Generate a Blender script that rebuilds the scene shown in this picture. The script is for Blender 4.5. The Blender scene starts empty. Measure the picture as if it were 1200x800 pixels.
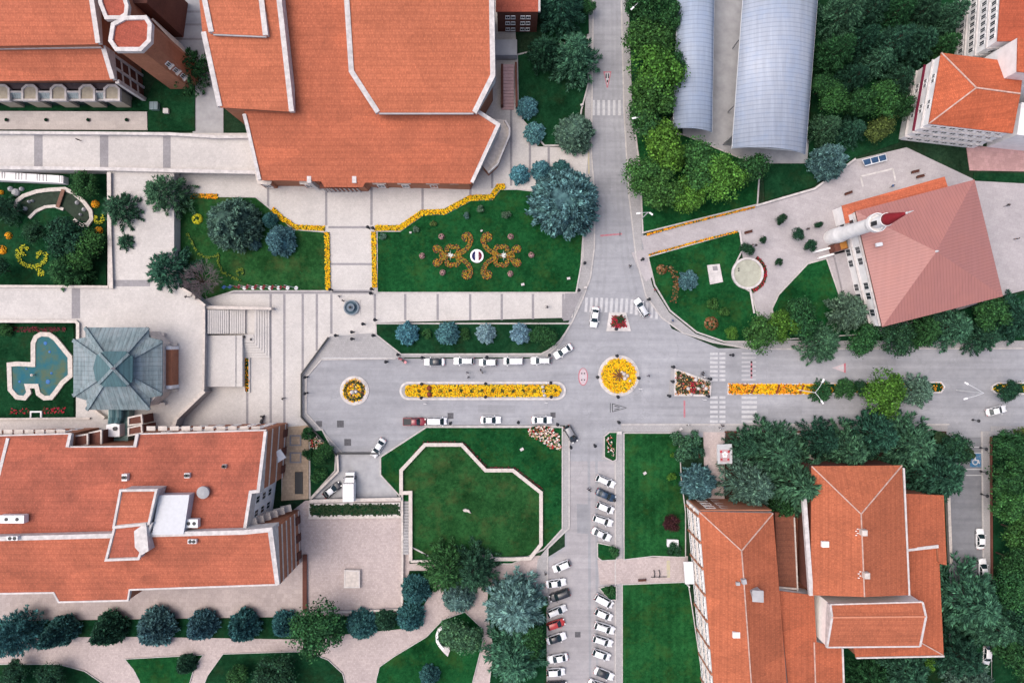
import bpy, bmesh, math, random
from mathutils import Vector, Matrix, noise
random.seed(11)
RAD = math.radians
scene = bpy.context.scene
COL = scene.collection
S = 0.18          # metres on the ground per survey unit
H = 148.0         # flying height of the camera

def P(u, v, h=0.0):
    """survey reading (u east, v south) of a point at height h -> world x, y"""
    k = S*(H-h)/H
    return ((u-600)*k, (400-v)*k)

def V(u, v, h=0.0):
    x, y = P(u, v, h)
    return Vector((x, y, h))

def PP(pts, h=0.0):
    return [P(a, b, h) for a, b in pts]

# ------------------------------------------------------------------ tags
def tag(o, label=None, cat=None, group=None, kind=None):
    if label: o['label'] = label
    if cat: o['category'] = cat
    if group: o['group'] = group
    if kind: o['kind'] = kind
    return o

def thing(name, label, cat, loc=(0, 0, 0), rz=0.0, group=None):
    o = bpy.data.objects.new(name, None)
    COL.objects.link(o)
    o.empty_display_size = 0.3
    o.location = loc
    o.rotation_euler = (0, 0, rz)
    return tag(o, label, cat, group)

def wloc(o):
    v = Vector((0, 0, 0))
    while o is not None:
        v = v+o.location
        o = o.parent
    return v

def copy_tree(o, parent=None):
    c = o.copy()
    COL.objects.link(c)
    c.parent = parent
    for ch in KIDS.get(o.name, []):
        copy_tree2(ch, c)
    return c

def copy_tree2(o, parent):
    c = o.copy()
    COL.objects.link(c)
    c.parent = parent
    for ch in KIDS.get(o.name, []):
        copy_tree2(ch, c)
    return c
KIDS = {}

# ------------------------------------------------------------------ mesh builder
class MB:
    def __init__(s):
        s.v = []; s.f = []; s.m = []
    def add(s, vs, fs, mi=0):
        b = len(s.v)
        s.v += [tuple(v) for v in vs]
        for f in fs:
            s.f.append([b+i for i in f]); s.m.append(mi)
    def prism(s, pts, z0, z1, mi=0, side=None):
        n = len(pts)
        z1s = z1 if isinstance(z1, (list, tuple)) else [z1]*n
        vs = [(p[0], p[1], z0) for p in pts]+[(p[0], p[1], z) for p, z in zip(pts, z1s)]
        s.add(vs, [list(range(n))[::-1]], mi)
        b = len(s.v)-2*n
        s.f.append([b+n+i for i in range(n)]); s.m.append(mi)
        sm = mi if side is None else side
        for i in range(n):
            j = (i+1) % n
            s.f.append([b+i, b+j, b+n+j, b+n+i]); s.m.append(sm)
    def sheet(s, pts, z, mi=0):
        s.add([(p[0], p[1], z) for p in pts], [list(range(len(pts)))], mi)
    def box(s, c, size, rz=0.0, mi=0):
        hx, hy, hz = size[0]/2, size[1]/2, size[2]/2
        cs, sn = math.cos(rz), math.sin(rz)
        vs = []
        for z in (-hz, hz):
            for x, y in ((-hx, -hy), (hx, -hy), (hx, hy), (-hx, hy)):
                vs.append((c[0]+x*cs-y*sn, c[1]+x*sn+y*cs, c[2]+z))
        s.add(vs, [(3, 2, 1, 0), (4, 5, 6, 7), (0, 1, 5, 4), (1, 2, 6, 5), (2, 3, 7, 6), (3, 0, 4, 7)], mi)
    def bar(s, a, b, w, t, mi=0):
        """beam from a to b (top line), w wide in plan, t deep"""
        a = Vector(a); b = Vector(b)
        d = (b-a); n = Vector((-d.y, d.x, 0))
        n = n.normalized()*w/2 if n.length > 1e-6 else Vector((w/2, 0, 0))
        dn = Vector((0, 0, -t))
        vs = [a+n, a-n, b-n, b+n]
        vs = [v+dn for v in vs]+vs
        s.add(vs, [(3, 2, 1, 0), (4, 5, 6, 7), (0, 1, 5, 4), (1, 2, 6, 5), (2, 3, 7, 6), (3, 0, 4, 7)], mi)
    def ribbon(s, pts, w, z0, z1, closed=False, mi=0):
        """mitred strip of width w along xy points; z1 single or list"""
        n = len(pts)
        z1s = z1 if isinstance(z1, (list, tuple)) else [z1]*n
        L = []; R = []
        for i in range(n):
            p = Vector(pts[i][:2])
            a = Vector(pts[i-1][:2]) if (i > 0 or closed) else None
            c = Vector(pts[(i+1) % n][:2]) if (i < n-1 or closed) else None
            d1 = (p-a).normalized() if a is not None else None
            d2 = (c-p).normalized() if c is not None else None
            if d1 is None: d1 = d2
            if d2 is None: d2 = d1
            n1 = Vector((-d1.y, d1.x)); n2 = Vector((-d2.y, d2.x))
            m = (n1+n2)
            m = m.normalized() if m.length > 1e-4 else n1
            k = min(2.0, 1/max(0.3, m.dot(n1)))
            L.append(p+m*w/2*k); R.append(p-m*w/2*k)
        vs = []
        for i in range(n):
            for q, z in ((L[i], z1s[i]), (R[i], z1s[i]), (R[i], z0), (L[i], z0)):
                vs.append((q.x, q.y, z))
        fs = []
        for i in range(n if closed else n-1):
            a = 4*i; b = 4*((i+1) % n)
            fs += [(a, a+1, b+1, b), (a+1, a+2, b+2, b+1), (a+3, a, b, b+3), (a+2, a+3, b+3, b+2)]
        if not closed:
            fs += [(0, 3, 2, 1), (4*n-4, 4*n-3, 4*n-2, 4*n-1)]
        s.add(vs, fs, mi)
    def lathe(s, c, prof, n=16, mi=0, cap=True):
        vs = []
        for r, z in prof:
            for i in range(n):
                a = 2*math.pi*i/n
                vs.append((c[0]+r*math.cos(a), c[1]+r*math.sin(a), c[2]+z))
        fs = []
        for k in range(len(prof)-1):
            for i in range(n):
                j = (i+1) % n
                fs.append((k*n+i, k*n+j, (k+1)*n+j, (k+1)*n+i))
        if cap:
            fs.append(tuple(range(n))[::-1]); fs.append(tuple((len(prof)-1)*n+i for i in range(n)))
        s.add(vs, fs, mi)
    def tube(s, pts, rs, n=6, mi=0):
        pts = [Vector(p) for p in pts]
        if not isinstance(rs, (list, tuple)): rs = [rs]*len(pts)
        vs = []
        for i, p in enumerate(pts):
            d = (pts[min(i+1, len(pts)-1)]-pts[max(i-1, 0)]).normalized()
            ref = Vector((0, 0, 1)) if abs(d.z) < 0.9 else Vector((1, 0, 0))
            a = d.cross(ref).normalized(); b = d.cross(a)
            for k in range(n):
                t = 2*math.pi*k/n
                vs.append(p+(a*math.cos(t)+b*math.sin(t))*rs[i])
        fs = []
        for i in range(len(pts)-1):
            for k in range(n):
                j = (k+1) % n
                fs.append((i*n+k, i*n+j, (i+1)*n+j, (i+1)*n+k))
        fs.append(tuple(range(n))[::-1]); fs.append(tuple((len(pts)-1)*n+k for k in range(n)))
        s.add(vs, fs, mi)
    def shell(s, verts, faces, t, mi=0, mi_side=None):
        """roof skin: given 3-D verts and faces, thickened downward by t"""
        n = len(verts)
        vs = [tuple(v) for v in verts]+[(v[0], v[1], v[2]-t) for v in verts]
        cnt = {}
        for f in faces:
            for i in range(len(f)):
                e = (f[i], f[(i+1) % len(f)])
                k = tuple(sorted(e))
                cnt.setdefault(k, []).append(e)
        fs = [list(f) for f in faces]+[[i+n for i in f][::-1] for f in faces]
        s.add(vs, fs, mi)
        b = len(s.v)-2*n
        for k, es in cnt.items():
            if len(es) == 1:
                i, j = es[0]
                s.f.append([b+j, b+i, b+i+n, b+j+n]); s.m.append(mi if mi_side is None else mi_side)
    def build(s, name, mats, parent=None, smooth=False, local=False, recalc=True):
        me = bpy.data.meshes.new(name)
        vs = s.v
        if parent is not None and not local:
            L = wloc(parent)
            vs = [(v[0]-L.x, v[1]-L.y, v[2]-L.z) for v in vs]
        me.from_pydata(vs, [], s.f)
        if not isinstance(mats, (list, tuple)): mats = [mats]
        for m in mats: me.materials.append(m)
        if len(mats) > 1:
            me.polygons.foreach_set('material_index', s.m)
        if recalc:
            bm = bmesh.new(); bm.from_mesh(me)
            bmesh.ops.recalc_face_normals(bm, faces=bm.faces)
            bm.to_mesh(me); bm.free()
        if smooth:
            me.polygons.foreach_set('use_smooth', [True]*len(me.polygons))
        me.update()
        o = bpy.data.objects.new(name, me)
        COL.objects.link(o)
        if parent is not None:
            o.parent = parent
            KIDS.setdefault(parent.name, []).append(o)
        return o

# ------------------------------------------------------------------ materials
class NT:
    def __init__(s, name):
        s.m = bpy.data.materials.new(name); s.m.use_nodes = True
        s.n = s.m.node_tree.nodes; s.l = s.m.node_tree.links
        s.b = s.n['Principled BSDF']
    def N(s, t, **kw):
        n = s.n.new(t)
        for k, v in kw.items():
            if k in n.inputs: n.inputs[k].default_value = v
            else: setattr(n, k, v)
        return n
    def L(s, a, b): s.l.new(a, b)
    def coords(s, rot=0.0, scale=(1, 1, 1)):
        tc = s.N('ShaderNodeTexCoord'); mp = s.N('ShaderNodeMapping')
        mp.inputs['Rotation'].default_value = (0, 0, rot)
        mp.inputs['Scale'].default_value = scale
        s.L(tc.outputs['Object'], mp.inputs['Vector'])
        return mp.outputs['Vector']
    def noise(s, vec, scale, detail=4, rough=0.6):
        n = s.N('ShaderNodeTexNoise'); n.inputs['Scale'].default_value = scale
        n.inputs['Detail'].default_value = detail; n.inputs['Roughness'].default_value = rough
        s.L(vec, n.inputs['Vector'])
        return n.outputs['Fac']
    def ramp(s, fac, stops, interp='LINEAR'):
        r = s.N('ShaderNodeValToRGB'); r.color_ramp.interpolation = interp
        e = r.color_ramp.elements
        while len(e) < len(stops): e.new(0.5)
        for i, (p, c) in enumerate(stops):
            e[i].position = p
            e[i].color = (c[0], c[1], c[2], 1) if isinstance(c, (list, tuple)) else (c, c, c, 1)
        s.L(fac, r.inputs['Fac'])
        return r.outputs['Color']
    def mix(s, a, b, fac, mode='MIX'):
        m = s.N('ShaderNodeMix', data_type='RGBA', blend_type=mode)
        for sock, v in ((m.inputs[0], fac), (m.inputs[6], a), (m.inputs[7], b)):
            if hasattr(v, 'links') or hasattr(v, 'is_output'): s.L(v, sock)
            elif isinstance(v, (tuple, list)): sock.default_value = (v[0], v[1], v[2], 1)
            else: sock.default_value = v
        return m.outputs[2]
    def bump(s, hgt, strength=0.3, dist=0.05):
        b = s.N('ShaderNodeBump'); b.inputs['Strength'].default_value = strength
        b.inputs['Distance'].default_value = dist
        s.L(hgt, b.inputs['Height']); s.L(b.outputs['Normal'], s.b.inputs['Normal'])
    def out(s, col, rough=0.8, spec=0.3, metal=0.0):
        if isinstance(col, (tuple, list)): s.b.inputs['Base Color'].default_value = (*col[:3], 1)
        else: s.L(col, s.b.inputs['Base Color'])
        s.b.inputs['Roughness'].default_value = rough
        s.b.inputs['Specular IOR Level'].default_value = spec
        s.b.inputs['Metallic'].default_value = metal
        return s.m

def sc(c, k): return tuple(min(1.0, x*k) for x in c)

def m_plain(name, c, rough=0.6, var=0.12, spec=0.3, metal=0.0, scale=1.5):
    t = NT(name); v = t.coords()
    n = t.noise(v, scale, 5)
    col = t.ramp(n, [(0.3, sc(c, 1-var)), (0.7, sc(c, 1+var))])
    return t.out(col, rough, spec, metal)

def m_tile(name, c, rot=0.0, row=0.42, dirt=0.25, pale=None):
    """clay tile courses: brick pattern of single tiles, each its own tone, with weathering"""
    t = NT(name); v = t.coords(rot)
    b = t.N('ShaderNodeTexBrick', offset=0.5)
    t.L(v, b.inputs['Vector'])
    b.inputs['Color1'].default_value = (*sc(c, 0.86), 1)
    b.inputs['Color2'].default_value = (*sc(c, 1.14), 1)
    b.inputs['Mortar'].default_value = (*sc(c, 0.80), 1)
    b.inputs['Scale'].default_value = 1.0
    b.inputs['Brick Width'].default_value = row*0.6
    b.inputs['Row Height'].default_value = row*1.0
    b.inputs['Mortar Size'].default_value = row*0.10
    b.inputs['Mortar Smooth'].default_value = 0.6
    n1 = t.noise(v, 0.16, 6, 0.65); n2 = t.noise(v, 2.6, 3)
    n3 = t.noise(v, 0.9, 4, 0.7)
    col = t.mix(b.outputs['Color'], t.ramp(n1, [(0.3, (0.62, 0.64, 0.66)), (0.62, (1.12, 1.08, 1.05))]), dirt*1.6, 'MULTIPLY')
    col = t.mix(col, sc(c, 0.5), t.ramp(n3, [(0.64, 0.0), (0.84, 0.45)]))
    col = t.mix(col, pale or sc(c, 1.5), t.ramp(n2, [(0.62, 0.0), (0.8, 0.35)]))
    n4 = t.noise(v, 5.5, 2, 0.9)
    col = t.mix(col, t.ramp(n4, [(0.25, (0.72, 0.70, 0.70)), (0.5, (1, 1, 1)), (0.78, (1.30, 1.28, 1.26))]), 0.85, 'MULTIPLY')
    wv = t.N('ShaderNodeTexWave', bands_direction='Y'); wv.inputs['Scale'].default_value = 0.26; wv.inputs['Distortion'].default_value = 1.2; wv.inputs['Detail'].default_value = 3; wv.inputs['Detail Scale'].default_value = 0.6
    t.L(v, wv.inputs['Vector'])
    col = t.mix(col, t.ramp(wv.outputs['Fac'], [(0.1, (0.90, 0.89, 0.89)), (0.45, (1.02, 1.02, 1.02))]), 0.7, 'MULTIPLY')
    vc = t.N('ShaderNodeTexVoronoi'); vc.inputs['Scale'].default_value = 0.21
    t.L(t.coords(rot, (0.5, 1.3, 1)), vc.inputs['Vector'])
    sp = t.N('ShaderNodeSeparateColor'); t.L(vc.outputs['Color'], sp.inputs['Color'])
    col = t.mix(col, t.ramp(sp.outputs[0], [(0.0, (0.88, 0.87, 0.86)), (0.5, (1, 1, 1)), (0.86, (1.04, 1.03, 1.02)), (1.0, (1.16, 1.12, 1.08))]), 0.75, 'MULTIPLY')
    ms = t.noise(t.coords(rot, (1.1, 0.22, 1)), 0.8, 5, 0.75)
    col = t.mix(col, (0.16, 0.10, 0.075), t.ramp(ms, [(0.62, 0.0), (0.80, dirt)]))
    t.bump(b.outputs['Fac'], 0.35, -0.04)
    return t.out(col, 0.85, 0.2)

def m_paving(name, c, sx=0.8, sy=0.8, rot=0.0, joint=0.82, var=0.1):
    t = NT(name); v = t.coords(rot)
    b = t.N('ShaderNodeTexBrick', offset=0.5)
    t.L(v, b.inputs['Vector'])
    b.inputs['Color1'].default_value = (*sc(c, 1-var), 1); b.inputs['Color2'].default_value = (*sc(c, 1+var), 1)
    b.inputs['Mortar'].default_value = (*sc(c, joint), 1)
    b.inputs['Scale'].default_value = 1.0
    b.inputs['Brick Width'].default_value = sx; b.inputs['Row Height'].default_value = sy
    b.inputs['Mortar Size'].default_value = 0.025; b.inputs['Mortar Smooth'].default_value = 0.5
    n1 = t.noise(v, 0.09, 6, 0.7); n2 = t.noise(v, 1.1, 5, 0.7)
    col = t.mix(b.outputs['Color'], t.ramp(n1, [(0.3, (0.80, 0.79, 0.79)), (0.6, (1.05, 1.04, 1.03))]), 0.8, 'MULTIPLY')
    col = t.mix(col, sc(c, 0.62), t.ramp(n2, [(0.56, 0.0), (0.8, 0.45)]))
    n3 = t.noise(v, 4.5, 3, 0.85)
    col = t.mix(col, t.ramp(n3, [(0.25, (0.78, 0.77, 0.76)), (0.5, (1, 1, 1)), (0.75, (1.15, 1.15, 1.15))]), 0.8, 'MULTIPLY')
    return t.out(col, 0.8, 0.25)

def m_asphalt(name, c, rot=0.0):
    t = NT(name); v = t.coords(rot)
    n1 = t.noise(v, 0.05, 6, 0.65); n2 = t.noise(v, 0.7, 6, 0.7); n3 = t.noise(v, 9.0, 3, 0.7)
    vs = t.coords(rot, (0.03, 0.7, 1)); ns = t.noise(vs, 1.0, 4, 0.6)
    vo = t.N('ShaderNodeTexVoronoi', feature='DISTANCE_TO_EDGE'); vo.inputs['Scale'].default_value = 0.085
    dn = t.N('ShaderNodeTexNoise'); dn.inputs['Scale'].default_value = 0.35; dn.inputs['Detail'].default_value = 6
    t.L(v, dn.inputs['Vector'])
    dm = t.N('ShaderNodeVectorMath', operation='MULTIPLY_ADD')
    t.L(dn.outputs['Color'], dm.inputs[0]); dm.inputs[1].default_value = (5, 5, 5); t.L(v, dm.inputs[2])
    t.L(dm.outputs[0], vo.inputs['Vector'])
    col = t.ramp(n1, [(0.3, sc(c, 0.86)), (0.68, sc(c, 1.12))])
    col = t.mix(col, t.ramp(n2, [(0.3, (0.84, 0.84, 0.85)), (0.7, (1.08, 1.07, 1.06))]), 0.8, 'MULTIPLY')
    col = t.mix(col, t.ramp(ns, [(0.35, (0.84, 0.84, 0.85)), (0.65, (1.07, 1.07, 1.07))]), 0.8, 'MULTIPLY')
    col = t.mix(col, t.ramp(n3, [(0.3, (0.9, 0.9, 0.9)), (0.7, (1.1, 1.1, 1.1))]), 0.7, 'MULTIPLY')
    col = t.mix(col, sc(c, 0.72), t.ramp(vo.outputs['Distance'], [(0.0, 0.55), (0.006, 0.0)]))
    n5 = t.noise(v, 0.33, 5, 0.75)
    col = t.mix(col, sc(c, 0.66), t.ramp(n5, [(0.60, 0.0), (0.76, 0.5)]))
    col = t.mix(col, sc(c, 1.25), t.ramp(n5, [(0.28, 0.35), (0.42, 0.0)]))
    return t.out(col, 0.85, 0.25)

def m_grass(name, c, dry=(0.1, 0.09, 0.03), dryamt=0.5, stripe=0.0):
    t = NT(name); v = t.coords()
    n1 = t.noise(v, 0.13, 6, 0.65); n2 = t.noise(v, 1.4, 6, 0.75); n3 = t.noise(v, 7.0, 3, 0.8)
    col = t.ramp(n1, [(0.30, sc(c, 0.62)), (0.68, sc(c, 1.75))])
    col = t.mix(col, t.ramp(n2, [(0.30, (0.42, 0.5, 0.5)), (0.70, (1.65, 1.5, 1.45))]), 0.9, 'MULTIPLY')
    col = t.mix(col, t.ramp(n3, [(0.25, (0.5, 0.5, 0.5)), (0.75, (1.5, 1.5, 1.5))]), 0.75, 'MULTIPLY')
    nd = t.noise(v, 0.22, 5, 0.7)
    col = t.mix(col, dry, t.ramp(nd, [(0.50, 0.0), (0.72, dryamt)]))
    n6 = t.noise(v, 1.9, 2, 0.5)
    col = t.mix(col, sc(c, 2.3), t.ramp(n6, [(0.60, 0.0), (0.74, 0.55)]))
    if stripe:
        w = t.N('ShaderNodeTexWave', bands_direction='X'); w.inputs['Scale'].default_value = 0.18
        w.inputs['Distortion'].default_value = 0.6
        t.L(v, w.inputs['Vector'])
        col = t.mix(col, t.ramp(w.outputs['Fac'], [(0.3, (0.84, 0.84, 0.84)), (0.7, (1.12, 1.12, 1.12))]), stripe, 'MULTIPLY')
    t.bump(n3, 0.6, 0.08)
    return t.out(col, 0.95, 0.0)

def m_brick(name, c):
    t = NT(name); v = t.coords()
    n1 = t.noise(v, 0.3, 5); n2 = t.noise(v, 3.0, 4, 0.7)
    w = t.N('ShaderNodeTexWave', bands_direction='Z'); w.inputs['Scale'].default_value = 1.3
    w.inputs['Distortion'].default_value = 0.3; t.L(v, w.inputs['Vector'])
    col = t.ramp(n1, [(0.3, sc(c, 0.8)), (0.7, sc(c, 1.15))])
    col = t.mix(col, t.ramp(n2, [(0.3, (0.8, 0.8, 0.8)), (0.7, (1.15, 1.15, 1.15))]), 0.8, 'MULTIPLY')
    col = t.mix(col, t.ramp(w.outputs['Fac'], [(0.1, (0.75, 0.75, 0.75)), (0.3, (1, 1, 1))]), 0.8, 'MULTIPLY')
    return t.out(col, 0.85, 0.2)

def m_seam(name, c, rot=0.0, pitch=0.9, streak=0.3, rough=0.5, c2=None, metal=0.0):
    """sheet metal with standing seams across the given direction, streaked"""
    t = NT(name); v = t.coords(rot)
    w = t.N('ShaderNodeTexWave', bands_direction='X', wave_profile='SAW'); w.inputs['Scale'].default_value = 0.314159/pitch
    t.L(v, w.inputs['Vector'])
    vs = t.coords(rot, (3.0, 0.25, 1)); n1 = t.noise(vs, 0.5, 5, 0.7)
    n2 = t.noise(v, 0.3, 6, 0.7)
    col = t.ramp(n1, [(0.28, sc(c, 1-streak)), (0.72, sc(c, 1+streak))])
    col = t.mix(col, c2 or sc(c, 0.7), t.ramp(n2, [(0.45, 0.0), (0.75, 0.6)]))
    col = t.mix(col, t.ramp(w.outputs['Fac'], [(0.0, (0.6, 0.6, 0.6)), (0.12, (1, 1, 1)), (0.88, (1, 1, 1)), (1.0, (0.6, 0.6, 0.6))]), 0.85, 'MULTIPLY')
    t.bump(w.outputs['Fac'], 0.25, 0.05)
    return t.out(col, rough, 0.4, metal)

def m_leaf(name, var=0.45, hue=(1.08, 1.06, 0.86), trans=0.12):
    """leaf colour = the plant's own colour, each leaf a little lighter, darker or yellower, with crown highlights painted in by clumps"""
    t = NT(name)
    oi = t.N('ShaderNodeObjectInfo'); ge = t.N('ShaderNodeNewGeometry')
    rnd = ge.outputs['Random Per Island']
    v = t.coords()
    n = t.noise(v, 3.2, 2)
    cl = t.ramp(t.noise(v, 7.0, 2, 0.6), [(0.34, (0.5, 0.52, 0.55)), (0.5, (1, 1, 1)), (0.66, (1.75, 1.7, 1.6))])  # bright and dark clumps painted in as highlights and shaded gaps of the crown
    f = t.ramp(rnd, [(0.0, (1-var, 1-var, 1-var)), (0.55, (1, 1, 1)), (1.0, (1+var*1.5, 1+var*1.5, 1+var*1.35))])
    col = t.mix(oi.outputs['Color'], f, 1.0, 'MULTIPLY')
    col = t.mix(col, cl, 1.0, 'MULTIPLY')
    col = t.mix(col, t.mix(col, hue, 1.0, 'MULTIPLY'), t.ramp(n, [(0.4, 0.0), (0.62, 1.0)]))
    t.out(col, 0.7, 0.06)
    return t.m

def m_flowers(name, stops):
    t = NT(name); ge = t.N('ShaderNodeNewGeometry')
    col = t.ramp(ge.outputs['Random Per Island'], stops, 'CONSTANT')
    return t.out(col, 0.7, 0.15)

def m_glass(name, c=(0.03, 0.04, 0.05), rough=0.08):
    t = NT(name); v = t.coords(); n = t.noise(v, 0.8, 2)
    return t.out(t.ramp(n, [(0.3, sc(c, 0.7)), (0.7, sc(c, 1.3))]), rough, 0.6)

def m_paint(name, rough=0.28):
    """car paint or cloth in the object's own colour"""
    t = NT(name); oi = t.N('ShaderNodeObjectInfo'); v = t.coords(); n = t.noise(v, 2.5, 4)
    col = t.mix(oi.outputs['Color'], t.ramp(n, [(0.3, (0.9, 0.9, 0.9)), (0.7, (1.04, 1.04, 1.04))]), 1.0, 'MULTIPLY')
    t.out(col, rough, 0.5)
    if rough < 0.5:
        t.b.inputs['Coat Weight'].default_value = 0.6; t.b.inputs['Coat Roughness'].default_value = 0.08
    return t.m

def m_mark(name, c, under, wear=0.45):
    """road paint worn through to the asphalt in patches"""
    t = NT(name); v = t.coords(); n = t.noise(v, 1.3, 6, 0.8)
    col = t.mix(c, under, t.ramp(n, [(0.62-wear*0.5, 0.0), (0.74, 0.85)]))
    return t.out(col, 0.8, 0.2)
ROADC = (0.300, 0.304, 0.322)
M = dict(
    ground=m_grass('earth_and_rough_grass', (0.012, 0.030, 0.016), (0.05, 0.045, 0.025), 0.3),
    lawn=m_grass('lawn', (0.0066, 0.0455, 0.0140), (0.034, 0.072, 0.016), 0.6),
    lawn_dry=m_grass('lawn_patchy', (0.012, 0.050, 0.015), (0.060, 0.078, 0.026), 0.6),
    lawn_mown=m_grass('lawn_mown', (0.0086, 0.051, 0.0150), (0.036, 0.074, 0.016), 0.55, 0.4),
    lawn_dark=m_grass('lawn_dark', (0.006, 0.031, 0.013), (0.03, 0.035, 0.015), 0.35),
    fsoil=m_plain('leafy_bedding_soil', (0.10, 0.10, 0.018), 0.95, 0.4, 0.1),
    soil=m_plain('bare_soil', (0.055, 0.036, 0.028), 0.95, 0.35, 0.1),
    road=m_asphalt('pale_asphalt', ROADC),
    road2=m_asphalt('grey_asphalt', (0.19, 0.195, 0.21), math.pi/2),
    walk=m_paving('pavement_slabs', (0.325, 0.318, 0.320), 0.5, 0.5, 0, 0.85, 0.05),
    plaza=m_paving('cream_stone', (0.492, 0.470, 0.450), 0.5, 0.4, 0, 0.92, 0.04),
    plaza2=m_paving('grey_plaza_stone', (0.385, 0.360, 0.370), 1.2, 0.8, RAD(14), 0.86, 0.05),
    pink=m_paving('pink_gravel_paving', (0.425, 0.360, 0.345), 0.4, 0.4, 0, 0.85, 0.10),
    band=m_paving('grey_paving_band', (0.255, 0.245, 0.255), 0.6, 0.6, 0, 0.85, 0.06),
    kerb=m_plain('kerb_stone', (0.42, 0.395, 0.38), 0.8, 0.2),
    stone=m_plain('cream_coping', (0.50, 0.45, 0.41), 0.75, 0.2),
    white=m_plain('white_render', (0.76, 0.745, 0.735), 0.7, 0.10, scale=0.7),
    trim=m_plain('white_parapet', (0.50, 0.47, 0.455), 0.75, 0.22, scale=1.1),
    brick=m_brick('brown_brick', (0.375, 0.158, 0.092)),
    brickd=m_brick('dark_brick', (0.14, 0.055, 0.04)),
    conc=m_plain('concrete', (0.33, 0.33, 0.34), 0.85, 0.15, scale=0.5),
    copper=None, glass=m_glass('dark_window_glass'),
    wglass=m_glass('car_glass', (0.012, 0.024, 0.028), 0.06),
    bark=m_plain('bark', (0.07, 0.05, 0.038), 0.95, 0.3, 0.1),
    leaf=m_leaf('leaves', 0.58), needle=m_leaf('needles', 0.62, (1.05, 1.08, 1.0)), twig=m_plain('bare_twigs', (0.20, 0.165, 0.17), 0.9, 0.2, 0.1),
    paint=m_paint('vehicle_paint'), cloth=m_paint('cloth', 0.85),
    rubber=m_plain('rubber', (0.018, 0.018, 0.02), 0.8, 0.1), dark=m_plain('dark_metal', (0.016, 0.018, 0.022), 0.5, 0.15, 0.4),
    steel=m_plain('pale_steel', (0.62, 0.63, 0.64), 0.4, 0.06, 0.5), chrome=m_plain('wheel_alloy', (0.42, 0.42, 0.44), 0.3, 0.05, 0.5, 0.6),
    lampglass=m_plain('lamp_lens', (0.7, 0.7, 0.68), 0.15, 0.05, 0.6), redlens=m_plain('red_lens', (0.35, 0.012, 0.012), 0.2, 0.1, 0.5),
    skin=m_plain('skin', (0.42, 0.24, 0.17), 0.6, 0.08), hair=m_plain('hair', (0.022, 0.016, 0.014), 0.7, 0.2),
    trousers=m_plain('trousers', (0.030, 0.034, 0.048), 0.9, 0.2), shoe=m_plain('shoes', (0.03, 0.028, 0.028), 0.6, 0.2),
    mark=m_mark('white_road_paint', (0.50, 0.495, 0.50), ROADC, 0.5), markr=m_mark('red_road_paint', (0.42, 0.10, 0.13), ROADC, 0.45),
    markp=m_mark('pale_pink_road_paint', (0.50, 0.40, 0.42), ROADC, 0.35), markb=m_mark('blue_road_paint', (0.03, 0.13, 0.25), ROADC, 0.3),
    marky=m_mark('old_yellow_paint', (0.42, 0.37, 0.25), ROADC, 0.3),
    water=m_glass('pool_water', (0.055, 0.20, 0.23), 0.05), bluew=m_plain('blue_paint', (0.02, 0.12, 0.34), 0.5, 0.15),
    red=m_plain('red_paint', (0.40, 0.02, 0.03), 0.5, 0.12), navy=m_plain('navy_paint', (0.012, 0.012, 0.075), 0.7, 0.1, 0.1),
    maroon=m_plain('maroon_paint', (0.12, 0.012, 0.03), 0.7, 0.1, 0.1), green=m_plain('dark_green_paint', (0.02, 0.10, 0.08), 0.5, 0.2),
    yel=m_flowers('yellow_flowers', [(0, (0.70, 0.43, 0.008)), (0.48, (0.70, 0.34, 0.006)), (0.72, (0.62, 0.23, 0.008)), (0.80, (0.70, 0.52, 0.02)), (0.90, (0.22, 0.20, 0.03))]),
    org=m_flowers('orange_flowers', [(0, (0.70, 0.25, 0.010)), (0.4, (0.72, 0.36, 0.012)), (0.75, (0.42, 0.10, 0.012)), (0.9, (0.08, 0.11, 0.02))]),
    limed=m_flowers('lime_bedding', [(0, (0.14, 0.19, 0.02)), (0.5, (0.09, 0.14, 0.02)), (0.8, (0.05, 0.09, 0.018))]),
    lem=m_flowers('lemon_flowers', [(0, (0.48, 0.44, 0.02)), (0.5, (0.34, 0.36, 0.03)), (0.85, (0.10, 0.16, 0.02))]),
    scroll=m_flowers('marigold_bedding', [(0, (0.40, 0.26, 0.022)), (0.3, (0.24, 0.21, 0.022)), (0.55, (0.44, 0.17, 0.018)), (0.78, (0.12, 0.15, 0.022))]),
    scrolr=m_flowers('rust_bedding', [(0, (0.42, 0.10, 0.016)), (0.45, (0.32, 0.14, 0.018)), (0.75, (0.15, 0.13, 0.03))]),
    mixf=m_flowers('red_and_white_roses', [(0, (0.62, 0.56, 0.50)), (0.3, (0.36, 0.03, 0.03)), (0.5, (0.55, 0.34, 0.30)), (0.66, (0.12, 0.16, 0.05)), (0.85, (0.5, 0.38, 0.22))]),
    redf=m_flowers('red_flowers', [(0, (0.34, 0.012, 0.03)), (0.5, (0.24, 0.02, 0.04)), (0.75, (0.04, 0.06, 0.02))]),
    pinkf=m_flowers('crimson_bedding', [(0, (0.13, 0.02, 0.03)), (0.4, (0.09, 0.022, 0.025)), (0.7, (0.022, 0.05, 0.018))]),
    dullf=m_flowers('faded_rust_flowers', [(0, (0.17, 0.06, 0.025)), (0.35, (0.10, 0.07, 0.02)), (0.55, (0.03, 0.06, 0.018)), (0.85, (0.26, 0.16, 0.09))]),
    redwf=m_flowers('mixed_bedding', [(0, (0.45, 0.08, 0.06)), (0.25, (0.62, 0.42, 0.2)), (0.5, (0.05, 0.09, 0.03)), (0.7, (0.55, 0.22, 0.05)), (0.85, (0.5, 0.36, 0.3))]),
)
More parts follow.
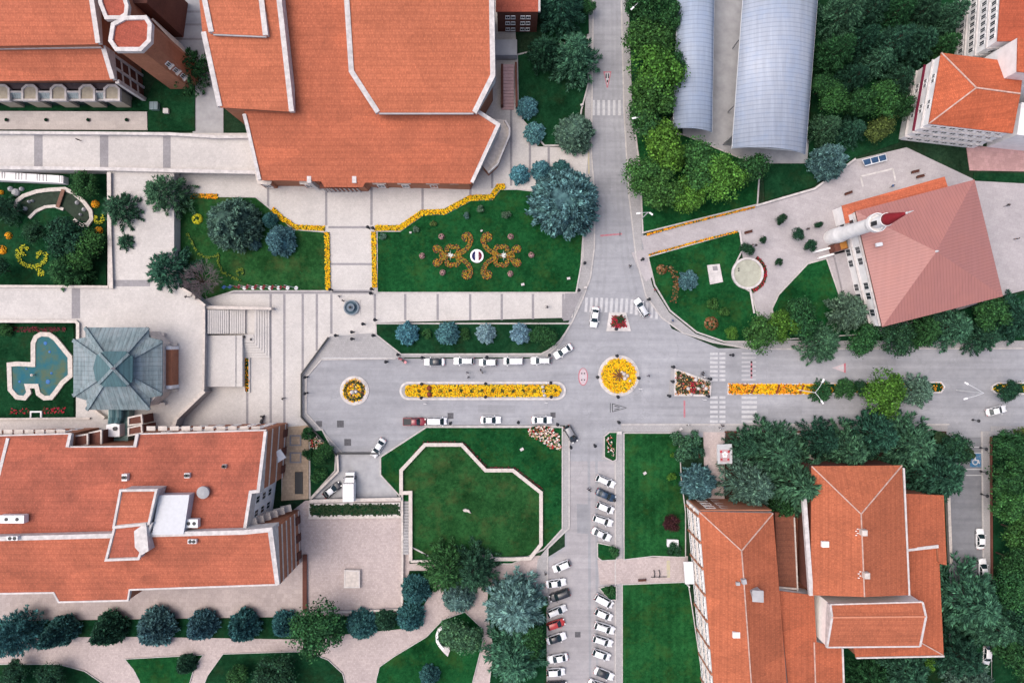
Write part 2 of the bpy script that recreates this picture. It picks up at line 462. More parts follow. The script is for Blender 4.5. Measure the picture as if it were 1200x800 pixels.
M['copper'] = m_seam('weathered_copper', (0.140, 0.190, 0.205), 0, 0.9, 0.5, 0.75, (0.31, 0.345, 0.36))
M['copper_x'] = m_seam('weathered_copper_across', (0.150, 0.197, 0.213), math.pi/2, 0.9, 0.5, 0.75, (0.33, 0.36, 0.375))
M['copperd'] = m_seam('dark_copper', (0.050, 0.110, 0.125), 0, 0.7, 0.3, 0.6, (0.08, 0.17, 0.18))
M['glassroof'] = m_plain('pale_green_glass', (0.16, 0.26, 0.24), 0.2, 0.2, 0.5)
# ------------------------------------------------------------------ ground, roads, lawns
GZ = 0.0
def structure(name, mb, mat, **kw):
    return tag(mb.build(name, mat, **kw), kind='structure')

g = MB(); g.sheet([(-900, -900), (900, -900), (900, 900), (-900, 900)], 0.0)
structure('ground', g, M['ground'])

T3 = 3.0     # height of the upper terrace in the west
ROAD, WALK, PLZ, LAWN = 0.04, 0.17, 0.15, 0.22

r = MB()
r.prism(PP([(690, -90), (745, -90), (750, 150), (754, 280), (760, 330), (787, 385), (842, 408), (1290, 408), (1290, 512), (1162, 512),
            (1162, 880), (1112, 880), (1112, 512), (732, 512), (727, 880), (630, 880), (630, 660), (662, 640), (662, 498), (500, 498), (446, 545),
            (462, 583), (364, 590), (398, 535), (350, 492), (350, 432), (386, 390), (437, 389), (474, 420), (620, 420), (655, 400), (690, 330)]), -0.3, ROAD)
structure('road', r, M['road'])
r = MB(); r.prism(PP([(387, 531), (445, 531), (449, 556), (465, 579), (466, 586), (362, 586), (366, 582), (395, 552)]), -0.2, ROAD+0.012)
structure('service_yard', r, M['conc'])
r = MB(); r.prism(PP([(1114, 512), (1158, 512), (1160, 880), (1114, 880)]), -0.2, ROAD+0.008)
structure('side_road', r, M['road2'])

# pavements
w = MB(); WN = 0
for pts in (
    [(684, -60), (695, -60), (695, 20), (693, 180), (697, 230), (696.5, 290), (692, 325), (683, 350), (670, 378), (656, 402), (640, 418), (630, 414), (657, 398), (672, 372), (676, 343), (681, 310), (685, 250), (684, 180), (688, 40)],
    [(728, -60), (728, 0), (731, 130), (737, 230), (745, 300), (757, 347), (775, 372), (800, 390), (835, 401), (880, 409), (1290, 408), (1290, 396), (880, 396), (848, 402), (815, 391), (784, 366), (765, 336), (752, 290), (750, 200), (742, 130), (736, -60)],
    [(728, 497), (1110, 497), (1110, 506), (728, 506)],
    [(1150, 505), (1161, 505), (1162, 880), (1154, 880)],
    [(1161, 499), (1290, 499), (1290, 509), (1161, 509)],
    [(354, 437), (388, 394), (437, 390), (470, 417), (464, 420), (377, 421), (359, 442), (359, 484), (401, 530), (395, 532), (354, 489)],
    [(658, 505), (667, 505), (667, 618), (642, 642), (641, 694), (634, 696), (626, 690), (630, 655), (658, 620)],
    [(721, 540), (729, 506), (729, 880), (721, 880)],
    [(707, 512), (712, 506), (729, 506), (722, 540), (720, 540), (705, 538)],
    [(470, 418.6), (600, 418.6), (632, 418), (655, 402), (650, 396), (630, 413), (470, 415)],
):
    WN += 1; w.prism(PP(pts), -0.2, WALK-0.03+0.004*WN)
structure('pavement', w, M['walk'])

# cream stone plaza, lower level
p = MB()
p.prism(PP([(180, 196), (300, 196), (285, 120), (250, 60), (250, -60), (600, -60), (606, 80), (608, 128), (630, 172), (690, 174), (686, 210), (684, 300), (675, 343), (671, 372), (440, 378), (440, 391),
            (387, 394), (354, 437), (354, 489), (395, 532), (364, 584), (330, 584), (330, 520), (190, 520), (190, 330)]), -0.3, PLZ)
structure('plaza', p, M['plaza'])
p = MB(); p.prism(PP([(170, -60), (262, -60), (262, 160), (226, 160), (226, 90), (180, 40)]), -0.3, 0.12)
for v in (13, 28, 45): p.prism(PP([(182, v), (240, v), (240, v+2.5), (182, v+2.5)]), 0.0, 0.126, 1)
structure('courtyard_paving', p, [M['conc'], M['band']])
p = MB(); p.prism(PP([(358, 586), (480, 586), (480, 660), (640, 650), (640, 700), (637, 880), (-90, 880), (-90, 600), (340, 600)]), -0.3, 0.13)
structure('gravel_path', p, M['pink'])
p = MB(); p.prism(PP([(-90, 640), (357, 640), (357, 722), (-90, 730)]), -0.3, 0.155)
structure('back_terrace', p, m_paving('greige_slabs', (0.40, 0.345, 0.33), 0.9, 0.9, 0, 0.86, 0.08))
p = MB(); p.prism(PP([(751, 277), (885, 241), (955, 220), (1003, 187), (1062, 173), (1140, 210), (1290, 214), (1290, 318), (1176, 346), (1034, 392), (905, 402), (880, 372), (866, 270), (757, 301)]), -0.3, PLZ)
p.prism(PP([(740, 296), (766, 290), (768, 322), (757, 330), (748, 316)]), -0.25, WALK+0.008)
structure('mosque_plaza', p, M['plaza2'])
p = MB(); p.prism(PP([(1132, 172), (1290, 172), (1290, 203), (1136, 200)]), -0.3, PLZ+0.02)
structure('rose_paving', p, m_paving('rose_slabs', (0.42, 0.255, 0.245), 0.8, 0.8, RAD(8), 0.8, 0.1))
p = MB(); p.prism(PP([(824, 506), (849, 506), (849, 592), (826, 592)]), -0.2, WALK+0.008)
p.prism(PP([(700, 655), (806, 651), (806, 681), (703, 684)]), -0.2, WALK+0.012)
structure('entrance_path', p, M['pink'])
p = MB(); p.prism(PP([(832, -60), (876, -60), (862, 182), (830, 182), (830, 160)]), -0.3, 0.10)
p.prism(PP([(800, 150), (960, 165), (950, 200), (890, 200), (800, 172)]), -0.3, 0.09)
structure('yard_concrete', p, M['conc'])

# upper terrace in the west: retaining walls and paving 3 m above the plaza
t = MB()
for pts in (
    [(-90, 156), (300, 156), (303, 200), (-90, 200)],
    [(126, 200), (204, 200), (204, 296), (210, 336), (126, 336)],
    [(-90, 336), (210, 336), (240, 358), (240, 378), (-90, 378)],
    [(89, 378), (240, 378), (240, 455), (204, 491), (204, 512), (89, 512)],
    [(-90, 491), (89, 491), (89, 512), (-90, 512)],
):
    t.prism(PP(pts, T3), -0.3, T3)
structure('upper_terrace', t, m_paving('terrace_stone', (0.490, 0.465, 0.445), 0.5, 0.5, 0, 0.92, 0.05))
b = MB()
for u0, u1, v0, v1 in ((40, 50, 158, 196), (117, 127, 158, 196), (191, 200, 158, 197), (84, 94, 338, 373), (133, 176, 328, 335.5)):
    b.prism(PP([(u0, v0), (u1, v0), (u1, v1), (u0, v1)], T3), T3-0.2, T3+0.004)
bz = PLZ+0.004
for u, v0, v1 in ((317.5, 344.5, 497), (333.5, 344.5, 497), (355, 344.5, 435), (371.5, 344.5, 411), (388.5, 344.5, 391), (439.5, 344.5, 377), (475, 344.5, 375), (513, 344.5, 375), (551, 344.5, 375), (588, 344.5, 375), (624.5, 344.5, 374), (660, 344.5, 374),
                  (314.5, 211, 246), (382.5, 220, 264), (435.5, 220, 264), (495.3, 216, 246), (551.3, 213, 230), (576.8, 200, 221), (599, 128, 218), (621, 168, 203), (643, 172, 205), (290, 459, 497)):
    b.prism(PP([(u-1.4, v0), (u+1.4, v0), (u+1.4, v1), (u-1.4, v1)]), 0.0, bz)
for v, u0, u1 in ((343, 245, 438), (266.5, 385, 437), (309.5, 388, 436), (341, 389.5, 436)):
    b.prism(PP([(u0, v-1.3), (u1, v-1.3), (u1, v+1.3), (u0, v+1.3)]), 0.0, bz+0.004)
b.prism(PP([(662, 343), (682, 343), (678, 352), (668, 375), (660, 376)]), 0.0, bz+0.008)
structure('paving_bands', b, M['band'])

# lawns
LN = [0]
def lawn(name, pts, mat='lawn', z=LAWN, kerb=True, kz=0.05, kw=0.30):
    q = PP(pts); LN[0] += 1; z = z+0.004*LN[0]
    m = MB(); m.prism(q, -0.3, z)
    structure(name, m, M[mat])
    if kerb:
        k = MB(); k.ribbon(q, kw, -0.1, z+kz, closed=True)
        structure('kerb', k, M['kerb'])
def arc(cu, cv, r, a0, a1, n=10, rv=None):
    return [(cu+r*math.cos(RAD(a0+(a1-a0)*i/n)), cv+(rv or r)*math.sin(RAD(a0+(a1-a0)*i/n))) for i in range(n+1)]

lawn('lawn', [(442, 271), (469, 271), (496, 252), (522, 251), (552, 235), (577, 234), (586, 222), (606, 222), (640, 226), (683, 232), (684, 262), (681, 310), (675, 343), (442, 343)])
lawn('lawn', [(207, 230), (300, 231), (321, 248), (344, 269), (382, 272), (385, 341), (275, 341), (240, 352), (214, 334), (207, 296)], 'lawn_dry')
lawn('lawn', [(440.5, 379), (669, 379), (663, 389), (656, 399), (643, 410), (634, 414.5), (470, 415), (441, 392)], 'lawn_dark')
lawn('garden_lawn', [(-60, 201), (125, 201), (125, 335), (-60, 335)], 'lawn_dark', kerb=False)
lawn('garden_lawn', [(-60, 379), (87, 379), (87, 490), (-60, 490)], 'lawn_dark', kerb=False)
lawn('lawn', [(500, 500), (659, 500), (659, 619), (637, 643), (600, 660), (520, 660), (482, 640), (468, 580), (446, 556), (446, 535)])
lawn('lawn', [(482, 655), (482, 578), (471.5, 577), (471.5, 552), (499, 522.5), (540, 522.5), (568.5, 552.5), (600, 552.5), (633, 578), (633, 637), (620, 653), (600, 654)], 'lawn_dry', kerb=False)
lawn('lawn', [(731, 507), (795, 507), (798, 560), (803, 600), (803, 652), (765, 651), (731, 655)], 'lawn_mown', kw=0.2)
lawn('lawn', [(729, 684), (806, 681), (812, 720), (824, 800), (832, 880), (729, 880)], 'lawn_mown', kw=0.2)
lawn('lawn', [(759, 301), (866, 271), (870, 292), (860, 312), (864, 334), (880, 342), (887, 368), (905, 400), (848, 400), (816, 389), (785, 364), (767, 334)])
lawn('lawn', [(753, 273), (750, 200), (744, 155), (800, 158), (890, 195), (887, 240)], 'lawn')
lawn('lawn', [(896, 236), (894, 192), (950, 192), (955, 218)], 'lawn_dark', kerb=False)
lawn('lawn', [(904, 362), (912, 345), (946, 309), (968, 303), (985, 352), (1034, 390), (912, 398)])
lawn('wood_floor', [(962, -60), (1150, -60), (1120, 70), (1052, 168), (1003, 184), (955, 216), (946, 190)], 'lawn_dark', kerb=False)
lawn('verge', [(860, 396), (1034, 388), (1176, 350), (1290, 322), (1290, 399), (880, 399)], 'lawn_dark', kerb=False)
lawn('verge', [(1140, 203), (1290, 205), (1290, 220), (1140, 212)], 'lawn_dark', kerb=False)
lawn('verge', [(1163, 510), (1290, 510), (1290, 880), (1163, 880)], 'lawn_dark', kerb=False)
lawn('lawn', [(147, 771), (239, 766), (228, 782), (214, 830), (172, 830), (164, 796), (157, 783)], 'lawn', kw=0.15)
lawn('lawn', [(262, 765), (360, 762), (385, 772), (402, 788), (412, 830), (228, 830), (244, 790)], 'lawn_dark', kw=0.15)
lawn('lawn', [(-60, 777), (70, 777), (100, 785), (122, 800), (130, 830), (-60, 830)], 'lawn_dark', kw=0.15)
lawn('lawn', [(442, 830), (441, 796), (445, 780), (462, 768), (500, 745), (519, 725), (545, 716), (565, 735), (566, 750), (556, 790), (545, 830)], 'lawn', kw=0.15)
lawn('lawn', [(572, 690), (585, 680), (621, 678), (634, 697), (641, 700), (641, 830), (570, 830), (578, 760), (570, 710)], 'lawn_dark', kw=0.15)
lawn('verge', [(-60, 728), (345, 722), (470, 720), (472, 705), (480, 668), (505, 668), (508, 690), (480, 735), (345, 748), (170, 745), (-60, 746)], 'lawn_dark', kerb=False)
lawn('lawn', [(606, 65), (690, 45), (689, 100), (681, 130), (676, 171), (638, 171), (613, 142), (607, 120)], 'lawn_dark')
lawn('lawn', [(632, -60), (688, -60), (690, 40), (640, 55)], 'lawn_dark', kerb=False)
lawn('planting_bed', [(363, 504), (378, 503), (394, 533), (393, 551), (364, 583)], 'lawn_dark')
lawn('verge', [(-60, 118), (172, 118), (182, 96), (229, 92), (229, 154), (174, 154), (174, 130), (-60, 130)], 'lawn_dark', kerb=False)
lawn('verge', [(850, 505), (1108, 505), (1108, 560), (945, 620), (850, 600)], 'soil', kerb=False)
lawn('verge', [(734, -60), (798, -60), (798, 150), (742, 150)], 'lawn_dark', kerb=False)
lawn('verge', [(985, 755), (1112, 755), (1160, 690), (1161, 880), (985, 880)], 'lawn_dark', kerb=False)
lawn('verge', [(708, 511), (714, 506), (723, 506), (722, 538), (718, 540), (708, 535)], 'lawn', kerb=True, kw=0.2)
lawn('verge', [(700, 635), (722, 640), (722, 655), (705, 656), (700, 652)], 'lawn', kw=0.2)
lawn('verge', [(702, 688), (714, 685), (722, 686), (722, 702), (714, 702)], 'lawn', kw=0.2)

# long kerbs of the carriageways
k = MB(); KN = 0
for pts in ([(695, -60), (695, 20), (693, 180), (697, 230), (696.5, 290), (692, 325), (683, 350), (670, 378), (656, 402), (640, 418)],
            [(728, -60), (728, 0), (731, 130), (737, 230), (745, 300), (757, 347), (775, 372), (800, 390), (835, 401), (880, 409), (1290, 408)],
            [(728, 497), (1112, 497)], [(667, 505), (667, 618), (642, 642), (641, 694)], [(721, 540), (721, 880)],
            [(464, 420), (377, 421), (359, 442), (359, 484), (401, 530)], [(497, 499), (656, 499)], [(1150, 505), (1154, 880)]):
    KN += 1; k.ribbon(PP(pts), 0.26, -0.1, WALK+0.016+0.004*KN)
structure('kerb', k, M['kerb'])

# worn parking lane by the east row, patches and covers in the asphalt
q = MB()
for pts in ([(664, 540), (722, 540), (722, 880), (640, 880), (640, 660), (664, 640)],):
    q.sheet(PP(pts), ROAD+0.004)
structure('parking_street', q, m_asphalt('warm_asphalt', (0.335, 0.322, 0.330)))
q = MB()
for u, v, s in ((399, 496.5, 8), (407.5, 518, 8), (374, 496.5, 7), (528, 487, 7), (648, 486, 6), (677, 743, 6.5), (776, 499, 3)):
    q.sheet(PP([(u-s/2, v-s/2), (u+s/2, v-s/2), (u+s/2, v+s/2), (u-s/2, v+s/2)]), ROAD+0.013)
structure('drain_covers', q, m_paving('iron_grate', (0.11, 0.11, 0.12), 0.3, 0.3, 0, 0.5, 0.15))

q = MB()
for u0, v0, u1, v1 in ((742, 426, 752, 470), (560, 474, 604, 484), (900, 478, 940, 486), (700, 205, 716, 228), (1010, 420, 1050, 428), (676, 590, 690, 625), (690, 40, 708, 58)):
    q.sheet(PP([(u0, v0), (u1, v0+.6), (u1-.5, v1), (u0+.4, v1-.7)]), ROAD+0.009)
structure('road_repair', q, m_asphalt('repair_asphalt', sc(ROADC, 0.9)))
q = MB(); TK = 0
for pts in ([(702, -60), (701, 100), (704, 230), (704, 300), (699, 345)], [(708, -60), (707, 100), (710, 230), (710, 300), (707, 345)], [(717, -60), (718, 100), (724, 230), (729, 300), (738, 345)], [(722, -60), (724, 100), (730, 230), (736, 300), (746, 345)],
            [(900, 425), (1020, 424), (1290, 424)], [(900, 434), (1020, 433), (1290, 433)], [(770, 478), (900, 477), (1290, 478)], [(770, 487), (900, 486), (1290, 487)], [(480, 434), (600, 434), (676, 430)], [(480, 443), (600, 443), (676, 438)], [(690, 520), (692, 880)], [(699, 520), (700, 880)]):
    TK += 1; q.ribbon(PP(pts), 0.55, ROAD-0.05, ROAD+0.0062+0.0001*TK)
structure('tyre_tracks', q, m_asphalt('tyre_worn_asphalt', sc(ROADC, 0.945)))
# painted road markings
mk = MB(); mz = ROAD+0.014
def rect(u0, v0, u1, v1, mi=0, z=mz):
    mk.sheet(PP([(u0, v0), (u1, v0), (u1, v1), (u0, v1)]), z, mi)
def poly(pts, mi=0, z=mz): mk.sheet(PP(pts), z, mi)
for i in range(6): rect(693.8+6.1*i, 117.5, 696.8+6.1*i, 135.5)
for i in range(15):
    u = 685+5.9*i; v = 348.5+(0.12*i if i < 8 else 0.12*8+(i-8)*1.25)
    poly([(u+1, v), (u+4, v+0.2), (u+3, v+17), (u-0.2, v+16.8)], 0)
for u0, u1 in ((832, 841), (843, 850)):
    for i in range(7): rect(u0, 413+5.1*i, u1, 415.8+5.1*i)
    for i in range(6): rect(u0, 464+5.6*i, u1, 467+5.6*i)
for i in range(7): rect(869, 413+5.1*i, 886, 415.0+5.1*i, 5)
for i in range(6): rect(869, 464+5.6*i, 887, 467.2+5.6*i)
# warning triangle with two figures, north road
poly([(707, 84), (716.5, 84), (712.4, 103), (711, 103)], 1)
poly([(708.6, 85.6), (715, 85.6), (712, 99.5), (711.4, 99.5)], 0, mz+0.004)
rect(709.6, 86.5, 711, 92, 3, mz+0.008); rect(712.4, 86.5, 713.8, 92, 3, mz+0.008); rect(711, 94, 712.6, 97, 3, mz+0.008)
# red bars across the lanes
poly([(703.5, 275.2), (729, 273.2), (729, 275.0), (703.5, 277.4)], 1); rect(726, 272, 727, 276.5, 3, mz+0.004)
rect(801, 469, 803, 489, 1); rect(879.5, 423, 881.5, 443, 1)
# speed roundel
poly(arc(683.3, 441.2, 5.7, 0, 360, 24, 10.6)[:-1], 1)
poly(arc(683.3, 441.2, 4.6, 0, 360, 24, 9.3)[:-1], 2, mz+0.004)
for du, dv in ((-2, -4.5), (1.2, -4.5), (-2, 3.2), (1.2, 3.2)): rect(683+du, 441+dv, 684.4+du, 442.6+dv, 3, mz+0.008)
poly(arc(683.3, 441.2, 1.3, 0, 360, 10, 2)[:-1], 0, mz+0.008)
# give-way outline south of the roundabout
for pts in ([(717.2, 472.5), (718, 472.5), (718, 482.5), (717.2, 482.5)], [(718, 472.5), (734, 477.2), (734, 477.7), (718, 473.3)], [(718, 482.5), (734, 478), (734, 477.5), (718, 481.7)], [(714.8, 472), (715.5, 472), (715.5, 483), (714.8, 483)], [(720, 475), (726, 476.2), (726, 477), (720, 476)], [(720, 479.5), (726, 478), (726, 478.8), (720, 480.3)]):
    poly(pts, 3)
# triangle east boulevard
poly([(975, 431), (991, 425.5), (991, 436.5)], 2); poly([(981, 430.8), (988.5, 428.4), (988.5, 433.6)], 0, mz+0.004)
poly([(988.8, 425.8), (991, 425), (991, 437), (988.8, 436.2)], 1, mz+0.008)
# disabled bay
z2 = ROAD+0.016
mk.sheet(PP([(1136.5, 531), (1150, 531), (1150, 547), (1136.5, 547)]), z2, 4)
mk.sheet(PP(arc(1142.6, 541, 3.6, -20, 250, 14)+arc(1142.6, 541, 2.4, 250, -20, 14)), z2+0.004, 0)
mk.sheet(PP([(1141.6, 533.4), (1143, 533.4), (1143.4, 538), (1147, 538.6), (1148.2, 543), (1146.8, 543.2), (1145.8, 539.8), (1141.8, 539.4)]), z2+0.004, 0)
for v in (523, 530, 549, 556): mk.sheet(PP([(1132, v), (1150, v), (1150, v+1), (1132, v+1)]), z2, 0)
# yellow line on the north pavement edge and by the entrance path
mk.sheet(PP([(688.6, 178), (690.6, 178), (691, 204), (689, 204)]), WALK+0.006, 6)
mk.sheet(PP([(781, 656), (785, 656), (785, 676), (781, 676)]), WALK+0.018, 6)
rect(377, 418.8, 460, 419.8, 0, WALK+0.028)
structure('road_markings', mk, [M['mark'], M['markr'], M['markp'], M['dark'], M['markb'], m_mark('faded_road_paint', (0.44, 0.43, 0.44), ROADC, 0.7), M['marky']])

mk = MB()
for pts in ([(1008, 207), (1046, 198)], [(1046, 198), (1049, 212)], [(1008, 207), (1011, 219)]):
    mk.ribbon(PP(pts), 0.35, 0.05, PLZ+0.008)
structure('yard_lines', mk, M['trim'])
# ------------------------------------------------------------------ buildings
def V3(pts): return [V(*p) for p in pts]
WINP = {}
def window_meshes(w, h, style):
    key = (round(w, 2), round(h, 2), style)
    if key in WINP: return WINP[key]
    fm = {'white': M['white'], 'dark': M['dark'], 'brown': M['brickd']}[style]
    f = MB(); t = 0.09
    f.box((0, -0.05, t/2), (w+0.1, 0.16, t)); f.box((0, -0.05, h-t/2), (w, 0.14, t))
    f.box((-w/2+t/2, -0.05, h/2), (t, 0.14, h-2*t-0.004)); f.box((w/2-t/2, -0.05, h/2), (t, 0.14, h-2*t-0.004))
    f.box((0, -0.04, h/2), (0.05, 0.10, h-2*t-0.004))
    p = MB(); p.box((0, -0.015, h/2), (w-2*t-0.004, 0.03, h-2*t-0.004))
    fo = f.build('window', fm, None, local=True); po = p.build('pane', M['glass'], None, local=True)
    WINP[key] = (fo.data, po.data)
    bpy.data.objects.remove(fo); bpy.data.objects.remove(po)
    return WINP[key]
def window(bld, pos, ang, w, h, style='white'):
    """a window (frame) with its pane; ang = direction its wall runs, outside on the left-hand -y side"""
    fm, pm = window_meshes(w, h, style)
    L = wloc(bld)
    o = bpy.data.objects.new('window', fm); COL.objects.link(o)
    o.parent = bld; o.location = Vector(pos)-L; o.rotation_euler = (0, 0, ang)
    q = bpy.data.objects.new('pane', pm); COL.objects.link(q); q.parent = o
    return o
def facade(bld, A, B, out, rows, spacing, w, h, style='white', margin=1.0, skip=0.0, pair=0.0, off=0.03):
    """windows in rows (sill heights) on the wall from A to B (xy); out = a point outside that wall"""
    A = Vector(A); B = Vector(B); d = B-A; Lg = d.length; d.normalize()
    n = Vector((d.y, -d.x))
    if (Vector(out)-A).dot(n) < 0:
        A, B = B, A; d = -d; n = -n
    ang = math.atan2(d.y, d.x)
    k = max(1, int((Lg-2*margin)/spacing+0.5))
    for z in rows:
        for i in range(k):
            u = margin+(Lg-2*margin)*(i+0.5)/k
            for du in ((-pair/2, pair/2) if pair else (0,)):
                q = A+d*(u+du)+n*off
                window(bld, (q.x, q.y, z), ang, w, h, style)
def walls(bld, pts, mat, z0=0.0, drop=0.15, name='wall', inset=0.0):
    """solid walls under an outline of (u, v, h) eave readings"""
    q = V3(pts)
    c = Vector((sum(v.x for v in q)/len(q), sum(v.y for v in q)/len(q), 0))
    xy = []
    for v in q:
        d = Vector((v.x-c.x, v.y-c.y)); 
        d = d*(1-inset/max(d.length, 0.1)) if inset else d
        xy.append((c.x+d.x, c.y+d.y))
    m = MB(); m.prism(xy, z0, [v.z-drop for v in q])
    m.build(name, mat, bld)
    return xy
def roof(bld, verts, faces, mat, t=0.22, name='roof', parent=None):
    m = MB(); m.shell(V3(verts), faces, t)
    return m.build(name, mat, parent or bld)
def parapet(bld, lines, w=0.8, t=0.9, mat=None, name='parapet', up=0.25):
    for pts in lines:
        q = V3(pts); q = [Vector((a.x, a.y, a.z+up)) for a in q]
        m = MB()
        m.ribbon([(a.x, a.y) for a in q], w, min(a.z for a in q)-t, [a.z for a in q])
        m.build(name, mat or M['trim'], bld)
def caps(bld, lines, w=0.3, mat=None, name='ridge_cap'):
    for a, b in lines:
        m = MB(); va = V(*a)+Vector((0, 0, 0.10)); vb = V(*b)+Vector((0, 0, 0.10))
        m.bar(va, vb, w, 0.14); m.build(name, mat or CAPC, bld)
CAPC = m_plain('mortared_ridge_tiles', (0.44, 0.30, 0.25), 0.85, 0.3)
def at(u, v): x, y = P(u, v); return (x, y, 0)

# ---- central hall
tB = m_tile('clay_tiles_hall', (0.408, 0.124, 0.067), 0, 0.46)
tBn = m_tile('clay_tiles_nave', (0.446, 0.140, 0.074), 0, 0.46, 0.15)
b = thing('hall', 'great brick hall with stepped orange tile roofs and white parapets behind the flower lawn', 'hall', at(450, 110))
hl = lambda v: 6.5+0.045*(213-v)
lo = [(342, 130), (286, 130), (290, 150), (304, 211), (376, 212.5), (380, 219), (425, 219.5), (428, 214), (552, 215.5), (585, 147), (559, 131), (560, -40), (325, -40)]
lo = [(u, v, hl(v)) for u, v in lo]
roof(b, lo, [tuple(range(13))], tB)
xy = walls(b, lo, M['brick'], inset=0.5)
hw = lambda v: 12.3+0.045*(127-v)
w2 = [(u, v, hw(v)) for u, v in ((237, 38), (258, 126), (342, 131), (323, -40), (230, -40))]
roof(b, w2, [(0, 1, 2, 3, 4)], tBn)
walls(b, w2, M['brick'], inset=0.4)
hw1 = lambda v: 17.0+0.03*(40-v)
w1 = [(u, v, hw1(v)) for u, v in ((249.5, 39.5), (313, 42.5), (308, -40), (237, -40), (236, -10))]
roof(b, w1, [(0, 1, 2, 3, 4)], tBn)
walls(b, w1, M['brick'], z0=10, inset=0.4)
hn = lambda v: 12.3+0.05*(131-v)
nv = [(u, v, hn(v)) for u, v in ((404, -40), (412, 84), (443, 132), (556, 132), (577.5, 89), (575.5, -40))]
roof(b, nv, [(0, 1, 2, 3, 4, 5)], tBn)
walls(b, nv, M['brick'], z0=0, inset=0.4)
parapet(b, [[(404, -40, hn(-40)), (412, 84, hn(84)), (443, 132, hn(132))], [(556, 132, hn(132)), (577.5, 89, hn(89)), (575.5, -40, hn(-40))],
            [(323, -40, hw(-40)), (342, 131, hw(131))], [(239, 38, hw(38)), (258, 125, hw(125))], [(238, -10, hw1(-10)), (248, 38, hw1(38))], [(305.5, -10, hw1(-10)), (311.5, 42, hw1(42))]], 0.95)
parapet(b, [[(561, 131.5, hl(131)), (584, 146.5, hl(146)), (553, 214, hl(213))], [(286.5, 134, hl(133)), (290.5, 150, hl(150)), (304.5, 211, hl(210))]], 0.7, 0.7)
m = MB(); m.bar(V(444, 132.5, hn(132)-0.1), V(555, 132.5, hn(132)-0.1), 0.5, 0.3); m.build('gutter', M['conc'], b)
m = MB(); m.bar(V(250, 40, hw1(40)-0.1), V(312, 42.6, hw1(42)-0.1), 0.45, 0.3); m.build('gutter', M['conc'], b)
# buttresses and bay windows of the south front
for u in (319, 367, 449.5, 477.5, 510, 537):
    m = MB(); x, y = P(u, 217); m.prism([(x-1.7, y+1.5), (x-1.2, y-0.7), (x+1.2, y-0.7), (x+1.7, y+1.5)], 0, 4.6); m.build('bay', M['brick'], b)
    m = MB(); m.prism([(x-1.9, y+1.5), (x-1.35, y-0.9), (x+1.35, y-0.9), (x+1.9, y+1.5)], 4.6, 4.85); m.build('bay_coping', M['stone'], b)
    window(b, (x, y-0.72, 1.2), 0, 1.5, 2.4)
for u in (373, 423.5):
    m = MB(); x, y = P(u, 215); m.box((x, y-0.4, 3.4), (0.85, 2.0, 6.8)); m.build('buttress', M['trim'], b)
m = MB()
x0, y0 = P(381, 222); x1, y1 = P(425, 226)
m.bar((x0, y0, 4.3), (x1, y0, 4.3), 1.4, 0.3)
cn = m.build('canopy', M['brickd'], b)
for i in range(9):
    m = MB(); m.box((x0+(x1-x0)*(i+0.5)/9, y0-0.55, 2.05), (0.22, 0.22, 4.1)); m.build('column', M['trim'], b)
m = MB(); xa, ya = P(403, 220.5); m.box((xa, ya+0.3, 1.4), (3.2, 0.4, 2.8)); m.build('door', M['glass'], b)
# east terrace annex and ramp
m = MB(); q = [(578, 139), (592, 141), (597, 150), (597, 158), (583, 192), (572, 202), (566, 195)]
m.prism(PP(q, 3.2), 0, 3.2); m.build('terrace_annex', M['brick'], b)
m = MB(); m.prism(PP(q, 3.2), 3.2, 3.215); m.build('terrace_floor', M['stone'], b)
m = MB(); m.ribbon(PP(q[1:6], 4.0), 0.35, 3.0, 4.0); m.build('balustrade', M['trim'], b)
m = MB()
for i in range(14):
    m.box((*P(595, 82+3.5*i), 0.15+1.9*(1-i/13)/2), (2.6, 0.62, 0.3+1.9*(1-i/13)))
m.build('stairs', m_plain('pink_stair_stone', (0.42, 0.27, 0.26), 0.8, 0.15), b)
m = MB(); m.ribbon(PP([(588.5, 80), (588.5, 127)]), 0.5, 0, 2.4); m.ribbon(PP([(604.5, 76), (605.5, 128)]), 0.45, 0, 1.5); m.build('stair_wall', M['brickd'], b)
m = MB(); m.box((*P(593, 62), 1.4), (4.6, 3.2, 2.8)); m.build('stair_landing', M['conc'], b)
# nave east wall panels
for v in (20, 45, 70):
    facade(b, (P(573.4, v-12, hn(v))), (P(573.4, v+12, hn(v))), P(640, v), (6.0,), 4, 1.6, 2.2, margin=0.4)

# ---- small brick block by the north road
b = thing('annex_building', 'small brick block with red tile roof beside dark conifers near the north road', 'building', at(606, 20))
r0 = [(581, -30, 11), (632, -30, 11), (632, 14, 9.5), (581, 14, 9.5)]
roof(b, r0, [(0, 1, 2, 3)], m_tile('clay_tiles_annex', (0.40, 0.10, 0.06)), 0.25)
xy = walls(b, r0, M['brickd'], inset=0.3)
A, B = P(583, 14, 9.5), P(631, 14, 9.5)
facade(b, A, B, (A[0], A[1]-20), (1.2, 4.0, 6.6), 3.2, 0.9, 1.3, pair=1.1)
parapet(b, [[(632, -30, 11), (632, 14, 9.5)]], 0.4, 0.5)

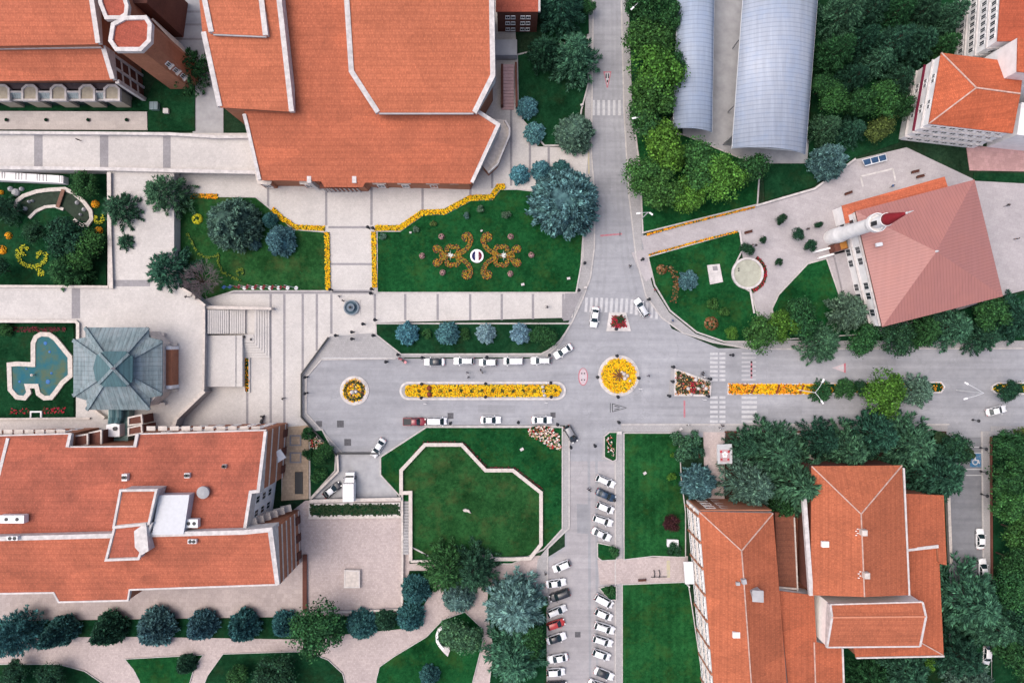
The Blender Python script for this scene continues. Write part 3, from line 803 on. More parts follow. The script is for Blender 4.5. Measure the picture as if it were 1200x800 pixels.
# ---- north-west building with tower
tA = m_tile('clay_tiles_northwest', (0.425, 0.130, 0.072), 0, 0.46)
b = thing('academic_building', 'brick building with two tier orange roof, arcaded south front and octagonal tower', 'building', at(60, 60))
r1 = [(-60, 55, 16), (115, 52, 16), (102, -40, 18.5), (-60, -40, 18.5)]
roof(b, r1, [(0, 1, 2, 3)], tA)
walls(b, r1, M['brick'], inset=0.3)
r2 = [(-60, 95.5, 11.2), (132, 94, 11.2), (121, 57.5, 13.6), (-60, 58.5, 13.6)]
roof(b, r2, [(0, 1, 2, 3)], tA)
q = [V(*p) for p in r2]; xyA = [(v.x, v.y+(2.1 if i < 2 else 0)) for i, v in enumerate(q)]
m = MB(); m.prism(xyA, 0, [v.z-.3+(.25 if i < 2 else 0) for i, v in enumerate(q)]); m.build('wall', M['brick'], b)
parapet(b, [[(103.5, -40, 18.5), (108, 0, 17.3), (115.5, 51, 16)], [(121, 54, 13.7), (132.5, 93, 11.2)]], 0.9)
m = MB(); m.bar(V(-60, 56.5, 14.6), V(118, 54, 14.6), 0.5, 0.5); m.build('gutter', M['trim'], b)
# arcade bays of the south front: stone caps and sloping glazing between them
CAPM = m_plain('sand_cap', (0.36, 0.32, 0.25), 0.8, 0.15); GRID = m_paving('glazing_grid', (0.22, 0.26, 0.27), 0.45, 0.7, 0, 1.9, 0.2)
US = (-32, 2.5, 35.5, 69, 102.5, 131.5)
m = MB(); m.prism(PP([(-60, 97), (140, 97), (150, 104), (-60, 104)], 4.6), 0, 4.5); m.build('eave_shade_strip', m_plain('eave_shade_dark', (0.075, 0.060, 0.068), 0.7, 0.25), b)  # dark strip stands in for the shade under the eave overhang
for i, u in enumerate(US):
    q = PP([(u-8.5, 117.5), (u-8.5, 104.5), (u-4, 100.5), (u+4, 100.5), (u+8.5, 104.5), (u+8.5, 117.5)], 4.8)
    m = MB(); m.prism(q, 0, 4.8); bo = m.build('bay', CAPM, b)
    m = MB(); m.ribbon(q, 0.42, 4.3, 5.05, closed=True); m.build('bay_rim', M['trim'], bo)
    if i < 5:
        u2 = US[i+1]
        m = MB(); m.shell(V3([(u+9.5, 116, 4.0), (u2-9.5, 116, 4.0), (u2-9.5, 108.5, 4.7), (u+9.5, 108.5, 4.7)]), [(0, 1, 2, 3)], 0.12)
        gl = m.build('glazing', GRID, b)
        for a, c in (((u+9.5, 117, 4.2), (u2-9.5, 117, 4.2)), ((u+9.5, 107.5, 4.95), (u2-9.5, 107.5, 4.95))):
            m = MB(); m.bar(V(*a), V(*c), 0.34, 0.5); m.build('frame', M['trim'], gl)
        m = MB(); m.bar(V(u+9.5, 116.8, 3.6), V(u2-9.5, 116.8, 3.6), 0.2, 3.4); m.build('window', M['glass'], b)
# east end: white coping and mullions over brick recesses
A3 = V(132.5, 94, 11.2); 
ex = [P(132.5, 94, 11.2), P(121, 57.5, 13.6)]
dx = Vector(ex[1])-Vector(ex[0]); dn = Vector((-dx.y, dx.x)).normalized()
dn = dn if dn.x > 0 else -dn
m = MB(); e0 = Vector(ex[0]); m.prism([tuple(e0+dn*.02), tuple(e0+dx+dn*.02), tuple(e0+dx+dn*.25), tuple(e0+dn*.25)], 0, 10.6); m.build('recess_panel', M['brickd'], b)
for f in (0.0, 0.5, 1.0):
    p0 = e0+dx*f+dn*.35; m = MB(); m.box((p0.x, p0.y, 5.2), (0.75 if f == 0 else .45, 0.75 if f == 0 else .45, 10.4)); m.build('pilaster', M['trim'], b)
for z in (2.6, 5.4, 8.2):
    m = MB(); p0 = e0+dn*.33; p1 = p0+dx; m.bar((p0.x, p0.y, z), (p1.x, p1.y, z), 0.26, 0.3); m.build('string_course', M['stone'], b)
# octagonal tower and its link
def octo(pts, z, nm, mat, rmat, rim=0.75, z0=0.0):
    q = PP(pts, z)
    m = MB(); m.prism(q, z0, z); m.build(nm, mat, b)
    c = Vector((sum(a for a, _ in q)/len(q), sum(c for _, c in q)/len(q)))
    m = MB(); m.prism([(c.x+(a-c.x)*0.93, c.y+(d-c.y)*0.93) for a, d in q], z, z+0.12); m.build('roof', rmat, b)
    m = MB(); m.ribbon(q, rim, z-0.5, z+0.5, closed=True); m.build('parapet', M['trim'], b)
tq = [(134, 30), (131, 49), (138, 59), (166, 59), (176, 49), (177, 30), (172, 22), (148, 22.5)]
octo(tq, 20.0, 'tower', M['brick'], m_tile('tower_tiles', (0.34, 0.085, 0.055), RAD(20)))
octo([(120, -20), (141, -20), (150, 8), (149, 18), (143, 22), (126, 22), (119, 4)], 18.2, 'tower_link', M['brick'], bpy.data.materials['tower_tiles'], 0.7)
m = MB(); m.prism(PP([(147, -40), (178, -40), (172, 4), (151, 4)], 15), 0, 15); m.build('rear_wing', M['brickd'], b)
xt, yt = P(168, 55, 20.0)
ctr = Vector(P(155, 40, 20))
fa = Vector(P(176, 49, 20)); fb = Vector(P(166, 59, 20)); fm_ = (fa+fb)/2; d = (fa-fb); ang = math.atan2(d.y, d.x)
nn = Vector((d.y, -d.x)).normalized()
for z in (5.0, 8.0, 11.0):
    q = fm_+nn*0.05; window(b, (q.x, q.y, z), ang, 0.9, 1.5, 'white')
    m = MB(); m.box((q.x+nn.x*0.2, q.y+nn.y*0.2, z-0.25), (1.3, 0.5, 0.25), ang); m.build('sill', M['stone'], b)
m = MB(); m.ribbon(PP([(178, 22), (198, 46)], 12), 0.35, 0, [12, 6]); m.build('flank_wall', M['stone'], b)

# ---- long south-west building
tD = m_tile('clay_tiles_west', (0.355, 0.107, 0.068), 0, 0.46, 0.5)
tDs = m_tile('clay_tiles_west_south', (0.408, 0.125, 0.072), 0, 0.46, 0.45)
b = thing('faculty_building', 'long weathered brick building with two parallel tile roofs and stepped brick gable end', 'building', at(180, 590))
n = [(-60, 511.5, 12), (84, 507.5, 12), (80, 523, 12.6), (158, 522.5, 12.6), (162, 508, 12), (312, 503.5, 12.2), (303, 575, 14), (294, 576, 14), (287, 621, 14.8), (-60, 630, 14.8)]
roof(b, n, [tuple(range(10))], tD)
walls(b, n, M['brick'], inset=0.0, drop=0.3)
s_ = [(-60, 633, 16.3), (287, 624, 16.3), (318, 621, 16.3), (326, 684.5, 13.5), (152, 690.5, 13.2), (150, 703, 12.8), (69, 705, 12.8), (63, 694, 13.2), (-60, 696, 13.2)]
roof(b, s_, [tuple(range(9))], tDs)
walls(b, s_, M['brick'], inset=0.0, drop=0.3)
parapet(b, [[(-60, 632, 16.3), (287, 623, 16.3), (317, 620, 16.3), (325.5, 684.5, 13.5)]], 0.85, 1.0)
parapet(b, [[(325.5, 684.5, 13.5), (152, 690.5, 13.2), (150, 703, 12.8), (69, 705, 12.8), (63, 694, 13.2), (-60, 696, 13.2)]], 0.32, 0.5, up=0.12)
parapet(b, [[(311.5, 505, 12.2), (303, 575, 14), (294, 576, 14), (287, 620, 14.8)], [(83, 508, 12.2), (79.5, 523.5, 12.8)], [(161.5, 508, 12.2), (158.5, 523.5, 12.8)], [(10, 513, 12.1), (-2, 562, 13)]], 0.6, 0.7)
parapet(b, [[(84, 507.8, 12), (-60, 511.8, 12)], [(80, 523.4, 12.6), (158, 522.9, 12.6)], [(162, 508.3, 12), (312, 503.8, 12.2)]], 0.25, 0.4, up=0.08)
# brick end panels with white joints, north wing
def end_wall(Au, Bu, cnt, hgt):
    A = Vector(P(*Au)); B = Vector(P(*Bu)); d = B-A; n_ = Vector((d.y, -d.x)).normalized()
    if n_.x < 0: n_ = -n_
    m = MB(); m.prism([tuple(A-n_*.3), tuple(B-n_*.3), tuple(B+n_*0.3), tuple(A+n_*0.3)], 0, hgt); m.build('end_wall', M['brick'], b)
    for k in range(cnt):
        z = hgt*(1-(k+.55)/cnt)
        m = MB(); m.bar((*(A+n_*.38), z), (*(B+n_*.38), z), 0.2, 0.25); m.build('string_course', M['stone'], b)
    for k in range(3):
        f = (k+.5)/3; q = A.lerp(B, f)+n_*.36
        m = MB(); m.box((q.x, q.y, hgt*.12), (.35, 1.6, hgt*.2), math.atan2(d.y, d.x)-1.5708); m.build('arch_bay', M['brickd'], b)
end_wall((312, 504, 12.2), (303.5, 574.5, 14), 3, 11.9)
end_wall((318.3, 621.5, 16.3), (326.3, 684, 13.5), 5, 13.2)
# white recess between the wings with its windows
A = Vector(P(294, 576.5, 14)); B = Vector(P(287.3, 620.5, 14.6)); n_ = Vector((1, 0.1)).normalized()
m = MB(); m.prism([tuple(A-n_*.4), tuple(B-n_*.4), tuple(B+n_*.25), tuple(A+n_*.25)], 0, 13.6); m.build('recess_wall', M['white'], b)
facade(b, A+n_*.25, B+n_*.25, P(500, 590), (2.6, 6.0, 9.4), 2.4, 1.5, 2.2, style='white', margin=0.8, off=0.04)
# north front windows and awnings
A, B = P(175, 508, 12), P(311, 503.5, 12.2)
facade(b, A, B, (A[0], A[1]+30), (1.4, 5.0, 8.6), 3.4, 1.7, 2.0, margin=0.6)
A, B = P(-20, 511, 12), P(80, 507.7, 12)
facade(b, A, B, (A[0], A[1]+30), (4.4, 8.2), 3.6, 1.7, 2.0, margin=0.6)
for i in range(10):
    x, y = P(178+13.6*i, 504.3, 10.6); m = MB(); m.box((x, y+0.45, 10.9), (1.7, 0.9, 0.14)); m.build('window_hood', M['stone'], b)
for i in range(8):
    x, y = P(-14+12.4*i, 508.3, 10.6); m = MB(); m.box((x, y+0.45, 10.9), (1.7, 0.9, 0.14)); m.build('window_hood', M['stone'], b)
# south wing north face awnings
for i in range(6):
    x, y = P(292+8*i, 618-3.2*i, 13-1.6*i); m = MB(); m.box((x+0.2, y+0.8, 12.4-1.7*i), (2.2, 1.4, 0.2), 0.2); m.build('awning', M['stone'], b)
# rooftop stair heads, plant and dormer
def headhouse(q, z, z0, top, nm='stair_head'):
    m = MB(); m.prism(PP(q, z), z0, z); o = m.build(nm, M['trim'], b)
    c = PP(q, z); cx = sum(a for a, _ in c)/len(c); cy = sum(d for _, d in c)/len(c)
    m = MB(); m.prism([(cx+(a-cx)*0.9, cy+(d-cy)*0.9) for a, d in c], z, z+0.06); m.build('deck', top, o)
    m = MB(); m.ribbon(c, 0.42, z-0.3, z+0.3, closed=True); m.build('coping', M['trim'], o)
headhouse([(142, 574), (184, 573.5), (175, 613), (134, 617)], 17.4, 11, tDs)
headhouse([(135, 617.5), (178, 613), (163, 654), (125, 655.5)], 17.0, 11, tD, 'roof_well')
m = MB(); m.prism(PP([(157, 622), (171, 612), (174, 645), (166, 650), (158, 641)], 17.9), 14, 17.9); m.build('vent_tower', M['trim'], b)
m = MB(); m.shell(V3([(186, 580, 16.2), (222, 579.5, 16.2), (215, 625.5, 16.8), (178, 626.5, 16.8)]), [(0, 1, 2, 3)], 2.2); m.build('skylight', m_plain('milky_panel', (0.42, 0.44, 0.48), 0.35, 0.06, 0.4), b)
def acunit(u, v, z, s=(2.2, 1.2, 1.0), nm='air_handler', mat=None):
    x, y = P(u, v, z); m = MB()
    m.box((x, y, z+s[2]/2+0.15), s)
    for dx in (-0.35, 0.35): m.box((x+dx*s[0], y, z-0.2), (0.12, s[1]*0.9, 0.7))
    o = m.build(nm, mat or M['steel'], b)
    for dx in (-0.22, 0.22):
        m = MB(); m.lathe((x+dx*s[0], y, z+s[2]+0.15), [(0.34, 0), (0.34, 0.06), (0.1, 0.06)], 12); m.build('fan', M['dark'], o)
acunit(20, 606, 14.6, (4.6, 1.5, 1.3)); acunit(228, 611, 14.6, (2.4, 1.6, 1.2)); acunit(227, 633, 16, (1.6, 0.8, 0.6))
acunit(149.5, 558, 13.2, (1.0, 1.3, 1.0), 'vent_box'); acunit(221.5, 556, 13.2, (1.0, 0.9, 0.8), 'vent_box'); acunit(264.5, 545.5, 13, (0.7, 0.7, 0.7), 'vent_box'); acunit(18, 629, 16.4, (2.0, 0.8, 0.7), 'vent_box')
x, y = P(239.5, 576, 14.3)
m = MB(); m.lathe((x, y, 13.4), [(0.95, 0), (0.95, 1.2), (1.2, 1.3), (1.2, 1.6), (0.4, 1.9)], 14); m.build('roof_fan', M['conc'], b)
# entrance block in the notch (brick wings beside the glazed link)
for pts, z in (([(86, 511), (103, 508.5), (103, 521), (86, 523)], 10.5), ([(105, 507), (119, 504), (119, 521), (105, 522)], 9.5), ([(151, 489), (166, 486), (167, 496), (151, 498)], 7.5), ([(151, 501), (166, 498), (167, 507), (151, 510)], 8.5)):
    m = MB(); m.prism(PP(pts, z), 0, z); m.build('entrance_block', M['brickd'], b)
    m = MB(); m.ribbon(PP(pts, z), 0.3, z-0.2, z+0.2, closed=True); m.build('coping', M['stone'], b)
# ground-floor garden court at the east end
m = MB(); m.prism(PP([(336, 500), (362, 498), (362, 584), (330, 586)]), 0, 0.35); m.build('court_floor', m_paving('sandy_slabs', (0.44, 0.33, 0.23), 0.6, 0.6, 0, 0.8, 0.12), b)
for v in (510, 530):
    m = MB(); m.ribbon(PP([(341, v), (353, v), (353, v+11), (341, v+11)]), 0.3, 0.3, 0.5, closed=True); m.build('paving_frame', M['band'], b)
m = MB(); m.box((*P(351, 565), 0.45), (1.6, 4.6, 0.3)); m.build('light_well', M['dark'], b)
m = MB(); m.shell(V3([(322, 530, 6.2), (328, 526, 6.2), (335, 536, 5.2), (324, 543, 5.2)]), [(0, 1, 2, 3)], 0.3); m.build('porch_roof', M['white'], b)

# ---- copper pavilion
b = thing('pavilion', 'pavilion with weathered green copper hip roof and lantern on the stone terrace', 'pavilion', at(138, 432))
e = 9.0
pv = [(100, 383.5, e), (174, 383.5, e), (174.5, 395, e+.25), (190, 399, e), (190, 463, e), (176, 466, e+.25), (175, 480, e), (102, 480, e), (101, 469, e+.25), (86, 464, e), (86, 398, e), (100, 395, e+.25), (133, 431.5, 13.6)]
m = MB(); vs = V3(pv)
fs = [(0, 1, 12), (1, 2, 12), (2, 3, 12), (3, 4, 12), (4, 5, 12), (5, 6, 12), (6, 7, 12), (7, 8, 12), (8, 9, 12), (9, 10, 12), (10, 11, 12), (11, 0, 12)]
m.shell(vs, fs, 0.3)
for i, f in enumerate(m.m): pass
ro = m.build('roof', [M['copper'], M['copper_x']], b)
for p in ro.data.polygons:
    if abs(p.normal.x) > abs(p.normal.y): p.material_index = 1
for a in ((100, 384, e), (174, 384, e), (175, 480, e), (102, 480, e), (190, 399.5, e), (190, 462.5, e), (86, 463.5, e), (86, 398.5, e)):
    m = MB(); m.bar(V(*a)+Vector((0, 0, .3)), V(133, 431.5, 13.6)+Vector((0, 0, .35)), 0.7, 0.4); m.build('hip_cap', M['copper'], b)
ln = [(113, 416), (122, 411.5), (147, 411.5), (155.5, 418), (155, 447), (147, 453), (121, 453), (112, 445), (109, 431)]
lv = [(u, v, 13.2) for u, v in ln]+[(133, 431.5, 15.2)]
m = MB(); m.shell(V3(lv), [(i, (i+1) % 9, 9) for i in range(9)], 0.25)
lo_ = m.build('lantern', M['copperd'], b)
for a in ((117, 414), (151.5, 414.5), (151, 450.5), (116, 449.5)):
    m = MB(); m.bar(V(*a, 13.25)+Vector((0, 0, .25)), V(133, 431.5, 15.2)+Vector((0, 0, .3)), 0.55, 0.3); m.build('hip_cap', M['copper'], lo_)
m = MB(); c = V(133, 431.5, 15.4); m.lathe((c.x, c.y, 15.2), [(0.3, 0), (0.22, 0.4), (0.05, 1.2)], 8); m.build('finial', M['stone'], lo_)
walls(b, [(104, 388, e), (170, 388, e), (186, 402, e), (186, 460, e), (171, 476, e), (106, 476, e), (90, 461, e), (90, 402, e)], M['stone'], drop=0.4)
m = MB(); m.prism(PP([(190, 408), (201, 408), (201, 453), (190, 453)], 6), 2, 6); m.build('porch', M['brick'], b)
m = MB(); m.prism(PP([(191, 409.5), (200.2, 409.5), (200.2, 451.5), (191, 451.5)], 6.1), 6, 6.1); m.build('porch_roof', m_plain('terracotta_deck', (0.33, 0.13, 0.07), 0.8, 0.1), b)
for v in (407.5, 453.5):
    m = MB(); m.box((*P(198, v, 6.2), 4.6), (1.0, 0.7, 3.4)); m.build('pillar', M['white'], b)
    m = MB(); m.ribbon(PP([(190, v+(4 if v > 430 else -4)), (207, v+(3.5 if v > 430 else -4))], 3.8), 0.5, 2.5, 3.8); m.build('wing_wall', M['stone'], b)
m = MB(); m.prism(PP([(175, 390), (192, 390), (192, 397), (175, 397)], 4), 2.8, 4); m.build('plinth', M['stone'], b)
for a, c in (((100, 473), (122, 490)), ((176, 474), (193, 473))):
    m = MB(); m.ribbon(PP([a, c], 4), 0.6, 2.5, 4); m.build('wing_wall', M['stone'], b)
# glazed copper link to the south
m = MB(); 
for i in range(2):
    m.tube([V(132+8*i, 470, 6.6), V(132.5+7.6*i, 488, 6.6), V(131+6.5*i, 496, 5.8)], 0.75, 10)
m.build('barrel_roof', M['copperd'], b)
m = MB(); m.prism(PP([(127, 479), (151, 480), (150, 523), (125, 522)], 5.2), 2.5, 5.2); m.build('link', M['glassroof'], b)
m = MB(); m.prism(PP([(124.5, 497.5), (134, 496), (140, 497.5), (140, 511.5), (123.5, 511.5)], 7.2), 4, 7.2); wb = m.build('plant_room', M['white'], b)
m = MB(); m.lathe((*P(135, 502, 7.3), 7.2), [(0.42, 0), (0.42, 0.3), (0.2, 0.32)], 14); m.build('vent', M['dark'], wb)

# ---- south-east complex
tE = m_tile('clay_tiles_east', (0.390, 0.119, 0.060), math.pi/2, 0.46, 0.22)
tE2 = m_tile('clay_tiles_east_side', (0.375, 0.108, 0.054), math.pi/2, 0.46, 0.22)
tEd = m_tile('old_dark_tiles', (0.19, 0.072, 0.045), 0, 0.4)
b = thing('dormitory', 'sprawling building with hipped orange roofs and white gabled annex behind big cedars', 'building', at(940, 690))
w_ = [(819, 599, 10), (906, 601, 10), (926, 850, 10), (840, 850, 10), (869, 645, 13.6), (884, 850, 13.6)]
roof(b, w_, [(0, 4, 5, 3), (0, 1, 4), (1, 2, 5, 4)], tE)
walls(b, w_[:4], M['white'], inset=0.0)
caps(b, [(w_[0], w_[4]), (w_[1], w_[4]), (w_[4], w_[5])], 0.22)
A = Vector(P(819, 599, 10)); B = Vector(P(840, 850, 10)); c = Vector(P(870, 720, 10))
facade(b, A, B, P(700, 700), (0.9, 4.1, 7.3), 2.6, 0.95, 1.5, margin=1.2, off=0.05, pair=1.1)
dd = (B-A).normalized()
for k in range(9):
    q = A+dd*(1.0+k*5.2); m = MB(); m.box((q.x-0.08, q.y, 5.0), (0.4, 0.45, 9.7)); m.build('pilaster', M['brick'], b)
for z in (3.6, 6.6):
    m = MB(); m.bar((A.x-0.1, A.y, z), (B.x-0.1, B.y, z), 0.35, 0.3); m.build('string_course', M['stone'], b)
A2, B2 = Vector(P(819, 599, 10)), Vector(P(906, 601, 10)); A2 += Vector((0.2, 0.1)); B2 += Vector((-0.2, 0.1))
m = MB(); m.box(((A2.x+B2.x)/2, A2.y+0.08, 4.9), (B2.x-A2.x, 0.24, 9.6)); m.build('brick_face', M['brick'], b)
facade(b, (A2.x, A2.y+0.2), (B2.x, B2.y+0.2), P(860, 400), (1.2, 4.2, 7.1), 3.0, 2.0, 1.7, off=0.02)
e_ = [(951, 546, 11), (1057, 545, 11), (1065, 697, 11), (950, 697, 11), (1009, 602, 14.6), (1013, 699, 14.6)]
roof(b, e_, [(0, 1, 4), (1, 2, 5, 4), (2, 3, 5), (3, 0, 4, 5)], tE)
walls(b, e_[:4], M['brickd'], inset=0.5)
caps(b, [(e_[0], e_[4]), (e_[1], e_[4]), (e_[4], e_[5])], 0.22)
parapet(b, [[(942, 580, 10.9), (950.5, 697, 10.9)]], 0.8, 0.8); parapet(b, [[(1058.5, 548, 10.8), (1065, 697, 10.8)]], 0.35, 0.4)
en = [(1058, 578, 9.8), (1106, 580, 8.6), (1109.5, 662, 8.6), (1101, 660, 8.6), (1099, 639, 8.7), (1063, 643, 9.8)]
roof(b, en, [(0, 1, 2, 3, 4, 5)], tE2); walls(b, en, M['brick'], inset=0.3)
es = [(1063, 645, 8.2), (1099, 641, 8.0), (1101, 660, 7.9), (1106, 768, 7.4), (1003, 770, 7.4), (1000, 758, 7.6), (1064, 700, 8.0)]
roof(b, es, [(0, 1, 2, 3, 6), (3, 4, 5, 6)], tE2); walls(b, es, M['brick'], inset=0.3)
parapet(b, [[(1063.5, 643.5, 9.4), (1099, 639.5, 8.7)]], 0.6, 0.6); parapet(b, [[(1106, 768, 7.4), (1003, 770, 7.4)]], 0.3, 0.4)
caps(b, [((1080, 753, 7.8), (1105, 767, 7.5))], 0.2)
sb = [(973, 708, 12), (1081, 705, 12), (1085, 722, 13.2), (1078, 757, 11.4), (969, 758, 11.4), (975, 723, 13.2)]
roof(b, sb, [(0, 1, 2, 5), (5, 2, 3, 4)], m_tile('clay_tiles_annex_roof', (0.400, 0.126, 0.066), 0, 0.46))
walls(b, sb, m_plain('cream_render', (0.84, 0.80, 0.76), 0.7, 0.08), inset=0.12)
caps(b, [(sb[5], sb[2])], 0.3, m_plain('tile_ridge', (0.5, 0.2, 0.12), 0.8, 0.15))
parapet(b, [[sb[1], sb[2], sb[3]], [sb[0], sb[5], sb[4]]], 0.4, 0.5, up=0.12); parapet(b, [[sb[0], sb[1]], [sb[3], sb[4]]], 0.3, 0.4, up=0.06)
mid = [(908, 600, 6), (931, 600, 6), (935, 694, 6), (912, 688, 6)]
roof(b, mid, [(0, 1, 2, 3)], tEd); walls(b, mid, M['brickd'], inset=0.2)
m = MB(); m.prism(PP([(931, 606), (941, 606), (946, 692), (934, 688)], 4), 0, 4); m.build('flat_link', tEd, b)
m = MB(); m.bar(V(931, 606, 6.2), V(935, 693, 6.2), 0.25, 0.4); m.bar(V(912, 688, 6.3), V(936, 690, 6.3), 0.35, 0.4); m.build('coping', M['stone'], b)
sl = [(913, 692, 8.4), (954, 697, 8.4), (957, 752, 8.4), (986, 759, 8.2), (990, 850, 8.2), (928, 850, 8.6)]
roof(b, sl, [(0, 1, 2, 3, 4, 5)], tE2); walls(b, sl, M['white'], inset=0.3)
caps(b, [((954, 752, 8.4), (957, 850, 8.4))], 0.25); parapet(b, [[(987, 759, 8.2), (990, 850, 8.2)]], 0.3, 0.4)
for u, v, z in ((1010, 623, 14.8), (1013, 673, 14.8)):
    x, y = P(u+1, v, z); m = MB(); m.box((x, y, z+0.2), (1.0, 1.1, 1.3)); o = m.build('chimney', M['stone'], b)
    m = MB()
    for k in range(4): m.box((x-0.9-0.3*(k % 2), y+0.55-0.4*k, z-0.1), (0.3, 0.14, 0.14))
    m.build('bracket', M['white'], o)
x, y = P(886, 696, 13.4); m = MB(); m.box((x, y, 13.4), (1.7, 1.9, 1.6), 0.3); m.prism([(x-1.0, y-1.1), (x+1.0, y-1.1), (x+1.0, y+1.1), (x-1.0, y+1.1)], 14.2, [14.25, 14.7, 14.7, 14.25]); m.build('chimney', M['conc'], b)
x, y = P(871, 680, 13.6); m = MB(); m.box((x, y, 13.9), (0.8, 0.9, 1.0), 0.2); m.box((x-1.0, y-0.6, 13.5), (0.7, 0.6, 0.6)); m.build('roof_aerial', M['conc'], b)
for u, v, z in ((862.5, 743, 12.6), (966.5, 637, 12.2)):
    x, y = P(u, v, z); m = MB(); m.box((x, y, z+0.1), (1.35, 1.1, 0.6)); m.build('roof_hatch', M['white'], b)
m = MB(); m.prism(PP([(801, 658), (812, 658), (814, 684), (803, 684)], 3), 2.7, 3); o = m.build('canopy', M['steel'], b)
m = MB(); 
for u, v in ((802, 660), (804, 682)): m.box((*P(u, v), 1.4), (0.25, 0.25, 2.7))
m.build('canopy_post', M['white'], o)

# ---- mosque
tM = m_seam('pink_metal_roof', (0.320, 0.140, 0.122), RAD(-14.5), 0.62, 0.08, 0.45, (0.37, 0.155, 0.125), 0.0)
tMx = m_seam('pink_metal_roof_turned', (0.332, 0.148, 0.130), RAD(75.5), 0.62, 0.08, 0.45, (0.37, 0.155, 0.125), 0.0)
b = thing('mosque', 'square mosque with pink metal pyramid roof and white west wall', 'mosque', at(1070, 300))
mv = [(1002.5, 247.5, 9), (1142, 210.5, 9), (1175.5, 347, 9), (1034, 383, 9), (1097.5, 294.5, 13)]
mf = [(0, 1, 4), (1, 2, 4), (2, 3, 4), (3, 0, 4)]
m = MB(); m.shell(V3(mv), mf, 0.35)
mo = m.build('roof', [tM, tMx, M['brickd']], b)
ax = (V(1142, 210.5, 9)-V(1002.5, 247.5, 9)).normalized()
for p in mo.data.polygons:
    if p.normal.z < 0.3: p.material_index = 2
    else: p.material_index = 0 if abs(p.normal.dot(ax)) < 0.1 else 1
xy = walls(b, mv[:4], M['white'], inset=0.3, drop=0.35)
A, B = xy[0], xy[3]; dA = Vector(B)-Vector(A)
for t, z in ((0.32, 0), (0.42, 0), (0.64, 0), (0.73, 0), (0.88, 0), (0.08, 0)):
    for z in (1.2, 5.2):
        q = Vector(A)+dA*t; d = -dA.normalized(); nn = Vector((d.y, -d.x))
        if nn.x > 0: d = -d; nn = -nn
        q = q+nn*0.04; window(b, (q.x, q.y, z), math.atan2(d.y, d.x), 1.5, 2.1)
for z in (4.4, 8.2):
    m = MB(); m.bar((A[0]-0.1, A[1], z), (B[0]-0.1, B[1], z), 0.5, 0.3); m.build('cornice', M['trim'], b)
m = MB(); nn = Vector((dA.y, -dA.x)).normalized(); nn = nn if nn.x < 0 else -nn
a1, b1 = Vector(A)+nn*2.4+dA*0.28, Vector(A)+nn*2.4+dA*0.98
m.prism([tuple(Vector(A)+dA*0.28), tuple(Vector(A)+dA*0.98), tuple(b1), tuple(a1)], 0, 1.0); m.build('side_terrace', M['plaza2'], b)
st = [(986.5, 241, 5.2), (1107, 207, 5.2), (1111, 220, 6), (1000, 249, 6), (1003, 259, 6), (991, 262, 5.2)]
roof(b, st, [(0, 1, 2, 3), (0, 3, 4, 5)], m_tile('porch_tiles', (0.46, 0.125, 0.065), RAD(-14.5)), name='porch_roof')
walls(b, st, M['white'], inset=0.4)
m = MB(); m.box((*P(978, 291), 1.5), (2.6, 1.6, 3.0), RAD(15)); pr = m.build('side_porch', M['brickd'], b)
m = MB(); m.box((*P(988.5, 287.5, 3), 3.0), (1.4, 1.4, 0.3), RAD(15)); m.build('porch_hatch', m_plain('ochre_hatch', (0.35, 0.15, 0.03)), b)
m = MB(); m.ribbon(PP([(952, 296), (975, 290)]), 0.4, 0, 1.0); m.ribbon(PP([(957, 303), (990, 294)]), 0.4, 0, 1.0); m.build('step_wall', M['white'], b)
x, y = P(1028, 287, 10.4); m = MB(); m.box((x, y, 10.9), (1.1, 0.7, 0.5), 0.2); m.box((x+0.6, y+0.1, 10.7), (0.4, 0.6, 0.5), 0.2); m.build('roof_speaker', M['steel'], b)
m = MB(); m.lathe((*P(1097.5, 294.5, 13), 12.9), [(0.25, 0), (0.2, 0.4), (0.04, 0.9)], 8); m.build('finial', M['steel'], b)

t = thing('minaret', 'white minaret with balcony and dark red cone cap beside the pink roof', 'minaret', (*P(973.5, 278.5), 0))
m = MB(); c = (*P(973.5, 278.5), 0)
m.lathe(c, [(1.6, 0), (1.6, 4.5), (1.36, 6), (1.25, 17.2)], 20); m.build('shaft', M['white'], t, smooth=False)
m = MB(); m.lathe(c, [(1.25, 16.6), (1.75, 18.0), (1.75, 19.1), (1.62, 19.1), (1.62, 18.2), (1.0, 18.15)], 24); m.build('balcony', M['white'], t)
m = MB(); m.lathe(c, [(1.0, 18.1), (0.98, 21.6), (1.2, 21.9), (1.2, 22.2)], 20); m.build('upper_shaft', M['white'], t)
m = MB(); m.lathe(c, [(1.10, 22.2), (1.02, 22.9), (0.70, 25.0), (0.35, 27.4), (0.06, 28.6)], 20); m.build('cone_cap', m_plain('dull_red_lead', (0.235, 0.018, 0.026), .6, .12, .2), t, smooth=True)
m = MB(); m.lathe(c, [(0.1, 28.1), (0.22, 28.6), (0.07, 28.9), (0.15, 29.3), (0.03, 30.6)], 8); m.build('finial', M['steel'], t)
for zz in (20.0,):
    m = MB(); m.box((c[0]-1.0, c[1]-0.3, 19.6), (0.12, 0.8, 1.9)); m.build('balcony_door', M['dark'], t)

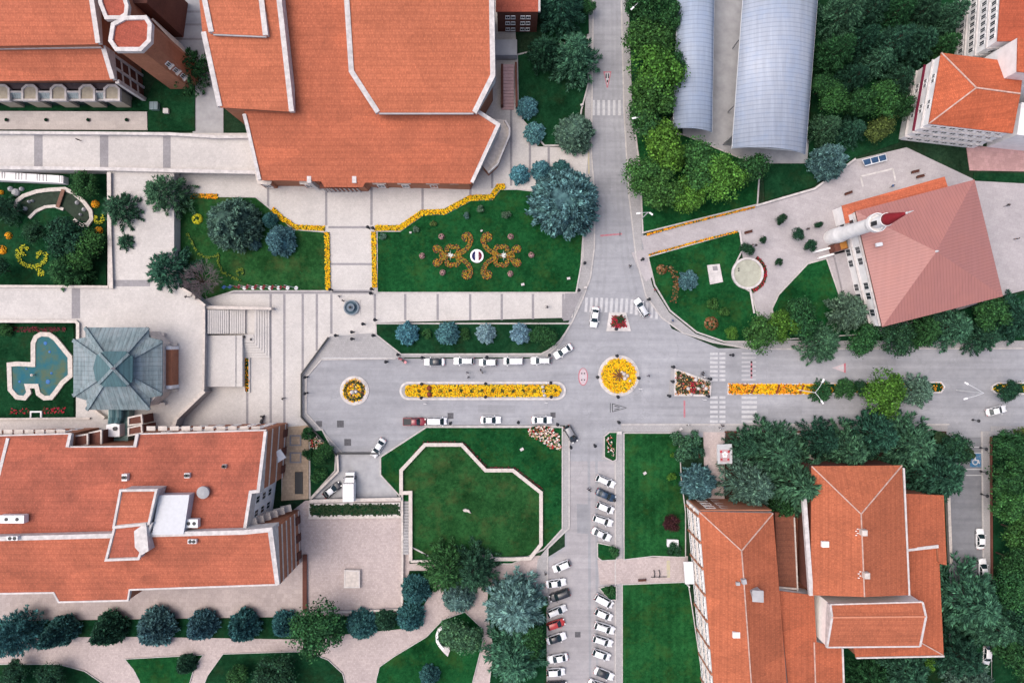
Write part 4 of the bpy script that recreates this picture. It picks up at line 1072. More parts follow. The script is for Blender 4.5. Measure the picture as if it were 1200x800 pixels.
# ---- sheds
def shed(label, qa, h_e, h_r, mat, open_end):
    b = thing('arched_shed', label, 'shed', at(sum(p[0] for p in qa)/4, sum(p[1] for p in qa)/4), 0, 'arched metal sheds')
    nw, ne, se, sw = [V(*p, h_e) for p in qa]
    n = 10; vs = []
    for k in range(n+1):
        f = k/n; z = h_e+(h_r-h_e)*(1-(2*f-1)**2)
        a = nw.lerp(ne, f); c = sw.lerp(se, f); a.z = z; c.z = z; vs += [a, c]
    m = MB(); m.shell(vs, [(2*k, 2*k+1, 2*k+3, 2*k+2) for k in range(n)], 0.12)
    o = m.build('roof', mat, b)
    for p in o.data.polygons: p.use_smooth = p.normal.z > 0.5
    m = MB(); m.bar(nw+Vector((0.1, 0, -.05)), sw+Vector((0.1, 0, -.05)), 0.3, 0.3); m.bar(ne+Vector((-.1, 0, -.05)), se+Vector((-.1, 0, -.05)), 0.3, 0.3); m.build('gutter', M['steel'], b)
    for a, c, cnt in ((nw, sw, 3), (ne, se, 3)):
        for k in range(cnt):
            q = a.lerp(c, (k+0.3)/cnt); m = MB(); m.box((q.x+(0.4 if a is nw else -0.4), q.y, h_e/2), (0.2, 0.2, h_e-0.3)); m.build('post', M['conc'], b)
    m = MB(); d = Vector((0, 0.6, 0))
    m.bar(sw+d, se+d, 0.15, 0.25); mid = sw.lerp(se, .5)+d; mid.z = h_r-0.3
    m.bar(sw+d, mid, 0.15, 0.2); m.bar(mid, se+d, 0.15, 0.2); m.bar(mid, mid+Vector((0, 0, -1.2)), 0.15, 1.2); m.build('truss', M['steel'], b)
    d2 = Vector((0, 2.6, 0)); m = MB(); m.bar(sw+d2, se+d2, 0.2, h_e-0.1); m.build('end_wall', M['conc'], b)
ms = m_seam('blue_grey_sheeting', (0.275, 0.322, 0.400), math.pi/2, 0.9, 0.14, 0.5, (0.25, 0.32, 0.45))
ms2 = m_seam('pale_sheeting', (0.310, 0.345, 0.410), math.pi/2, 0.9, 0.14, 0.45, (0.24, 0.315, 0.45))
shed('narrow blue grey arched shed next to the green roadside trees', [(796, -60), (838, -60), (834.5, 155), (789, 151)], 6.0, 7.4, ms, 1)
shed('wide pale arched shed with ribbed roof beside the conifer wood', [(875, -60), (963, -60), (944, 181), (858, 174)], 6.5, 9.2, ms2, 1)

# ---- north-east white buildings
tN = m_tile('clay_tiles_northeast', (0.425, 0.108, 0.050), RAD(-6), 0.46)
b = thing('apartment_building', 'white building with four storeys of windows under a plain orange hip roof', 'building', at(1130, 115))
rv = [(1103, 62, 11.5), (1290, 83, 11.5), (1290, 172, 11.5), (1187, 156.5, 11.5), (1088.5, 145, 11.5), (1144, 103, 15.5), (1245, 116, 15.5)]
rv = [(1103, 62, 11.5), (1200, 74, 11.5), (1187, 156.5, 11.5), (1088.5, 145, 11.5), (1144, 103, 15), (1196, 110, 15)]
roof(b, rv, [(0, 1, 5, 4), (2, 3, 4, 5), (3, 0, 4), (1, 2, 5)], tN)
caps(b, [(rv[0], rv[4]), (rv[3], rv[4]), (rv[4], rv[5])], 0.26)
xy = walls(b, rv[:4], M['white'], inset=0.35)
facade(b, xy[3], xy[2], P(1100, 300), (0.9, 3.7, 6.5, 9.2), 1.9, 1.25, 1.3, margin=0.8)
facade(b, xy[0], xy[3], P(1000, 100), (0.9, 3.7, 6.5, 9.2), 4.2, 0.8, 1.2, pair=1.0, margin=1.6)
for z in (3.1, 5.9, 8.7):
    m = MB(); m.ribbon([xy[2], xy[3], xy[0]], 0.7, z-0.12, z+0.12); m.build('ledge', M['trim'], b)
m = MB(); m.ribbon([xy[3], xy[0]], 0.9, 5.95, 6.15); m.build('red_band', M['maroon'], b)
m = MB(); m.prism(PP([(1193, 44), (1290, 56), (1290, 94), (1192, 84)], 17), 0, 16.98); m.build('stair_tower', M['white'], b)
rt = [(1193, 44, 17.2), (1290, 56, 17.2), (1290, 94, 17.2), (1192, 84, 17.2)]
roof(b, rt, [(0, 1, 2, 3)], tN, name='tower_roof')
m = MB(); m.prism(PP([(1192, 158), (1290, 168), (1290, 130), (1197, 120)], 9), 0, 9); m.build('east_wing', M['white'], b)
b = thing('white_block', 'tall white block with vertical strips of dark windows in the upper corner', 'building', at(1170, 20))
rv = [(1169, 48.5, 14), (1176, -60, 14), (1290, -60, 14), (1290, 48.5, 14)]
roof(b, rv, [(0, 1, 2, 3)], m_tile('clay_tiles_corner', (0.38, 0.090, 0.045)))
xy = walls(b, rv, M['white'], inset=0.3)
facade(b, xy[0], xy[1], P(900, 20), (1.5, 4.9, 8.3, 11.2), 1.35, 0.95, 1.7, margin=0.8)
facade(b, xy[0], xy[3], P(1200, 200), (4.9, 8.3), 2.6, 1.2, 1.6, margin=0.6)
for z in (3.9, 7.3, 10.6):
    m = MB(); m.ribbon([xy[3], xy[0], xy[1]], 0.5, z-0.1, z+0.1); m.build('ledge', M['trim'], b)
# ------------------------------------------------------------------ trees and plants
def leaf_card(m, p, n, size, asp=1.0, up=None):
    n = n.normalized()
    a = n.cross(up if up is not None else Vector((random.uniform(-1, 1), random.uniform(-1, 1), random.uniform(-1, 1))))
    if a.length < 1e-3: a = n.orthogonal()
    a.normalize(); c = n.cross(a)
    s1 = size; s2 = size*asp
    m.add([p-a*s1*0.9, p-c*s2+n*s1*0.1, p+a*s1, p+c*s2-n*s1*0.1], [(0, 1, 2, 3)])

def crown_broad(seed, n=5200, lobes=22, flat=0.62, size=0.042):
    """unit broadleaf crown: uneven lobes, leaves spread through the outer shell, gaps left between lobes"""
    random.seed(seed); m = MB(); L = []
    for i in range(lobes):
        a = random.uniform(0, 6.283); r = math.sqrt(random.random())*0.66; z = random.uniform(-0.35, 0.55)*(1-r*0.6)
        L.append((Vector((r*math.cos(a), r*math.sin(a), z+0.15*(1-r))), random.uniform(0.2, 0.40)))
    for i in range(n):
        c, R = L[int(random.random()**1.1*len(L))]
        d = Vector((random.gauss(0, 1), random.gauss(0, 1), random.gauss(0.25, 0.9))).normalized()
        k = random.uniform(0.55, 1.12) if random.random() < 0.85 else random.uniform(1.1, 1.32)
        p = c+d*R*k; p.z *= flat/0.62
        nn = (d+Vector((random.uniform(-.8, .8), random.uniform(-.8, .8), random.uniform(-.2, .9))))
        leaf_card(m, p, nn, size*random.uniform(0.6, 1.4), random.uniform(0.5, 0.9))
    return m

def crown_cedar(seed, tiers=12, arms=11, sprays=58, pw=0.7, droop=0.12, ln=0.080, zt=1.0, spread=0.85):
    """unit conifer crown: tiers of boughs from a leader, each bough feathered with flat needle sprays"""
    random.seed(seed); m = MB()
    for t in range(tiers):
        f = t/(tiers-1)
        R = (1-f)**pw*0.95+0.06; z = f*zt
        k = max(5, int(arms*(1.15-0.55*f)))
        a0 = random.uniform(0, 6.28)
        for i in range(k):
            a = a0+6.283*i/k+random.uniform(-0.3, 0.3); Rb = R*random.uniform(0.72, 1.12)
            d = Vector((math.cos(a), math.sin(a), 0)); s = Vector((-d.y, d.x, 0))
            ns = max(8, int(sprays*(0.35+0.65*R)))
            for j in range(ns):
                u = 0.12+0.88*math.sqrt((j+random.random())/ns)
                p = d*Rb*u; p.z = z+0.10*u-droop*u*u+random.uniform(-0.025, 0.03)
                side = random.uniform(-1, 1)
                p = p+s*side*spread*0.33*Rb*(1.08-u)*1.3
                g = (d+s*side*1.0+Vector((0, 0, random.uniform(-0.15, 0.45)))).normalized()
                nrm = Vector((random.uniform(-.5, .5), random.uniform(-.5, .5), 1))
                a1 = g; c1 = nrm.cross(g).normalized()
                l = ln*random.uniform(0.6, 1.35); w = l*random.uniform(0.16, 0.30)
                m.add([p-a1*l*0.4, p+c1*w, p+a1*l, p-c1*w], [(0, 1, 2, 3)])
    return m

def crown_spruce(seed, n=3800, pw=0.55, ln=0.10, zt=1.0, nb=60, wid=0.36, rough=0.34):
    """unit dense spruce or weeping crown: short sprays over a rounded cone, gathered in tufts"""
    random.seed(seed); m = MB()
    B = []
    for k in range(nb):
        f = 1-math.sqrt(1-random.random()*0.97) if False else 1-math.sqrt(random.random())
        a = random.uniform(0, 6.283); R = (1-f)**pw
        B.append(Vector((R*math.cos(a), R*math.sin(a), f*zt)))
    for i in range(n):
        u = random.random(); r2 = math.sqrt(u); f = max(0.0, 1-r2**(1/pw)) if random.random() < 0.75 else 1-math.sqrt(random.random())
        a = random.uniform(0, 6.283); R = (1-f)**pw
        d = Vector((math.cos(a), math.sin(a), 0)); p = d*R; p.z = f*zt
        near = min((p-q).length for q in B)
        k = 1-rough*min(1.0, near*3.2)
        p.x *= k*random.uniform(0.86, 1.03); p.y *= k*random.uniform(0.86, 1.03); p.z = p.z*(0.55+0.45*k)+random.uniform(-.02, .05)
        g = (d*(0.55+0.5*(1-f))+Vector((random.uniform(-.7, .7), random.uniform(-.7, .7), random.uniform(-0.1, 0.55)))).normalized()
        nrm = Vector((random.uniform(-.6, .6), random.uniform(-.6, .6), 1)); c1 = nrm.cross(g).normalized()
        l = ln*random.uniform(0.6, 1.3); w = l*wid*random.uniform(0.6, 1.2)
        m.add([p-g*l*0.5, p+c1*w, p+g*l, p-c1*w], [(0, 1, 2, 3)])
    m.lathe((0, 0, 0), [(0.74*(1-f)**pw+.001, f*zt*.86) for f in (0.0, .1, .25, .45, .65, .85, 1.0)], 12)
    return m

def limbs(seed, kind):
    random.seed(seed); m = MB()
    if kind == 'broad':
        m.tube([(0, 0, 0), (0.01, 0, 0.28), (0.0, 0.02, 0.55), (0.02, 0, 0.8)], [0.06, 0.045, 0.035, 0.012], 7)
        for i in range(9):
            a = 6.283*i/9+random.uniform(-.3, .3); z = random.uniform(0.26, 0.55); r = random.uniform(0.35, 0.6)
            m.tube([(0, 0, z), (r*.5*math.cos(a), r*.5*math.sin(a), z+0.14), (r*math.cos(a), r*math.sin(a), z+random.uniform(0.15, 0.32))], [0.026, 0.016, 0.006], 5)
    elif kind == 'conifer':
        m.tube([(0, 0, 0), (0, 0, 0.5), (0, 0, 0.97)], [0.05, 0.03, 0.006], 7)
        for i in range(14):
            a = 2.4*i; z = 0.16+0.055*i; r = 0.75*(1-z)
            m.tube([(0, 0, z), (r*math.cos(a), r*math.sin(a), z+0.02)], [0.014, 0.005], 4)
    else:
        m.tube([(0, 0, 0), (0, 0, 0.3)], [0.05, 0.03], 6)
        for i in range(6):
            a = 6.283*i/6; m.tube([(0, 0, 0.1), (0.4*math.cos(a), 0.4*math.sin(a), 0.4)], [0.03, 0.01], 4)
    return m

def crown_bare(seed):
    random.seed(seed); m = MB()
    def br(p, d, l, r, dep):
        q = p+d*l
        m.tube([p, q], [r, r*0.6], 4)
        if dep == 0: return
        for _ in range(4 if dep > 1 else 5):
            e = (d+Vector((random.uniform(-1, 1), random.uniform(-1, 1), random.uniform(-.5, .6)))*0.85).normalized()
            br(q, e, l*random.uniform(0.55, 0.85), r*0.6, dep-1)
    for i in range(19):
        a = 6.283*i/19+random.uniform(-.2, .2)
        br(Vector((0, 0, 0.2)), Vector((math.cos(a), math.sin(a), random.uniform(0.2, 1.2))).normalized(), random.uniform(0.3, 0.42), 0.02, 3)
    return m

def mesh_of(mb, name, mat, smooth=False):
    o = mb.build(name, mat, None, local=True, recalc=False); me = o.data; bpy.data.objects.remove(o); return me
CR = {
    'broad': [mesh_of(crown_broad(s, 6200), 'crown', M['leaf']) for s in (1, 2, 3)],
    'bush': [mesh_of(crown_broad(s, 2200, 12, 0.62, 0.075), 'crown', M['leaf']) for s in (5, 6)],
    'cedar': [mesh_of(crown_cedar(s), 'crown', M['needle']) for s in (11, 12, 13)],
    'fir': [mesh_of(crown_cedar(s, 14, 13, 60, 0.62, 0.05, 0.085, 1.0, 0.9), 'crown', M['needle']) for s in (21, 22)],
    'spruce': [mesh_of(crown_spruce(s), 'crown', M['needle']) for s in (31, 32, 33)],
    'cone': [mesh_of(crown_spruce(s, 4600, 0.80, 0.095, 1.0, 90, 0.40, 0.42), 'crown', M['needle']) for s in (41, 42)],
    'dome': [mesh_of(crown_spruce(s, 9500, 0.46, 0.055, 1.0, 130, 0.42, 0.6), 'crown', M['needle']) for s in (61, 62)],
    'bare': [mesh_of(crown_bare(51), 'crown', M['twig'])],
}
TR = {'broad': mesh_of(limbs(1, 'broad'), 'trunk', M['bark']), 'cedar': mesh_of(limbs(2, 'conifer'), 'trunk', M['bark']), 'bush': mesh_of(limbs(3, 'bush'), 'stem', M['bark'])}
CC = {'bright': (0.050, 0.128, 0.024), 'mid': (0.032, 0.092, 0.028), 'deep': (0.022, 0.072, 0.028), 'dark': (0.016, 0.05, 0.03), 'cedar': (0.038, 0.098, 0.060), 'cedard': (0.021, 0.062, 0.040), 'grey': (0.070, 0.125, 0.095), 'silver': (0.080, 0.160, 0.168), 'teal': (0.075, 0.19, 0.23), 'teald': (0.038, 0.115, 0.125), 'slate': (0.06, 0.135, 0.165), 'blue': (0.14, 0.235, 0.3), 'olive': (0.07, 0.105, 0.035), 'plum': (0.03, 0.012, 0.016), 'bare': (0.1, 0.1, 0.1)}
TN = [0]
def tree(u, v, r, kind, col, label, group, hgt=None, name=None, cat='tree', squash=1.0):
    """u, v, r: crown as seen; kind picks the crown; hgt metres"""
    TN[0] += 1; rnd = random.Random(TN[0]*7+3)
    tall = {'broad': 1.75, 'bush': 0.95, 'cedar': 2.1, 'fir': 2.2, 'spruce': 1.75, 'dome': 1.9, 'cone': 2.6, 'bare': 1.5}[kind]
    R = r*S
    hgt = hgt or max(0.7, R*tall)
    zc = hgt*(0.62 if kind in ('broad', 'bush', 'bare') else 0.40)
    x, y = P(u, v, zc); R *= (H-zc)/H*{'cedar': 1.17, 'fir': 1.15, 'broad': 1.12, 'spruce': 1.06, 'cone': 1.06, 'dome': 1.06}.get(kind, 1.0)
    nm = name or {'broad': 'broadleaf_tree', 'bush': 'shrub', 'cedar': 'cedar_tree', 'fir': 'fir_tree', 'spruce': 'spruce_tree', 'dome': 'silver_conifer', 'cone': 'cone_conifer', 'bare': 'bare_tree'}[kind]
    if group == WOOD: R *= 0.79; hgt *= rnd.uniform(0.75, 1.15)
    if kind == 'cone': R *= rnd.uniform(0.84, 1.0); hgt *= rnd.uniform(0.9, 1.12)
    t = thing(nm, label, cat, (x, y, LAWN-0.05), rnd.uniform(0, 6.28), group)
    if v < 0: pass
    c = bpy.data.objects.new('crown', CR[kind][TN[0] % len(CR[kind])]); COL.objects.link(c); c.parent = t
    if kind in ('broad', 'bush'):
        hh = hgt*0.40 if kind == 'broad' else hgt*0.62
        c.location = (0, 0, hgt-hh*1.12 if kind == 'broad' else hgt*0.42); c.scale = (R, R*squash, hh*1.35)
    elif kind == 'bare':
        c.location = (0, 0, 0.5); c.scale = (R, R, hgt*0.8)
    else:
        c.location = (0, 0, hgt*0.06); c.scale = (R, R*squash, hgt*0.92)
    cc = CC[col]; k = rnd.uniform(0.85, 1.18); w = rnd.uniform(-0.08, 0.08)
    c.color = (cc[0]*k*(1+w), cc[1]*k, cc[2]*k*(1-w), 1)
    s = bpy.data.objects.new('trunk' if kind != 'bush' else 'stem', TR['bush' if kind == 'bush' else 'broad' if kind in ('broad', 'bare') else 'cedar']); COL.objects.link(s); s.parent = t
    s.scale = (R*0.8, R*0.8, hgt*(0.9 if kind != 'bush' else 0.7))
    return t

SP = 'small blue spruces'
ROW = 'conical conifers in the row behind the long building'
WOOD = 'trees of the dense wood in the upper right'
RS = 'broadleaf trees beside the north road and the sheds'
BV = 'trees along the boulevard'
for a in [
    # blue spruces
    (618, 125, 13.5, 'spruce', 'teal', 'round blue spruce beside the top of the pink stairs', SP),
    (627, 155, 13.5, 'spruce', 'teal', 'round blue spruce at the foot of the stairs, below its twin', SP),
    (609, 204, 12.5, 'spruce', 'teal', 'blue spruce on the paving by the yellow flower border', SP),
    (634, 199, 12.5, 'spruce', 'teal', 'blue spruce above the big silvery tree, in the middle of three', SP),
    (658, 198, 12, 'spruce', 'teald', 'darker blue spruce touching the top of the big silvery tree', SP),
    (477, 390.5, 14.5, 'spruce', 'teal', 'blue spruce in the lawn strip, the one nearest the court', SP),
    (524, 390.5, 14.5, 'spruce', 'teal', 'blue spruce in the lawn strip behind the second white parked car', SP),
    (569, 391, 12.5, 'spruce', 'blue', 'pale blue spruce in the lawn strip behind the white pickup', SP),
    (610, 391, 13, 'spruce', 'blue', 'pale blue spruce in the lawn strip next to the dark green bush', SP),
    (328, 282, 19, 'spruce', 'slate', 'bluish spruce in the lawn with the flagpoles, larger of two side by side', SP),
    (316, 258, 10, 'spruce', 'teald', 'small dark blue spruce just above the larger spruce by the yellow hedge', SP),
    (297, 285, 9, 'spruce', 'slate', 'small blue spruce squeezed between the silvery tree and the larger spruce', SP),
    (637, 396, 16, 'broad', 'deep', 'dark green bushy tree at the road end of the blue spruce strip', 'trees of the lawn strip', 4.0),
    (545, 391, 8, 'bush', 'deep', 'low dark bush between the second and third blue spruce of the strip', 'shrubs in lawns'),
    (500, 391, 7, 'bush', 'deep', 'low dark bush between the first and second blue spruce of the strip', 'shrubs in lawns'),
    # large trees round the hall
    (662, 236, 45, 'dome', 'silver', 'huge silvery blue conifer at the road edge of the flower lawn', 'large single trees', 15),
    (674, 155, 25, 'dome', 'grey', 'round grey green clipped tree beside the first zebra crossing', 'large single trees', 7),
    (674, 66, 28, 'cedar', 'cedar', 'tall grey green cedar overhanging the north road', 'large single trees', 13),
    (638, 62, 19, 'fir', 'dark', 'dark star shaped fir beside the small brick block', 'large single trees', 9),
    (658, 8, 30, 'cedar', 'cedard', 'very dark cedar at the top edge by the north road', 'large single trees', 12),
    (690, 8, 9, 'broad', 'deep', 'small dark tree at the top edge on the road verge', 'large single trees', 4),
    (271, 262, 34, 'dome', 'grey', 'big grey green conifer in the lawn beside the walkway', 'large single trees', 11),
    (194, 228, 27, 'cedar', 'cedar', 'cedar at the top of the terrace walkway by the hall', 'trees on the terrace walkway', 9),
    (147, 246, 28, 'cedar', 'cedard', 'dark spreading cedar on the terrace walkway at the garden wall', 'trees on the terrace walkway', 8),
    (152, 285, 17, 'cedar', 'cedard', 'small dark cedar on the walkway just below the spreading one', 'trees on the terrace walkway', 5),
    (198, 318, 29, 'cedar', 'cedard', 'dense dark cedar at the corner where walkway meets terrace', 'trees on the terrace walkway', 8),
    (233, 329, 26, 'bare', 'bare', 'leafless grey purple tree next to the flagpoles', 'large single trees', 7),
    (218, 80, 24, 'cedar', 'deep', 'green tree at the foot of the octagonal brick tower', 'large single trees', 9),
    # sunken garden
    (100, 216, 17, 'broad', 'deep', 'green tree in the sunken garden corner by the ramp', 'trees of the sunken garden', 5.5),
    (78, 280, 26, 'broad', 'dark', 'widest dark tree in the sunken garden below the curved pond', 'trees of the sunken garden', 8),
    (104, 293, 24, 'broad', 'mid', 'mid green round tree by the east wall of the sunken garden', 'trees of the sunken garden', 7),
    (80, 318, 24, 'cedar', 'deep', 'dark green conifer at the bottom wall of the sunken garden', 'trees of the sunken garden', 8),
    (4, 244, 16, 'cedar', 'cedard', 'teal dark conifer cut by the left edge beside the curved pond', 'trees of the sunken garden', 8),
    (-2, 316, 14, 'broad', 'dark', 'dark tree cut by the left edge below the orange flower clumps', 'trees of the sunken garden', 6),
    (42, 272, 13, 'broad', 'dark', 'small dark tree left of the widest tree in the sunken garden', 'trees of the sunken garden', 5),
    (8, 385, 10, 'bush', 'deep', 'dark shrub at the top wall of the pool garden', 'shrubs in lawns'),
    # row behind the long building
    (18, 743, 25, 'fir', 'teald', 'ragged dark teal conifer, first of the row at the left edge', ROW, 11),
    (68, 742, 23, 'cone', 'teald', 'leaning teardrop conifer behind the building, second of the row', ROW, 10),
    (124, 740, 23, 'cone', 'cedard', 'dark conifer of the row above the widening of the path', ROW, 9.5),
    (180, 738, 26, 'cone', 'slate', 'broadest bluish conifer of the row above the first lawn', ROW, 9),
    (234, 735, 20, 'cone', 'slate', 'small neat teal conifer above the gap between two lawns', ROW, 8),
    (284, 735, 22, 'cone', 'teald', 'teal conifer of the row above the second lawn', ROW, 8),
    (332, 733, 19, 'cone', 'teald', 'teal conifer half hidden by the bright broadleaf tree', ROW, 7),
    (375, 736, 33, 'broad', 'deep', 'glossy green broadleaf tree standing among the row of conifers', 'large single trees', 9),
    (422, 734, 20, 'cone', 'teald', 'teal conifer at the lower wall of the empty gravel court', ROW, 6.5),
    (451, 728, 15, 'cone', 'cedard', 'smallest greenish conifer by the wall of the gravel court', ROW, 5.5),
    (480, 725, 20, 'cone', 'teald', 'dark conifer at the corner of the gravel court', ROW, 6.5),
    (487, 692, 22, 'cone', 'teald', 'big dark conifer below the narrow stair of the octagon lawn', ROW, 6.5),
    # bottom centre
    (524, 667, 28, 'cedar', 'deep', 'left of the two dark twin conifers on the octagon lawn edge', 'trees round the curved paths', 9),
    (555, 668, 28, 'cedar', 'cedard', 'right of the two dark twin conifers on the octagon lawn edge', 'trees round the curved paths', 9.5),
    (537, 700, 21, 'dome', 'silver', 'silvery blue conifer directly below the dark twin conifers', 'trees round the curved paths', 6),
    (541, 742, 26, 'broad', 'cedar', 'grey green weeping tree over the white garden arch', 'trees round the curved paths', 6),
    (604, 708, 34, 'fir', 'silver', 'large silvery conifer beside the west parking row', 'trees round the curved paths', 10),
    (603, 770, 34, 'cedar', 'cedar', 'grey green cedar at the lower edge beside the parking row', 'trees round the curved paths', 10),
    (626, 752, 20, 'broad', 'deep', 'dark leafy tree squeezed behind the red parked car', 'trees round the curved paths', 6),
    (634, 706, 10, 'bush', 'mid', 'rounded green shrub at the nose of the black parked car', 'shrubs in lawns'),
    (503, 792, 13, 'spruce', 'teald', 'small blue conifer at the bottom edge in the curved lawn', SP, 4),
    (217, 779, 13, 'cone', 'cedard', 'small grey conifer on the lawn beside the narrow path', ROW, 5),
    (320, 790, 26, 'broad', 'dark', 'dark low tree at the bottom edge in the second curved lawn', 'trees round the curved paths', 6),
    (280, 792, 14, 'broad', 'deep', 'small dark tree in the left part of the second curved lawn', 'trees round the curved paths', 4.5),
    (14, 792, 20, 'broad', 'dark', 'dark tree in the lower left corner lawn', 'trees round the curved paths', 5),
    (60, 795, 18, 'broad', 'dark', 'low dark tree in the corner lawn, right of its neighbour', 'trees round the curved paths', 5),
    # roadside broadleaf trees
    (757, 8, 27, 'broad', 'deep', 'deep green tree at the top edge beside the north road', RS, 10),
    (762, 45, 30, 'broad', 'mid', 'leafy green tree, second from the top along the north road', RS, 11),
    (769, 82, 32, 'broad', 'bright', 'bright yellowish green tree in the middle of the roadside row', RS, 12),
    (763, 118, 30, 'broad', 'mid', 'full green tree of the roadside row, level with the crossing', RS, 11),
    (758, 138, 25, 'broad', 'deep', 'deep green tree under the street lamp at the end of the roadside row', RS, 9),
    (786, 20, 17, 'broad', 'deep', 'narrow dark tree leaning over the narrow shed roof', RS, 9),
    (790, 78, 15, 'broad', 'deep', 'dark crown edge tree touching the narrow shed half way', RS, 9),
    (782, 170, 30, 'broad', 'bright', 'bright green tree in front of the narrow shed end', RS, 10),
    (755, 205, 24, 'broad', 'mid', 'green tree at the pavement beside the tall lamp with a forked arm', RS, 8),
    (775, 222, 27, 'broad', 'mid', 'green tree on the lawn edge, lowest of the roadside group', RS, 8),
    (815, 195, 30, 'broad', 'mid', 'wide green tree midway below the two sheds', RS, 9),
    (842, 205, 30, 'broad', 'bright', 'bright tree below the concrete lane between the sheds', RS, 9),
    (805, 228, 22, 'broad', 'bright', 'lighter green tree reaching down to the diagonal path lawn', RS, 7),
    (878, 195, 22, 'broad', 'deep', 'dark green tree before the wide shed entrance', RS, 8),
    (974, 188, 29, 'dome', 'silver', 'pale silvery conifer between the wide shed and the mosque yard', WOOD, 10),
    # wood
    (985, 20, 33, 'cedar', 'cedar', 'grey green cedar by the top end of the wide shed', WOOD, 13),
    (1020, 12, 26, 'cedar', 'cedard', 'dark cedar at the top edge, right of the shed cedar', WOOD, 12),
    (1050, 15, 28, 'cedar', 'deep', 'green conifer at the top edge in the middle of the wood', WOOD, 12),
    (1083, 12, 30, 'cedar', 'cedard', 'dark conifer at the top edge towards the white block', WOOD, 12),
    (1112, 20, 22, 'fir', 'cedar', 'feathery green conifer beside the tall white block', WOOD, 11),
    (980, 62, 28, 'cedar', 'deep', 'deep green conifer along the shed side, second from the top', WOOD, 12),
    (1010, 48, 24, 'cedar', 'dark', 'very dark conifer behind the shed side row', WOOD, 11),
    (1040, 55, 30, 'cedar', 'cedard', 'large dark conifer at the heart of the wood', WOOD, 13),
    (1075, 52, 28, 'fir', 'cedard', 'dark fir with spread branches near the white block', WOOD, 12),
    (1100, 58, 20, 'fir', 'deep', 'small green fir between the wood and the white block', WOOD, 9),
    (968, 100, 20, 'broad', 'deep', 'dark leafy tree touching the shed half way down', WOOD, 9),
    (1000, 92, 24, 'cedar', 'dark', 'shaded dark conifer, inner row of the wood', WOOD, 11),
    (1030, 70, 24, 'cedar', 'cedar', 'lighter grey conifer standing out in the dark wood', WOOD, 12),
    (1055, 92, 27, 'cedar', 'cedard', 'teal dark conifer facing the corner of the apartment house', WOOD, 11),
    (975, 118, 22, 'broad', 'mid', 'green leafy tree along the shed, third of that side', WOOD, 9),
    (1008, 122, 22, 'broad', 'deep', 'deep green leafy tree amid conifers of the wood', WOOD, 9),
    (1036, 118, 27, 'broad', 'mid', 'mid green leafy tree near the apartment building wall', WOOD, 9),
    (968, 150, 23, 'cedar', 'cedar', 'grey conifer near the lower end of the wide shed', WOOD, 10),
    (1000, 152, 22, 'cedar', 'cedard', 'dark low conifer above the blue glass panel', WOOD, 8),
    (1030, 148, 23, 'broad', 'olive', 'olive green leafy tree by the corner of the apartment building', WOOD, 7),
    (1058, 125, 18, 'broad', 'deep', 'dark tree pressed to the white apartment wall', WOOD, 8),
    (1130, 52, 9, 'fir', 'dark', 'small dark conifer in the gap between the two white buildings', WOOD, 5),
    (1142, 56, 8, 'fir', 'cedard', 'tiny teal conifer beside the other small one between white buildings', WOOD, 4.5),
    # verge south of mosque
    (890, 392, 22, 'broad', 'mid', 'green tree at the corner of the fountain lawn', BV, 7),
    (916, 382, 20, 'broad', 'bright', 'bright green tree below the round fountain path', BV, 7),
    (942, 372, 24, 'broad', 'deep', 'deep green tree before the lawn west of the mosque', BV, 8),
    (962, 402, 23, 'cedar', 'cedar', 'grey conifer at the boulevard kerb, west of the mosque corner', BV, 8),
    (995, 366, 22, 'fir', 'grey', 'grey green conifer covering the corner of the white mosque wall', BV, 8),
    (1010, 396, 21, 'broad', 'deep', 'dark green tree at the kerb below the mosque corner', BV, 7),
    (1050, 398, 22, 'broad', 'dark', 'darkest tree reaching over the boulevard kerb under the mosque', BV, 7),
    (1082, 386, 22, 'cedar', 'deep', 'green conifer under the mosque roof edge, east of the darkest tree', BV, 8),
    (1115, 383, 25, 'cedar', 'cedar', 'grey green conifer midway along the mosque south side', BV, 9),
    (1150, 396, 20, 'cedar', 'cedard', 'dark teal conifer at the kerb past the mosque', BV, 8),
    (1160, 368, 22, 'broad', 'deep', 'green tree by the far roof corner of the mosque', BV, 8),
    (1190, 372, 26, 'cedar', 'cedard', 'dark conifer at the right edge above the boulevard', BV, 9),
    # median
    (963, 459, 13, 'cedar', 'deep', 'small dark conifer around the double armed lamp in the median', BV, 4),
    (989, 456, 14, 'broad', 'deep', 'low dark tree of the median, left of the bright one', BV, 4),
    (1008, 455, 10, 'broad', 'dark', 'small dark filler tree in the median against the bright tree', BV, 3),
    (1038, 459, 27, 'broad', 'bright', 'large bright green tree in the boulevard median', BV, 8),
    (1076, 458, 19, 'cedar', 'grey', 'grey green conifer ending the median, right of the bright tree', BV, 6),
    (1181, 457, 14, 'broad', 'dark', 'dark tree on the next median by the right edge', BV, 5),
    # south-east
    (820, 567, 22, 'spruce', 'slate', 'large round blue spruce at the corner of the dormitory', SP, 8),
    (795, 515, 11, 'bush', 'cedar', 'grey green shrub at the pavement, first of the dense clump', 'shrubs in lawns', 2.5),
    (812, 514, 11, 'bush', 'cedar', 'grey green shrub at the pavement next to the entrance path', 'shrubs in lawns', 2.5),
    (802, 530, 14, 'bush', 'cedar', 'large grey green shrub in the middle of the clump', 'shrubs in lawns', 3),
    (818, 530, 9, 'bush', 'cedard', 'dark shrub of the clump touching the bench', 'shrubs in lawns', 2.5),
    (787, 558, 6, 'bush', 'bright', 'bright lime shrub on the mown lawn', 'shrubs in lawns', 1.6),
    (788, 533, 3.5, 'bush', 'bright', 'tiny lime shrub at the edge of the grey shrub clump', 'shrubs in lawns', 1.0),
